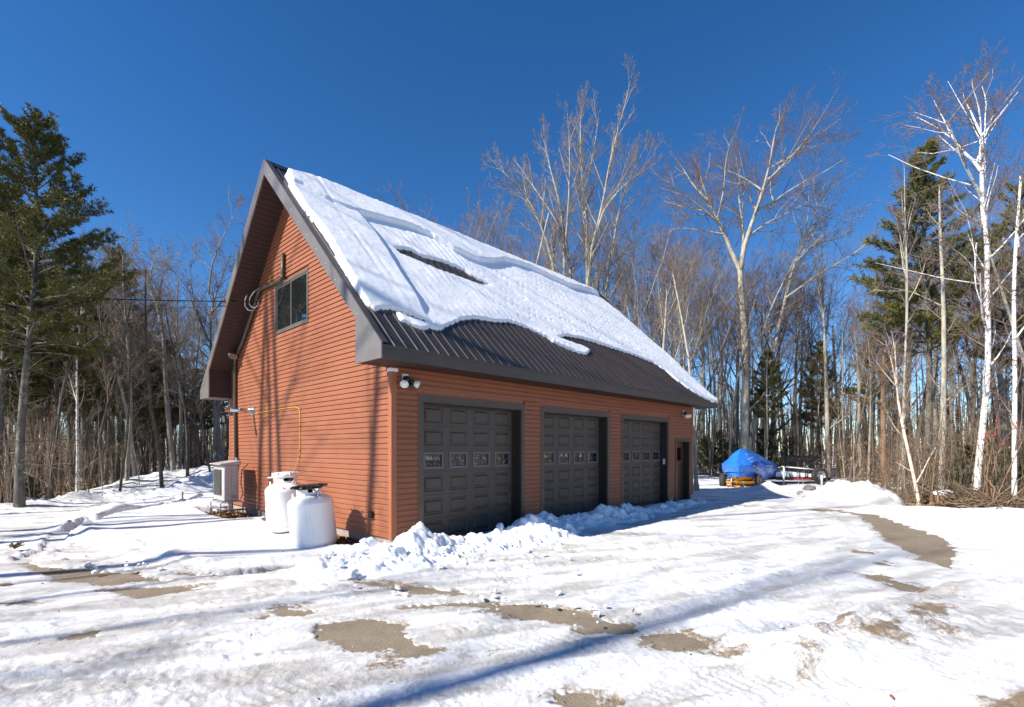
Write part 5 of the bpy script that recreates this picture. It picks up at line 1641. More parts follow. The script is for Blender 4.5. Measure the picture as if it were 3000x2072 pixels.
class Branches:
    """collects tapering branches and turns them into tubes, many at a time"""
    def __init__(s): s.b = {}
    def add(s, pts, radii, sides):
        s.b.setdefault((len(pts), sides), []).append((pts, radii))
    def arrays(s):
        V, Q, base = [], [], 0
        for (n, k), items in s.b.items():
            P = np.array([i[0] for i in items], float); Rr = np.array([i[1] for i in items], float)
            m = len(P)
            T = np.empty_like(P)
            T[:, 1:-1] = P[:, 2:] - P[:, :-2]; T[:, 0] = P[:, 1] - P[:, 0]; T[:, -1] = P[:, -1] - P[:, -2]
            T /= np.linalg.norm(T, axis=2, keepdims=True) + 1e-9
            ref = np.where(np.abs(T[:, :1, 2:3]) < 0.8, np.array([0, 0, 1.0]), np.array([1.0, 0, 0]))
            ref = np.broadcast_to(ref, T.shape)
            A = np.cross(T, ref); A /= np.linalg.norm(A, axis=2, keepdims=True) + 1e-9
            B = np.cross(T, A)
            a = np.arange(k) * 2 * math.pi / k
            ring = P[:, :, None] + (A[:, :, None] * np.cos(a)[None, None, :, None] + B[:, :, None] * np.sin(a)[None, None, :, None]) * Rr[:, :, None, None]
            V.append(ring.reshape(-1, 3))
            i0 = (np.arange(m)[:, None, None] * n + np.arange(n - 1)[None, :, None]) * k
            c = np.arange(k)[None, None, :]; c2 = (c + 1) % k
            q = np.stack([i0 + c, i0 + c2, i0 + k + c2, i0 + k + c], -1).reshape(-1, 4) + base
            Q.append(q); base += m * n * k
        if not V: return np.zeros((0, 3)), np.zeros((0, 4), int)
        return np.concatenate(V), np.concatenate(Q)
    def mesh(s, name):
        v, q = s.arrays()
        return np_mesh(name, v, q, smooth=True)

def perp(d, r):
    a = np.array([r.normal(), r.normal(), r.normal()])
    a = a - d * a.dot(d)
    return a / (np.linalg.norm(a) + 1e-9)

def grow(br_t, br_c, p, d, L, r0, lvl, S, r):
    """one branch and its children; S = species settings"""
    n = 5 if lvl == 0 else (4 if lvl == 1 else 3)
    if L > 5: n += 3
    pts = [p]; dirs = []
    step = L / (n - 1)
    wob = S['wob'] * (0.6 if lvl == 0 else 1.0)
    up = S['up'] * (0.4 if lvl == 0 else 1.0)
    dd = d
    for i in range(n - 1):
        dd = dd + wob * r.normal(size=3) * 0.5 + np.array([0, 0, up * 0.35])
        dd = dd / np.linalg.norm(dd)
        p = p + dd * step
        pts.append(p); dirs.append(dd)
    r1 = r0 * (0.30 if lvl < S['levels'] else 0.35)
    radii = np.linspace(r0, max(r1, S['rmin']), n)
    tgt = br_t if lvl <= S.get('trunk_lvl', 1) else br_c
    tgt.add(np.array(pts), radii, 8 if r0 > 0.09 else (6 if r0 > 0.045 else (4 if r0 > 0.015 else 3)))
    if lvl >= S['levels']: return
    lx = min(lvl, len(S['kids']) - 1, len(S['start']) - 1, len(S['len']) - 1)
    nc = S['kids'][lx]
    nc = int(nc * (0.8 + 0.4 * r.random()))
    t0 = S['start'][lx]
    for k in range(nc):
        t = t0 + (1 - t0) * (k + r.random()) / nc
        t = min(t, 0.98)
        i = min(int(t * (n - 1)), n - 2); f = t * (n - 1) - i
        q = pts[i] + (pts[i + 1] - pts[i]) * f
        pd = dirs[i]
        ang = R(S['ang'][lx]) * (0.75 + 0.5 * r.random())
        side = perp(pd, r)
        cd_ = pd * math.cos(ang) + side * math.sin(ang)
        cl = L * S['len'][lx] * (1.15 - 0.75 * t * S.get('taper', 1.0)) * (0.7 + 0.6 * r.random())
        rl = np.interp(t, [0, 1], [r0, r1]) * S['rad'][lx] * (0.8 + 0.3 * r.random())
        grow(br_t, br_c, q, cd_, cl, max(rl, S['rmin']), lvl + 1, S, r)

SP = {
    'spread': dict(levels=4, kids=(7, 8, 8, 6), start=(0.35, 0.2, 0.2, 0.15), ang=(42, 44, 42, 40), len=(0.62, 0.55, 0.5, 0.5), rad=(0.55, 0.55, 0.55, 0.6), wob=0.24, up=0.25, rmin=0.005, taper=0.7),
    'upright': dict(levels=4, kids=(9, 8, 7, 5), start=(0.30, 0.2, 0.2, 0.2), ang=(26, 30, 32, 32), len=(0.60, 0.50, 0.46, 0.5), rad=(0.5, 0.5, 0.55, 0.6), wob=0.16, up=0.30, rmin=0.005, taper=0.8),
    'forest': dict(levels=3, kids=(15, 7, 5), start=(0.42, 0.2, 0.2), ang=(46, 40, 38), len=(0.26, 0.52, 0.5), rad=(0.36, 0.5, 0.6), wob=0.14, up=0.28, rmin=0.008, taper=0.75, trunk_lvl=0),
    'open': dict(levels=2, kids=(9, 4), start=(0.45, 0.25), ang=(44, 40), len=(0.26, 0.5), rad=(0.38, 0.55), wob=0.14, up=0.28, rmin=0.012, taper=0.7, trunk_lvl=0),
    'birch': dict(levels=4, kids=(14, 7, 7, 5), start=(0.35, 0.2, 0.2, 0.2), ang=(38, 40, 40, 35), len=(0.32, 0.5, 0.5, 0.55), rad=(0.4, 0.5, 0.55, 0.6), wob=0.16, up=0.22, rmin=0.0045, taper=0.8),
    'sapling': dict(levels=2, kids=(14, 5), start=(0.22, 0.2), ang=(38, 36), len=(0.28, 0.5), rad=(0.45, 0.6), wob=0.14, up=0.2, rmin=0.006, taper=0.7, trunk_lvl=0),
}
def tree_mesh(kind, height, r0, seed, lean=(0, 0)):
    r = np.random.default_rng(seed)
    t, c = Branches(), Branches()
    S = SP[kind]
    d = np.array([lean[0], lean[1], 1.0]); d /= np.linalg.norm(d)
    f = {'spread': 0.62, 'upright': 0.68, 'forest': 1.0, 'open': 1.0, 'birch': 0.95, 'sapling': 1.0}[kind]
    # root flare
    t.add(np.array([[0, 0, -0.4], [0, 0, 0.0], [d[0] * 0.35, d[1] * 0.35, 0.35]]), np.array([r0 * 1.7, r0 * 1.45, r0 * 1.04]), 8)
    grow(t, c, np.array([d[0] * 0.3, d[1] * 0.3, 0.3]), d, height * f, r0, 0, S, r)
    return t.mesh('trunk'), c.mesh('crown')

def limb_tree(name, d, base_px, limbs, kind, mt, mc, label, group=None, seed=1, kids=9, dz=0.6, spread=1.0, gz=0.0, twl=1.0, thick=0.8):
    """a tree whose main stems and limbs are laid out by hand; the finer branches grow from them"""
    r = np.random.default_rng(seed)
    bx_, by_ = (base_px - 1500) / FPX * d, d
    e = empty(name, (bx_, by_, gz))
    t, c = Branches(), Branches()
    S = SP[kind]
    for li, (pix, rp0, rp1, off0, off1) in enumerate(limbs):
        P = []
        n0 = len(pix)
        for i, (px, py) in enumerate(pix):
            x, y, z = AT(px, py, d)
            P.append([x - bx_, off0 + (off1 - off0) * i / (n0 - 1), z - gz])
        P = np.array(P)
        m = max(6, n0 * 2)
        tt = np.linspace(0, n0 - 1, m)
        Q = np.stack([np.interp(tt, np.arange(n0), P[:, k]) for k in range(3)], -1)
        if rp1 < 2.5:
            Q = Q[:max(4, int(round(m * 0.93)))]; m = len(Q)
        Q[1:-1] = 0.25 * Q[:-2] + 0.5 * Q[1:-1] + 0.25 * Q[2:]
        r0, r1 = rp0 * d / FPX * thick, rp1 * d / FPX * thick
        rad = np.linspace(r0, r1 * (0.55 if rp1 < 2.5 else 1.0), m)
        t.add(Q, rad, 10 if r0 > 0.1 else 7)
        seglen = np.linalg.norm(np.diff(Q, axis=0), axis=1)
        L = seglen.sum()
        k_ = int(1.25 * kids * L / 5.0) + 2
        for k in range(k_):
            f = (0.30 if rp0 > 8 else 0.12) + (0.88 if rp0 <= 8 else 0.7) * (k + r.random()) / k_
            f = min(f, 0.985)
            i = min(int(f * (m - 1)), m - 2); g = f * (m - 1) - i
            q = Q[i] + (Q[i + 1] - Q[i]) * g
            pd = (Q[i + 1] - Q[i]) / (seglen[i] + 1e-9)
            rr = rad[i]
            if rr > 0.12 and f < 0.6 and r.random() < 0.6: continue
            a = R(S['ang'][1]) * (0.75 + 0.5 * r.random())
            cd_ = pd * math.cos(a) + perp(pd, r) * math.sin(a)
            cl = (0.9 + 2.2 * r.random()) * spread * (1.2 - 0.85 * f)
            if cd_[2] > -0.1 and r.random() < 0.35:             # a secondary limb that branches on
                cl = (1.8 + 2.4 * r.random()) * spread * (1.15 - 0.80 * f)
                grow(t, c, q, cd_, cl, min(rr * 0.6, 0.014 + 0.012 * cl), 1, dict(S, trunk_lvl=1, levels=4, kids=(9, 6, 5, 3), len=(0.6, 0.5, 0.5, 0.5)), r)
            else:
                grow(t, c, q, cd_, cl, min(rr * 0.5, 0.012 + 0.012 * cl), 2, dict(S, trunk_lvl=1, levels=4), r)
        # tip
        grow(t, c, Q[-1], (Q[-1] - Q[-2]) / np.linalg.norm(Q[-1] - Q[-2]), 0.55 * spread * twl, r1 * 0.9, 2, dict(S, trunk_lvl=1, levels=4), r)
    link('trunk', t.mesh('trunk'), mt, e)
    link('crown', c.mesh('crown'), mc, e)
    tag(e, label, 'tree', group)
    return e

def pine_mesh(height, r0, seed, crown0=0.35, half=2.6, tufts=1.0, dead=10, lean=(0, 0), top_w=0.5, nee=0.11, skip=0.12):
    """white pine: trunk, whorls of upswept branches, needle tufts"""
    r = np.random.default_rng(seed)
    t, br = Branches(), Branches()
    n = 10
    zz = np.linspace(0, height, n)
    lx, ly = lean
    ax = lambda z: np.array([lx * z + 0.10 * math.sin(z * 0.5 + seed), ly * z + 0.10 * math.cos(z * 0.43 + seed), z])
    P = np.array([ax(z) for z in zz]); P[0, 2] = -0.4
    t.add(P, np.interp(zz, [0, 0.5, height], [r0 * 1.35, r0, 0.015]), 10)
    T0, T1 = [], []
    z = crown0 * height
    lvl = 0
    while z < height - 0.15:
        f = (z - crown0 * height) / (height * (1 - crown0))
        shape = (1 - f) ** 0.75 * (0.55 + 0.45 * min(1, f * 3.5 + 0.25)) + 0.10
        nb_ = 4 if f < 0.85 else 3
        for k in range(nb_):
            if r.random() < skip: continue
            a = lvl * 1.1 + k * 2 * math.pi / nb_ + r.normal() * 0.35
            L = half * shape * (0.55 + 0.7 * r.random())
            upw = 0.05 + 0.75 * f + 0.15 * r.normal()
            d = np.array([math.cos(a), math.sin(a), upw]); d /= np.linalg.norm(d)
            p = ax(z + 0.2 * r.random()); pts = [p]; m = 6
            for i in range(m - 1):
                d = d + r.normal(size=3) * 0.08 + np.array([0, 0, 0.06]); d /= np.linalg.norm(d)
                p = p + d * L / (m - 1); pts.append(p)
            pts = np.array(pts)
            t.add(pts, np.linspace(0.012 + 0.013 * L, 0.006, m), 4)
            ns = int(6 + 7.0 * L)
            for s in range(ns):
                g = 0.22 + 0.78 * (s + r.random()) / ns; g = min(g, 0.99)
                i = min(int(g * (m - 1)), m - 2); q = pts[i] + (pts[i + 1] - pts[i]) * (g * (m - 1) - i)
                bd = pts[i + 1] - pts[i]; bd /= np.linalg.norm(bd)
                sd_ = np.cross(bd, [0, 0, 1.0]) * (1 if r.random() < 0.5 else -1)
                cd_ = bd * 0.75 + sd_ * (0.75 + 0.2 * r.normal()) + np.array([0, 0, 0.22 + 0.2 * r.normal()])
                cd_ /= np.linalg.norm(cd_)
                sl = (0.18 + 0.34 * L * (1 - 0.6 * g)) * (0.6 + 0.6 * r.random())
                e = q + cd_ * sl + np.array([0, 0, 0.05 * sl])
                br.add(np.array([q, (q + e) / 2 + r.normal(size=3) * 0.02, e]), np.array([0.008, 0.006, 0.004]), 3)
                nt_ = max(3, int(tufts * (3 + sl * 11)))
                for j in range(nt_):
                    h = 0.25 + 0.75 * (j + 1) / nt_
                    T0.append(q + (e - q) * h + r.normal(size=3) * 0.035); T1.append(cd_ + np.array([0, 0, 0.25]))
        z += (0.34 + 0.16 * r.random()) * (1.0 if f < 0.8 else 0.7) * max(0.7, height / 14)
        lvl += 1
    for k in range(dead):                    # dead lower branches
        z = height * (0.10 + (crown0 - 0.05) * r.random()); a = r.random() * 6.28; L = 0.5 + 1.5 * r.random()
        p = ax(z); d = np.array([math.cos(a), math.sin(a), 0.05 + 0.2 * r.normal()])
        t.add(np.array([p, p + d * L * 0.5 + r.normal(size=3) * 0.05, p + d * L + [0, 0, -0.1 * L]]), np.array([0.016, 0.011, 0.005]), 4)
    T0, T1 = np.array(T0), np.array(T1)
    T1 /= np.linalg.norm(T1, axis=1, keepdims=True)
    N = 12
    m = len(T0)
    d = T1[:, None] + r.normal(size=(m, N, 3)) * 0.75
    d /= np.linalg.norm(d, axis=2, keepdims=True)
    L = nee * (0.7 + 0.6 * r.random((m, N, 1)))
    s = np.cross(d, r.normal(size=(m, N, 3))); s /= np.linalg.norm(s, axis=2, keepdims=True) + 1e-9
    w = 0.011
    a = T0[:, None] + s * w; b = T0[:, None] - s * w; c = T0[:, None] + d * L
    V = np.stack([a, b, c], 2).reshape(-1, 3)
    nm = np_mesh('needles', V, None, np.arange(len(V)).reshape(-1, 3))
    tv, tq = t.arrays(); bv_, bq = br.arrays()
    tm = np_mesh('trunk', np.concatenate([tv, bv_]), np.concatenate([tq, bq + len(tv)]), smooth=True)
    return tm, nm

def put_tree(name, parts, loc, rz, s, label, group=None, cat='tree'):
    e = empty(name, loc, rz)
    e.scale = (s, s, s)
    for nm, me in parts:
        link(nm, me, None, e)
    tag(e, label, cat, group)
    return e
def proto(kind, h, r0, seed, mt, mc, lean=(0, 0)):
    tm, cm = tree_mesh(kind, h, r0, seed, lean)
    tm.materials.append(mt); cm.materials.append(mc)
    return [('trunk', tm), ('crown', cm)]
def pine_proto(mt=None, mn=None, **kw):
    tm, nm = pine_mesh(**kw)
    tm.materials.append(mt or M['bark_pine']); nm.materials.append(mn or M['needles'])
    return [('trunk', tm), ('needles', nm)]
def at(px, d): return ((px - 1500) / FPX * d, d, 0.0)
ORD = ('first', 'second', 'third', 'fourth', 'fifth', 'sixth', 'seventh', 'eighth', 'ninth', 'tenth', 'eleventh', 'twelfth', 'thirteenth', 'fourteenth', 'fifteenth', 'sixteenth', 'seventeenth', 'eighteenth', 'nineteenth', 'twentieth', 'twenty-first', 'twenty-second', 'twenty-third', 'twenty-fourth')
# ---- hand laid trees -------------------------------------------------------
limb_tree('maple_tree', 36.5, 2180, [
    ([(2178, 1425), (2182, 1320), (2184, 1200), (2188, 1080), (2185, 980), (2178, 900), (2172, 790)], 17, 9.5, 0, 0.2),
    ([(2172, 790), (2150, 735), (2120, 650), (2085, 570), (2065, 500), (2050, 430)], 9, 1.8, 0.2, 1.0),
    ([(2120, 650), (2060, 610), (2000, 580), (1950, 550), (1930, 530)], 5, 1.3, 0.5, -1.2),
    ([(2085, 570), (2050, 520), (2030, 460), (2010, 420)], 4, 1.3, 0.8, 2.2),
    ([(2110, 630), (2120, 560), (2110, 480), (2130, 410)], 4, 1.3, 0.5, -1.5),
    ([(2172, 790), (2185, 700), (2205, 640), (2225, 570), (2245, 480), (2250, 400), (2275, 355)], 9, 1.6, 0.2, -1.2),
    ([(2215, 620), (2280, 585), (2370, 535), (2440, 500)], 5, 1.2, -0.3, 1.4),
    ([(2240, 540), (2290, 490), (2340, 430), (2360, 380)], 4, 1.2, -0.6, -2.4),
    ([(2225, 570), (2190, 520), (2150, 480), (2120, 450)], 4, 1.2, -0.5, 1.6),
    ([(2195, 690), (2240, 660), (2300, 640), (2350, 610)], 3.5, 1.1, 0, -2.0),
    ([(2178, 745), (2196, 660), (2186, 570), (2196, 480), (2210, 420)], 4.5, 1.2, 0.3, 2.2),
    ([(2238, 510), (2300, 475), (2380, 450), (2440, 440)], 3.5, 1.1, -0.6, -1.4),
    ([(2130, 680), (2080, 660), (2020, 640), (1960, 640)], 3.5, 1.1, 0.4, 2.0),
], 'spread', M['bark_pale'], M['twig_red'], 'tall spreading bare maple with forked pale trunk behind the blue boat', seed=21, kids=8, spread=1.35)
limb_tree('leaning_maple', 37.5, 2198, [
    ([(2198, 1410), (2205, 1290), (2222, 1180), (2260, 1080), (2290, 960), (2310, 880), (2340, 760), (2380, 680), (2430, 620), (2480, 560)], 11, 2.0, 0, 1.0),
    ([(2310, 870), (2400, 800), (2480, 760), (2530, 700)], 5, 1.2, 0.5, -1.8),
    ([(2340, 760), (2420, 690), (2520, 670), (2550, 640)], 4.5, 1.2, 0.6, 2.2),
    ([(2230, 1000), (2250, 900), (2290, 800), (2330, 700)], 4.0, 1.2, 0.2, -2.0),
    ([(2380, 680), (2390, 620), (2440, 540)], 3.5, 1.0, 0.8, -0.5),
], 'spread', M['bark_pale'], M['twig'], 'bare maple leaning away behind the boat with a long slanting trunk', seed=22, kids=8, spread=1.3)
limb_tree('clump_maple', 30.0, 1690, [
    ([(1705, 1404), (1716, 1100), (1724, 814), (1720, 704), (1713, 595), (1709, 538), (1702, 397), (1704, 300), (1738, 215)], 9, 1.2, 0, 0.5),
    ([(1712, 1404), (1720, 1050), (1724, 830), (1726, 739), (1757, 639), (1779, 498), (1792, 441), (1823, 332), (1840, 244)], 8, 1.2, 0.1, -1.2),
    ([(1676, 1404), (1662, 1050), (1656, 810), (1656, 682), (1645, 573), (1621, 485), (1595, 375), (1599, 266)], 8, 1.2, 0, 1.5),
    ([(1668, 1404), (1645, 1050), (1625, 792), (1595, 704), (1560, 630), (1524, 573), (1463, 533), (1428, 485)], 7.5, 1.2, 0, -1.5),
    ([(1690, 1404), (1690, 1050), (1680, 800), (1665, 660), (1595, 551), (1542, 463), (1498, 389)], 7, 1.2, 0.2, 2.2),
    ([(1725, 1404), (1760, 1050), (1774, 849), (1801, 704), (1814, 617), (1840, 529), (1884, 441), (1919, 375)], 6.5, 1.0, 0.1, 0.6),
    ([(1745, 690), (1761, 630), (1810, 580), (1858, 551), (1919, 520)], 4.5, 1.0, -0.5, -2.2),
    ([(1660, 700), (1668, 560), (1665, 440), (1650, 320)], 4.5, 1.0, 0.4, -1.4),
    ([(1712, 560), (1740, 450), (1760, 340), (1772, 260)], 4.0, 1.0, 0.2, 1.8),
], 'upright', M['bark_pale'], M['twig'], 'many stemmed bare maple rising highest above the garage ridge', seed=23, kids=7)
limb_tree('white_birch', 16.5, 2868, [
    ([(2862, 1450), (2867, 1372), (2878, 1289), (2889, 1201), (2902, 1091), (2904, 938), (2902, 872), (2905, 698), (2895, 650), (2892, 563), (2893, 494)], 11, 6, 0, 0.2),
    ([(2892, 570), (2860, 539), (2823, 508), (2788, 467), (2757, 432), (2736, 405), (2699, 384)], 6, 1.4, 0.2, -0.8),
    ([(2890, 491), (2878, 457), (2847, 419), (2823, 364), (2812, 315), (2795, 267), (2790, 230)], 6, 1.4, 0.2, 0.8),
    ([(2888, 460), (2878, 419), (2867, 357), (2847, 315), (2816, 271), (2809, 250)], 4.5, 1.2, 0.2, -0.5),
    ([(2894, 490), (2907, 408), (2905, 357), (2897, 315), (2895, 277), (2886, 246), (2892, 195)], 5.5, 1.4, 0.2, 0.9),
    ([(2907, 400), (2935, 350), (2950, 300), (2955, 240)], 3.5, 1.0, 0.4, 1.4),
    ([(2902, 900), (2916, 694), (2921, 632), (2929, 529), (2933, 460), (2940, 391), (2947, 295), (2960, 260), (2960, 212), (2953, 171)], 5, 1.4, 0.2, 1.0),
    ([(2881, 644), (2812, 650), (2743, 646), (2692, 636)], 3.5, 1.0, 0.1, -1.2),
    ([(2823, 363), (2790, 372), (2760, 350), (2750, 330)], 3, 1.0, 0.5, 0.0),
    ([(2897, 660), (2870, 600), (2862, 560), (2845, 500)], 3.5, 1.0, 0.1, -1.0),
    ([(2890, 850), (2840, 800), (2790, 770), (2700, 740)], 4, 1.0, 0.1, -0.8),
    ([(2885, 700), (2865, 830), (2880, 900)], 3, 2, 0.3, 0.0),
], 'birch', M['bark_birch'], M['twig_red'], 'big white paper birch with forking limbs at the edge of the drive', seed=124, kids=7, spread=0.75)
limb_tree('white_birch', 15.5, 2985, [
    ([(2972, 1470), (2976, 1300), (2985, 1100), (2982, 870), (2995, 720), (3005, 640), (3020, 500)], 8, 4, 0, 0.3),
    ([(2995, 720), (2960, 660), (2940, 640)], 3, 1.0, 0.1, -0.5), ([(3000, 650), (3060, 600), (3100, 500)], 3, 1.0, 0.1, 0.5)
], 'birch', M['bark_birch'], M['twig_red'], 'slimmer white birch standing beside the big paper birch', seed=25, kids=5, spread=0.6)
limb_tree('young_birch', 16.0, 2690, [
    ([(2692, 1482), (2690, 1450), (2678, 1390), (2665, 1320), (2648, 1240), (2638, 1170)], 6.5, 4, 0, 0.1),
    ([(2638, 1172), (2620, 1090), (2606, 1040), (2594, 985)], 3.2, 1.0, 0.1, -0.4),
    ([(2639, 1165), (2632, 1060), (2622, 990)], 3.0, 1.0, 0.1, 0.4),
    ([(2634, 1100), (2648, 1030), (2654, 960)], 2.6, 1.0, 0.1, 0.6),
], 'birch', M['bark_copper'], M['twig_red'], 'small coppery young birch leaning over the snow near the brush pile', seed=26, kids=9, spread=0.35)
limb_tree('lichen_tree', 20.0, 2762, [
    ([(2757, 1450), (2760, 1380), (2765, 1200), (2766, 1000), (2763, 850), (2755, 700), (2752, 560)], 12, 3, 0, 0),
    ([(2763, 1180), (2790, 1150), (2810, 1120)], 3, 1, 0, -0.6), ([(2764, 900), (2700, 850), (2650, 830)], 3, 1, 0, 0.6)
], 'forest', M['bark_pale'], M['twig'], 'straight grey tree with pale lichen patches beside the pine', seed=27, kids=5, spread=0.5)
limb_tree('slim_maple', 22.0, 2650, [
    ([(2648, 1440), (2650, 1300), (2651, 1150), (2660, 1000), (2664, 850), (2655, 640), (2648, 480)], 7.5, 1.3, 0, 0.2),
    ([(2662, 960), (2656, 800), (2640, 640), (2632, 520), (2620, 470)], 4.5, 1.0, 0.1, -0.5),
    ([(2660, 760), (2680, 650), (2720, 560)], 3, 1.0, 0.1, 0.7), ([(2650, 760), (2620, 690), (2590, 640)], 2.6, 1.0, 0, -0.6)
], 'upright', M['bark_pale'], M['twig_red'], 'slim pale double stemmed maple rising before the pine', seed=28, kids=6, spread=0.5)
limb_tree('brown_oak', 26.0, 2590, [
    ([(2592, 1420), (2590, 1290), (2590, 1120), (2600, 1000), (2615, 920), (2600, 820)], 10, 4, 0, 0.2),
    ([(2590, 1130), (2560, 1090), (2520, 1070), (2490, 1040)], 4.5, 1.2, 0, -0.6),
    ([(2600, 1010), (2570, 970), (2540, 930), (2525, 880)], 4, 1.2, 0.1, 0.8), ([(2590, 1180), (2540, 1160), (2470, 1145)], 3.5, 1.2, 0, 0.8),
], 'spread', M['bark_rust'], M['twig_brown'], 'rust brown oak with crooked low limbs between maple and young birch', seed=29, kids=6, spread=0.7)
limb_tree('straight_ash', 38.0, 2425, [
    ([(2427, 1404), (2424, 1250), (2420, 1100), (2414, 950), (2408, 800), (2404, 690)], 9.5, 2, 0, 0),
    ([(2416, 1000), (2440, 900), (2460, 800)], 3.5, 1, 0, 0.8), ([(2412, 920), (2385, 840), (2370, 770)], 3, 1, 0, -0.8),
    ([(2424, 1260), (2460, 1230), (2475, 1215)], 3.5, 1.2, 0, -0.6),
], 'upright', M['bark_pale'], M['twig'], 'straight grey ash behind the utility trailer', seed=30, kids=7, spread=0.9)
limb_tree('crooked_oak', 39.0, 2262, [
    ([(2250, 1404), (2262, 1270), (2272, 1180), (2262, 1080), (2275, 1000)], 9, 5, 0, 0.2),
    ([(2272, 1180), (2310, 1120), (2350, 1070), (2372, 1050)], 5, 1.5, 0.1, -0.8), ([(2262, 1270), (2320, 1240), (2370, 1180)], 5, 1.5, 0, 1.0),
    ([(2268, 1050), (2240, 960), (2230, 900)], 3.5, 1.2, 0.1, 0.8), ([(2275, 1000), (2310, 930), (2340, 850)], 3.5, 1.2, 0.2, -0.4)
], 'spread', M['bark_dark'], M['twig_brown'], 'dark crooked oak with low forking limbs behind the boat stern', seed=31, kids=6, spread=1.0)
limb_tree('bare_maple', 22.0, 500, [
    ([(512, 1430), (505, 1340), (490, 1200), (482, 1050), (478, 960), (462, 900), (448, 860)], 9.5, 5, 0, 0),
    ([(448, 860), (430, 800), (432, 750), (440, 720)], 3.5, 1, 0, 0.6), ([(462, 900), (480, 850), (510, 800)], 3.0, 1, 0, -0.6),
    ([(482, 1040), (440, 1010), (395, 985)], 2.6, 1, 0, -0.5), ([(484, 1080), (520, 1000), (535, 900)], 3.0, 1, 0, 0.8), ([(450, 870), (400, 830), (370, 780)], 3, 1, 0, 0.3)
], 'spread', M['bark_grey'], M['twig'], 'bare grey maple behind the snow humps with a bent upper trunk', seed=32, kids=7, spread=0.75)
limb_tree('bare_maple', 27.0, 622, [
    ([(640, 1410), (632, 1300), (625, 1180), (612, 1020), (610, 900), (640, 820), (670, 720)], 8.5, 2, 0, 0.3),
    ([(612, 1000), (585, 920), (570, 820), (600, 720)], 4.5, 1, 0, -0.8), ([(610, 920), (660, 860), (720, 780), (750, 680)], 4, 1, 0.1, 0.8), ([(605, 860), (620, 760), (690, 640), (720, 600)], 3.5, 1, 0.2, -0.4)
], 'spread', M['bark_grey'], M['twig_red'], 'bare maple whose crown spreads behind the dark rake of the gable', seed=33, kids=8, spread=0.9)
wb_ = limb_tree('white_birch', 19.0, 225, [
    ([(226, 1450), (226, 1380), (225, 1260), (223, 1140), (220, 1060), (228, 960), (236, 880), (238, 820)], 5.5, 2, 0, 0.1),
    ([(226, 960), (250, 930), (290, 890)], 2.2, 0.8, 0, -0.4), ([(234, 890), (215, 850), (205, 800)], 2, 0.8, 0, 0.4)
], 'birch', M['bark_birch'], M['twig'], 'slender white birch at the snowy edge of the dark woods', seed=34, kids=6, spread=0.5)

# ---- pines -----------------------------------------------------------------
d1 = 15.0
h1 = CAM_H + (HORIZON - 372) / FPX * d1
pA = pine_proto(height=h1, r0=0.115, seed=41, crown0=0.42, half=2.5, tufts=1.1, skip=0.17, dead=30, lean=(0.028, 0), nee=0.12)
tall = put_tree('white_pine', pA, at(68, d1), 0, 1.0, 'tallest white pine at the left edge with a marked grey trunk')
# painted cross on its trunk
x0m, ym, zm = AT(67, 1433, d1)
xm = MB()
for sg in (-1, 1):
    for k in range(4):
        t0, t1 = k / 4, (k + 1) / 4
        def pp(t, o):
            x = (t - 0.5) * 0.13; z = sg * (t - 0.5) * 0.16 + o
            return (x, -math.sqrt(max(0.0, 0.152 ** 2 - x * x)) - 0.003 * (2 + sg), z)
        xm.add([pp(t0, -0.008), pp(t1, -0.008), pp(t1, 0.008), pp(t0, 0.008)], [(0, 1, 2, 3)])
xo = link('painted_cross', xm.mesh('painted_cross'), M['cable_grey'], tall)
xo.location = (0.02, 0.03, zm)
d2 = 16.5
pB = pine_proto(height=CAM_H + (HORIZON - 545) / FPX * d2, r0=0.12, seed=42, crown0=0.42, half=2.2, tufts=1.1, dead=24, nee=0.12)
put_tree('white_pine', pB, at(8, d2), 1.0, 1.0, 'white pine half cut off beside the tallest pine')
pC = pine_proto(height=12.0, r0=0.12, seed=43, crown0=0.46, half=2.3, tufts=1.0, dead=14, nee=0.15)
pD = pine_proto(height=11.0, r0=0.11, seed=44, crown0=0.34, half=2.0, tufts=0.9, dead=10, nee=0.16)
d3 = 25.0
put_tree('white_pine', pC, at(345, d3), 0.3, (CAM_H + (HORIZON - 748) / FPX * d3) / 12.0, 'dark pine with pointed top between bare maples in the left woods')
G_LP = 'smaller pines in the dark woods'
LPS = ((160, 21, 830), (255, 28, 860), (60, 24, 760), (430, 31, 985), (540, 34, 1060), (295, 34, 930), (575, 29, 1090), (120, 30, 800), (385, 27, 1010), (480, 36, 1000), (205, 24, 930), (20, 27, 700), (-60, 20, 640), (175, 33, 760), (330, 30, 900), (90, 34, 740), (265, 37, 900), (400, 38, 930), (140, 26, 900), (45, 21, 850), (610, 36, 1080), (455, 33, 1060))
for i, (px, d, top) in enumerate(LPS):
    n = sorted(LPS, reverse=True).index((px, d, top))
    put_tree('white_pine', (pC, pD)[i % 2], at(px, d), i * 1.7, (CAM_H + (HORIZON - top) / FPX * d) / (12.0, 11.0)[i % 2], f'smaller dark pine in the woods beyond the gable, {ORD[n]} such from garage', G_LP)
pE = pine_proto(height=14.5, r0=0.16, seed=45, crown0=0.40, half=2.7, tufts=0.95, dead=12, nee=0.15)
d4 = 24.0
put_tree('white_pine', pE, at(2715, d4), 0.6, (CAM_H + (HORIZON - 445) / FPX * d4) / 14.5, 'big dark pine behind the white birch limbs')
put_tree('white_pine', pE, at(2985, 26.0), 2.4, (CAM_H + (HORIZON - 560) / FPX * 26) / 14.5, 'dark pine at the right edge behind the slimmer birch')
put_tree('white_pine', pD, at(2400, 40.0), 0.6, (CAM_H + (HORIZON - 1010) / FPX * 40) / 11, 'small distant pine between the boat and the ash trunk')
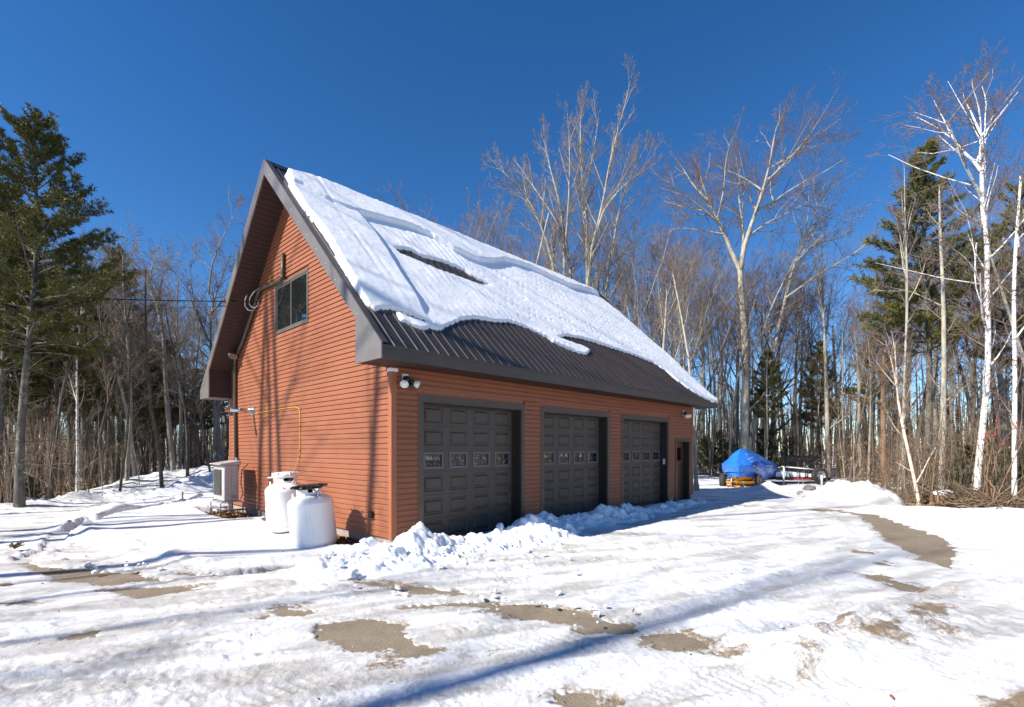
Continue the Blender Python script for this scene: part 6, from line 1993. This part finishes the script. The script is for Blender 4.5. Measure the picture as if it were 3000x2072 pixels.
put_tree('white_pine', pC, at(2245, 37.0), 1.6, (CAM_H + (HORIZON - 1040) / FPX * 37) / 12, 'small distant pine behind the crooked oak')
put_tree('white_pine', pC, at(2560, 38.0), 2.0, (CAM_H + (HORIZON - 980) / FPX * 38) / 12, 'small distant pine behind the brown oak')
# low young firs at the edge of the woods
fir = pine_proto(mn=M['needles_fir'], height=2.6, r0=0.03, seed=46, crown0=0.04, half=1.0, tufts=1.2, dead=0, nee=0.07)
G_F = 'low young firs at the foot of the woods'
FIRS = ((2062, 38, 1.0), (2100, 39, 1.25), (2250, 38, 1.3), (2310, 39, 1.0), (2810, 20, 0.6), (2860, 21, 0.75), (2920, 20, 0.7), (2965, 19, 0.65), (2740, 22, 0.7), (3010, 19, 0.8), (80, 16.6, 0.35), (2140, 38.5, 0.9), (95, 17, 0.3))
for i, (px, d, s) in enumerate(FIRS):
    n = sorted(FIRS, key=lambda t: abs(t[0] - 2030)).index((px, d, s))
    put_tree('young_fir', fir, at(px, d), i * 2.1, s, f'low bushy young fir at the wood edge, {ORD[n]} such from the garage', G_F, 'fir')

# ---- the other bare trees of the woods --------------------------------------
P_F = [proto('forest', 15.0, 0.13, 60 + i, M[('bark_grey', 'bark_dark', 'bark_pale', 'bark_dark')[i]], M[('twig', 'twig_brown', 'twig', 'twig')[i]], ((0.02, 0.01), (-0.03, 0.02), (0.05, 0), (0, 0.03))[i]) for i in range(4)]
P_U = [proto('upright', 15.0, 0.15, 70 + i, M[('bark_pale', 'bark_grey')[i]], M[('twig', 'twig_red')[i]]) for i in range(2)]
P_S = proto('spread', 14.0, 0.15, 75, M['bark_grey'], M['twig_red'])
P_R = [proto('open', 15.0, 0.115, 80 + i, M['bark_grey'], M['twig'], ((0.03, 0.0), (-0.05, 0.02), (0.06, -0.02))[i]) for i in range(3)]
P_B = proto('sapling', 7.0, 0.035, 76, M['bark_pale'], M['twig_tan'])
P_B2 = proto('sapling', 5.0, 0.026, 77, M['bark_dark'], M['twig_brown'])
HF = {'f0': 15, 'f1': 15, 'f2': 15, 'f3': 15, 'u0': 14.6, 'u1': 14.6, 's': 13.4, 'b': 7, 'c': 5}
PR = {'f0': P_F[0], 'f1': P_F[1], 'f2': P_F[2], 'f3': P_F[3], 'u0': P_U[0], 'u1': P_U[1], 's': P_S, 'b': P_B, 'c': P_B2}
NAMES = {'f': ('bare_tree', 'tree'), 'u': ('bare_ash', 'tree'), 's': ('bare_oak', 'tree'), 'b': ('pale_sapling', 'sapling'), 'c': ('dark_sapling', 'sapling')}
LOOK = {'f0': 'grey straight bare tree', 'f1': 'dark slightly bent bare tree', 'f2': 'pale leaning bare tree', 'f3': 'dark thin bare tree', 'u0': 'pale upright bare ash', 'u1': 'grey upright bare ash', 's': 'spreading bare oak', 'b': 'thin pale sapling', 'c': 'thin dark sapling'}
def bulk(items, where, group, away=True):
    """bare trees copied from the few grown ones; look-alikes are told apart by counting out from the garage"""
    order = {}
    for it in sorted(items, key=lambda t: abs(t[0] - (680 if t[0] < 900 else 2030))):
        order.setdefault(it[3], []).append(it)
    for i, it in enumerate(items):
        px, d, top, k = it
        nm, cat = NAMES[k[0]]
        n = order[k].index(it)
        one = len(order[k]) == 1
        lab = f'{LOOK[k]} {where}' if one else f'{LOOK[k]} {where}, {ORD[n]} such from garage'
        if 2045 < px < 2475: d = max(d, 37.5 + 0.35 * (d - 24))
        h = CAM_H + (HORIZON - top) / FPX * d
        put_tree(nm, PR[k], at(px, d), (i * 2.399) % 6.28, h / HF[k], lab, f'{group} {where}', cat)
bulk([(38, 18, 860, 'f1'), (150, 18.5, 760, 'f1'), (110, 22, 800, 'f3'), (180, 24, 780, 'f1'), (200, 30, 780, 'f0'), (262, 20, 860, 'f3'), (282, 23, 820, 'f1'), (312, 21, 880, 'f3'), (336, 26, 800, 'f1'), (372, 20, 760, 'f0'),
      (396, 22, 790, 'f2'), (415, 30, 800, 'f1'), (455, 26, 840, 'f3'), (475, 19.5, 820, 'f1'), (525, 25, 830, 'f0'), (548, 21, 900, 'f1'), (572, 31, 840, 'u1'), (598, 24, 950, 'f3'), (655, 30, 900, 'f2'), (665, 24, 900, 'f1'),
      (20, 22, 700, 'f0'), (85, 26, 740, 'f2'), (130, 20, 870, 'f3'), (240, 34, 760, 'u1'), (320, 33, 790, 's'), (360, 36, 770, 'u1'), (500, 33, 800, 's'), (430, 24, 900, 'f3'), (-40, 19, 700, 'f1'), (-90, 23, 650, 'f0'), (-140, 20, 700, 'f3'), (640, 35, 780, 'u0'),
      (55, 30, 700, 'f1'), (215, 27, 880, 'f1'), (300, 29, 850, 'f0'), (385, 31, 850, 'f1'), (350, 18.5, 1000, 'f3'), (560, 27, 900, 'f3'), (620, 21, 1050, 'f3'), (682, 27, 950, 'f1')],
     'in the woods beyond the gable', 'bare trees')  # mostly dark-barked: trunks shading one another, put into the bark colour
bulk([(1300, 31, 540, 'u1'), (1365, 30, 485, 'u0'), (1440, 33, 640, 'u1'), (1485, 29, 660, 'f2'), (1560, 36, 560, 'u1'), (1610, 34, 520, 's'), (1760, 36, 560, 'u1'), (1815, 32, 600, 'u0'), (1250, 38, 640, 'u1')],
     'behind the garage roof', 'bare trees')
bulk([(1880, 31, 560, 'u0'), (1935, 28, 640, 'u0'), (1965, 33, 600, 'u1'), (2010, 29, 690, 'u0'), (2040, 25, 760, 'f2'), (2058, 31, 640, 'u1'), (2085, 27, 820, 'f0'), (2110, 33, 700, 'u0'), (2135, 24.5, 900, 'f2'), (2150, 36, 700, 's'),
      (2230, 34, 700, 'u1'), (2300, 35, 780, 's'), (2345, 33, 830, 'f0'), (2380, 37, 760, 'u1'), (2455, 33, 820, 'u0'), (2490, 28, 900, 'f3'), (2520, 34, 780, 'u1'), (2545, 26, 960, 'f0'), (2625, 30, 820, 'f3'), (2680, 27, 760, 'f1'),
      (2735, 32, 700, 'u1'), (2800, 26, 720, 'f3'), (2835, 22, 820, 'f1'), (2850, 30, 650, 's'), (2890, 24, 700, 'f3'), (2930, 22, 760, 'f1'), (2955, 28, 560, 's'), (3020, 24, 620, 'f0'), (3060, 20, 600, 'f2'), (2470, 40, 740, 's'),
      (2330, 40, 760, 'u1'), (2190, 40, 640, 'u1'), (2580, 40, 760, 'u1'), (2640, 38, 700, 's'), (2790, 38, 640, 'u1'), (2000, 38, 600, 'u1'), (1920, 38, 560, 's'), (3120, 24, 560, 's')],
     'in the woods behind the boat', 'bare trees')
bulk([(2412, 26, 1120, 'b'), (2502, 21, 1180, 'b'), (2630, 19, 1190, 'b'), (2705, 19.5, 1130, 'b'), (2730, 18, 1080, 'b'), (2775, 18.5, 1200, 'c'), (2815, 19, 1080, 'c'), (2845, 17.5, 1150, 'b'), (2940, 17, 1080, 'c'), (2975, 18, 1150, 'b'), (2560, 20, 1150, 'c'), (2600, 21, 1080, 'c'),
      (2085, 24, 1150, 'b'), (2120, 25, 1170, 'b'), (2060, 26, 1120, 'c'), (2320, 28, 1150, 'b'), (2350, 27, 1170, 'c'), (2385, 29, 1100, 'b'), (2450, 26, 1160, 'c'), (2475, 24, 1190, 'b'), (2240, 28, 1150, 'c')],
     'along the brushy wood edge', 'saplings')
bulk([(30, 16.3, 1150, 'b'), (100, 16.5, 1200, 'c'), (140, 17, 1150, 'b'), (260, 18.5, 1200, 'c'), (300, 19, 1180, 'b'), (340, 20, 1150, 'c'), (410, 20, 1180, 'b'), (440, 21, 1190, 'c'), (540, 23, 1200, 'b'), (580, 23, 1150, 'c'), (610, 24, 1180, 'b'), (180, 18, 1180, 'c')],
     'before the dark woods', 'saplings')
# bare trees out of view to the sunny side: they throw the long shadows on the drive and gable
G_S = 'roadside trees that shade the drive'
RT = ((-14.3, 3.4, 24.0), (-16.7, 5.6, 25.0), (-17.4, 6.3, 23.0), (-18.4, 7.2, 24.0), (-14.1, 0.3, 13.0), (-15.2, 1.4, 12.5), (-14.5, -0.7, 13.0), (-13.1, -5.1, 19.0), (-25.0, 1.0, 20.0), (-24.0, 13.5, 17.0), (-20.0, 12.0, 16.0), (-20.5, 9.5, 16.0), (-16.0, -6.0, 21.0))
for i, (x, y, h) in enumerate(RT):
    put_tree('roadside_tree', P_R[i % 3], (x, y, 0), i * 1.9, h / 15.0, 'bare roadside tree beyond the left edge that shades the drive', G_S)

# ---- the deep woods: far trunks and thicket too many to count -----------------
def far_woods():
    r = np.random.default_rng(90)
    protos = []
    for i in range(5):
        S = dict(SP['forest'], levels=2, kids=(10, 4), rmin=0.012, trunk_lvl=9)
        t = Branches()
        grow(t, t, np.array([0, 0, -0.2]), np.array([0.03 * r.normal(), 0.03 * r.normal(), 1.0]), 13.0, 0.11, 0, S, np.random.default_rng(900 + i))
        lo = {}
        for (n_, k_), it in t.b.items(): lo.setdefault((n_, 4 if k_ > 4 else 3), []).extend(it)
        t.b = lo
        protos.append(t.arrays())
    V = {0: [], 1: []}; Q = {0: [], 1: []}; base = {0: 0, 1: 0}
    def put(x, y, s):
        k = r.integers(5); m = int(r.random() < 0.5)
        v, q = protos[k]
        a = r.random() * 6.28; c, s_ = math.cos(a), math.sin(a)
        w = v @ np.array([[c, s_, 0], [-s_, c, 0], [0, 0, 1]]) * [s * 1.0, s * 1.0, s]
        V[m].append(w + [x, y, 0]); Q[m].append(q + base[m]); base[m] += len(v)
    n = 0
    while n < 270:
        th = R(-75 + 150 * r.random()); d = 38 + 45 * r.random()
        x, y = math.sin(th) * d * 1.1, math.cos(th) * d
        if y < 12: continue
        put(x, y, 0.55 + 0.45 * r.random()); n += 1
    for _ in range(110):                     # woods closing the clearing on the other sides
        th = R(62 + 150 * r.random()); d = 27 + 26 * r.random()
        put(math.sin(th) * d, math.cos(th) * d, 0.8 + 0.4 * r.random())
    for _ in range(40):
        th = R(-95 - 50 * r.random()); d = 52 + 20 * r.random()
        put(math.sin(th) * d, math.cos(th) * d, 0.9 + 0.3 * r.random())
    tb = Branches()
    for _ in range(1500):
        th = R(-58 + 122 * r.random()); d = 58 + 60 * r.random()
        x, y = math.sin(th) * d, math.cos(th) * d; h = 7 + 7 * r.random()
        p = np.array([x, y, -0.2]); q = p + [r.normal() * 0.5, r.normal() * 0.5, h]
        tb.add(np.array([p, (p + q) / 2 + r.normal(size=3) * 0.2, q]), np.array([0.14, 0.10, 0.02]), 3)
        for j in range(5):
            g = p + (q - p) * (0.25 + 0.7 * r.random()); e2 = g + np.array([r.normal() * 1.2, r.normal() * 1.2, 0.8 + 1.2 * r.random()])
            tb.add(np.array([g, e2]), np.array([0.035, 0.012]), 3)
    for _ in range(2600):
        th = R(-60 + 125 * r.random()); d = 40 + 34 * r.random()
        x, y = math.sin(th) * d, math.cos(th) * d; h = 2.0 + 4.5 * r.random() ** 1.5
        p = np.array([x, y, -0.1]); q = p + [r.normal() * 0.35, r.normal() * 0.3, h]
        tb.add(np.array([p, (p + q) / 2 + r.normal(size=3) * 0.15, q]), np.array([0.03, 0.022, 0.008]), 3)
        for j in range(4):
            g = p + (q - p) * (0.2 + 0.7 * r.random()); e2 = g + np.array([r.normal() * 0.5, r.normal() * 0.5, 0.5 + 0.5 * r.random()])
            tb.add(np.array([g, (g + e2) / 2, e2]), np.array([0.016, 0.012, 0.006]), 3)
    bv2, bq2 = tb.arrays()
    V[1].append(bv2); Q[1].append(bq2 + base[1]); base[1] += len(bv2)
    vv = np.concatenate(V[0] + V[1]); qq = np.concatenate(Q[0] + [q + base[0] for q in Q[1]])
    me = np_mesh('far_woods', vv, qq, smooth=True)
    me.materials.append(M['bark_grey']); me.materials.append(M['bark_dark'])
    nq0 = sum(len(q) for q in Q[0])
    mi = np.zeros(len(qq), np.int32); mi[nq0:] = 1
    me.polygons.foreach_set('material_index', mi)
    tag(link('far_woods', me), 'mass of distant bare grey trees all round the clearing', 'woods', kind='stuff')
far_woods()

def thicket():
    r = np.random.default_rng(95)
    sets = [Branches(), Branches(), Branches()]
    def stem(x, y, h, k, thin=1.0):
        a = r.normal(size=2) * 0.16
        p0 = np.array([x, y, -0.05]); p3 = p0 + [a[0] * h + r.normal() * 0.1, a[1] * h, h]
        p1 = p0 + (p3 - p0) * 0.35 + r.normal(size=3) * 0.04 * h; p2 = p0 + (p3 - p0) * 0.7 + r.normal(size=3) * 0.04 * h
        r0 = (0.004 + 0.0032 * h) * thin
        sets[k].add(np.array([p0, (p1 + p2) / 2, p3]), np.array([r0, r0 * 0.75, 0.004]), 3)
        for j in range(4):
            f = 0.3 + 0.65 * r.random()
            q = p1 + (p2 - p1) * ((f - 0.3) / 0.4) if f < 0.7 else p2 + (p3 - p2) * ((f - 0.7) / 0.3)
            d = np.array([r.normal(), r.normal(), 0.5 + 0.5 * r.random()]) * h * 0.16
            q = (p0 + p3) / 2 + (p3 - p0) * (f - 0.5) + ((p1 + p2) / 2 - (p0 + p3) / 2) * (1 - abs(2 * f - 1))
            sets[k].add(np.array([q, q + d * 0.55 + r.normal(size=3) * 0.02, q + d]), np.array([r0 * 0.5, r0 * 0.4, 0.0035]), 3)
    def inside_yard(x, y):
        return poly_sd(np.array([x]), np.array([y]), YARD)[0]
    n = 0
    while n < 4200:
        px = -250 + 3600 * r.random()
        if 690 < px < 2030: continue
        d = 15.5 + 26 * r.random() ** 1.3
        x, y = (px - 1500) / FPX * d, d
        e = inside_yard(x, y)
        if e > -0.15: continue
        left = px < 700
        h = (0.5 + 3.0 * r.random() ** 2.1) * (1.15 if left else 1.0)
        k = r.choice(3, p=(0.10, 0.50, 0.40) if left else (0.42, 0.36, 0.22))  # left stems picked darker: the woods' shade put into their colour
        stem(x, y, h, int(k)); n += 1
    for _ in range(900):                     # the side that only the door windows reflect
        th = R(52 + 60 * r.random()); d = 20 + 18 * r.random()
        stem(math.sin(th) * d, math.cos(th) * d, 1.5 + 3 * r.random(), int(r.integers(3)), 1.6)
    V, Q, mi, b = [], [], [], 0
    for k, s in enumerate(sets):
        v, q = s.arrays(); V.append(v); Q.append(q + b); mi += [k] * len(q); b += len(v)
    me = np_mesh('thicket', np.concatenate(V), np.concatenate(Q), smooth=True)
    for m in ('twig_tan', 'twig_brown', 'twig'): me.materials.append(M[m])
    me.polygons.foreach_set('material_index', np.array(mi, np.int32))
    tag(link('thicket', me), 'tangled brown undergrowth along the foot of the woods', 'undergrowth', kind='stuff')
thicket()
def samp3(r, n):
    out = []
    spots = [(2510, 22, 0.9), (2470, 23, 0.8), (2560, 20, 1.0), (2640, 19.5, 1.1), (2600, 20, 1.4), (2700, 19, 1.3), (2410, 24, 1.0), (2180, 26, 0.8), (2850, 19, 1.6), (2950, 18, 1.5), (110, 17, 0.9), (150, 17.5, 1.1), (590, 23, 1.3), (560, 23, 1.6), (2780, 19, 1.8), (2075, 25, 1.2), (310, 20, 0.9), (2530, 20, 1.7), (2620, 18.5, 0.6)]
    for _ in range(n):
        px, d, z = spots[r.integers(len(spots))]
        p = np.array([(px - 1500) / FPX * d, d, z]) + r.normal(size=3) * [0.55, 0.8, 0.45]
        out.append(p)
    return np.array(out)
litter('clinging_leaves', 1500, samp3, 'orange brown dead leaves clinging to the undergrowth', 'leaves', [M['leaf_or'], M['leaf_b']], (0.02, 0.055), 14)
def samp4(r, n):
    px = np.where(r.random(n) < 0.4, -200 + 880 * r.random(n), 2040 + 1300 * r.random(n)); d = 16 + 24 * r.random(n)
    p = np.stack([(px - 1500) / FPX * d, d, 0.02 + 0.06 * r.random(n)], -1)
    return p[poly_sd(p[:, 0], p[:, 1], YARD) < -0.4]
litter('forest_litter', 9000, samp4, 'brown fallen leaves on the floor of the woods', 'leaves', [M['leaf_a'], M['leaf_b'], M['leaf_c']], (0.04, 0.10), 15)

# ---- brush pile and stump by the right edge -----------------------------------
def brush(px, d, n, w, h, label, seed):
    r = np.random.default_rng(seed)
    b = Branches(); b2 = Branches()
    x, y, _ = at(px, d)
    for _ in range(n):
        c = np.array([x + r.normal() * w, y + r.normal() * 0.5, abs(r.normal()) * h])
        a = r.normal() * 0.6; L = 0.25 + 0.6 * r.random()
        dd = np.array([math.cos(a), math.sin(a) * 0.8, r.normal() * 0.35])
        (b if r.random() < 0.5 else b2).add(np.array([c - dd * L, c + r.normal(size=3) * 0.06, c + dd * L]), np.array([0.012, 0.011, 0.005]) * (0.6 + r.random()), 4)
    v1, q1 = b.arrays(); v2, q2 = b2.arrays()
    me = np_mesh('brush_pile', np.concatenate([v1, v2]), np.concatenate([q1, q2 + len(v1)]), smooth=True)
    me.materials.append(M['twig_tan']); me.materials.append(M['twig_brown'])
    mi = np.zeros(len(q1) + len(q2), np.int32); mi[len(q1):] = 1
    me.polygons.foreach_set('material_index', mi)
    tag(link('brush_pile', me), label, 'brush pile', kind='stuff')
brush(2880, 15.6, 520, 0.55, 0.16, 'heap of cut brown branches on the snow beside the stump', 1)
brush(2975, 16.2, 480, 0.50, 0.17, 'second heap of cut branches at the far right', 2)
brush(2800, 17.2, 260, 0.6, 0.15, 'low heap of brush behind the stump', 3)
x, y, _ = at(2745, 15.9)
sm_ = MB(); pr_ = []
for k in range(22):
    a = 2 * math.pi * k / 22; rr = 0.17 + 0.02 * math.sin(5 * a) + 0.012 * math.sin(9 * a + 1)
    pr_.append((rr * math.cos(a), rr * math.sin(a)))
b0 = 0
sm_.v += [(x_ * 1.25, y_ * 1.25, -0.1) for x_, y_ in pr_] + [(x_ * 1.05, y_ * 1.05, 0.10) for x_, y_ in pr_] + [(x_, y_, 0.30) for x_, y_ in pr_]
for j in range(2):
    for k in range(22):
        sm_.f.append((j * 22 + k, j * 22 + (k + 1) % 22, j * 22 + 22 + (k + 1) % 22, j * 22 + 22 + k))
sm_.f.append(tuple(44 + k for k in range(22)))
so = sm_.build('tree_stump', M['bark_rust']); so.location = (x, y, 0.06)
tag(so, 'cut tree stump with torn sides beside the brush pile', 'stump')
link('cut_face', MB().add([(p[0] * 0.9, p[1] * 0.9, 0.303) for p in pr_], [tuple(range(22))]).mesh('cut_face'), M['twig_tan'], so)
x, y, _ = at(2772, 16.2)
lg = MB().tube([(-0.35, 0, 0.22), (0.1, 0.1, 0.25), (0.75, 0.2, 0.12)], [0.15, 0.15, 0.12], 14)
lo = lg.build('fallen_log', M['bark_rust'], None, True); lo.location = (x, y, 0.02); tag(lo, 'fallen log with a cap of snow next to the stump', 'log')
sn = MB().tube([(-0.38, 0.0, 0.33), (0.1, 0.1, 0.36), (0.75, 0.2, 0.20)], [0.10, 0.13, 0.09], 12)
link('snow_cap', sn.mesh('snow_cap', True), M['snow'], lo)
# sumac with red seed heads
M['sumac'] = paint('sumac', (0.25, 0.035, 0.025), 0.8, var=0.3, scale=30)
sr = np.random.default_rng(77)
t = Branches()
e = empty('sumac_bush', at(2905, 15.2)); tag(e, 'sumac bush with dark red seed heads before the birches', 'bush')
heads = []
for k in range(7):
    p = np.array([sr.normal() * 0.15, sr.normal() * 0.2, -0.1]); d = np.array([sr.normal() * 0.28, sr.normal() * 0.2, 1.0]); L = 2.2 + 1.2 * sr.random()
    q = p + d * L * 0.6 + sr.normal(size=3) * 0.1
    t.add(np.array([p, p + d * L * 0.3 + sr.normal(size=3) * 0.06, q]), np.array([0.02, 0.016, 0.012]), 5)
    for j in range(3):
        e2 = q + np.array([sr.normal() * 0.35, sr.normal() * 0.3, 0.6 + 0.4 * sr.random()])
        t.add(np.array([q, (q + e2) / 2 + sr.normal(size=3) * 0.05, e2]), np.array([0.011, 0.009, 0.007]), 4); heads.append(e2)
link('stems', t.mesh('stems'), M['bark_rust'], e)
hm = MB().lathe([(0.0, 0.0), (0.028, 0.03), (0.032, 0.07), (0.018, 0.13), (0.0, 0.16)], 8).mesh('seed_head', True)
for h in heads[::3][:6]:
    o = link('seed_head', hm, M['sumac'], e); o.location = h
bpy.context.view_layer.update()
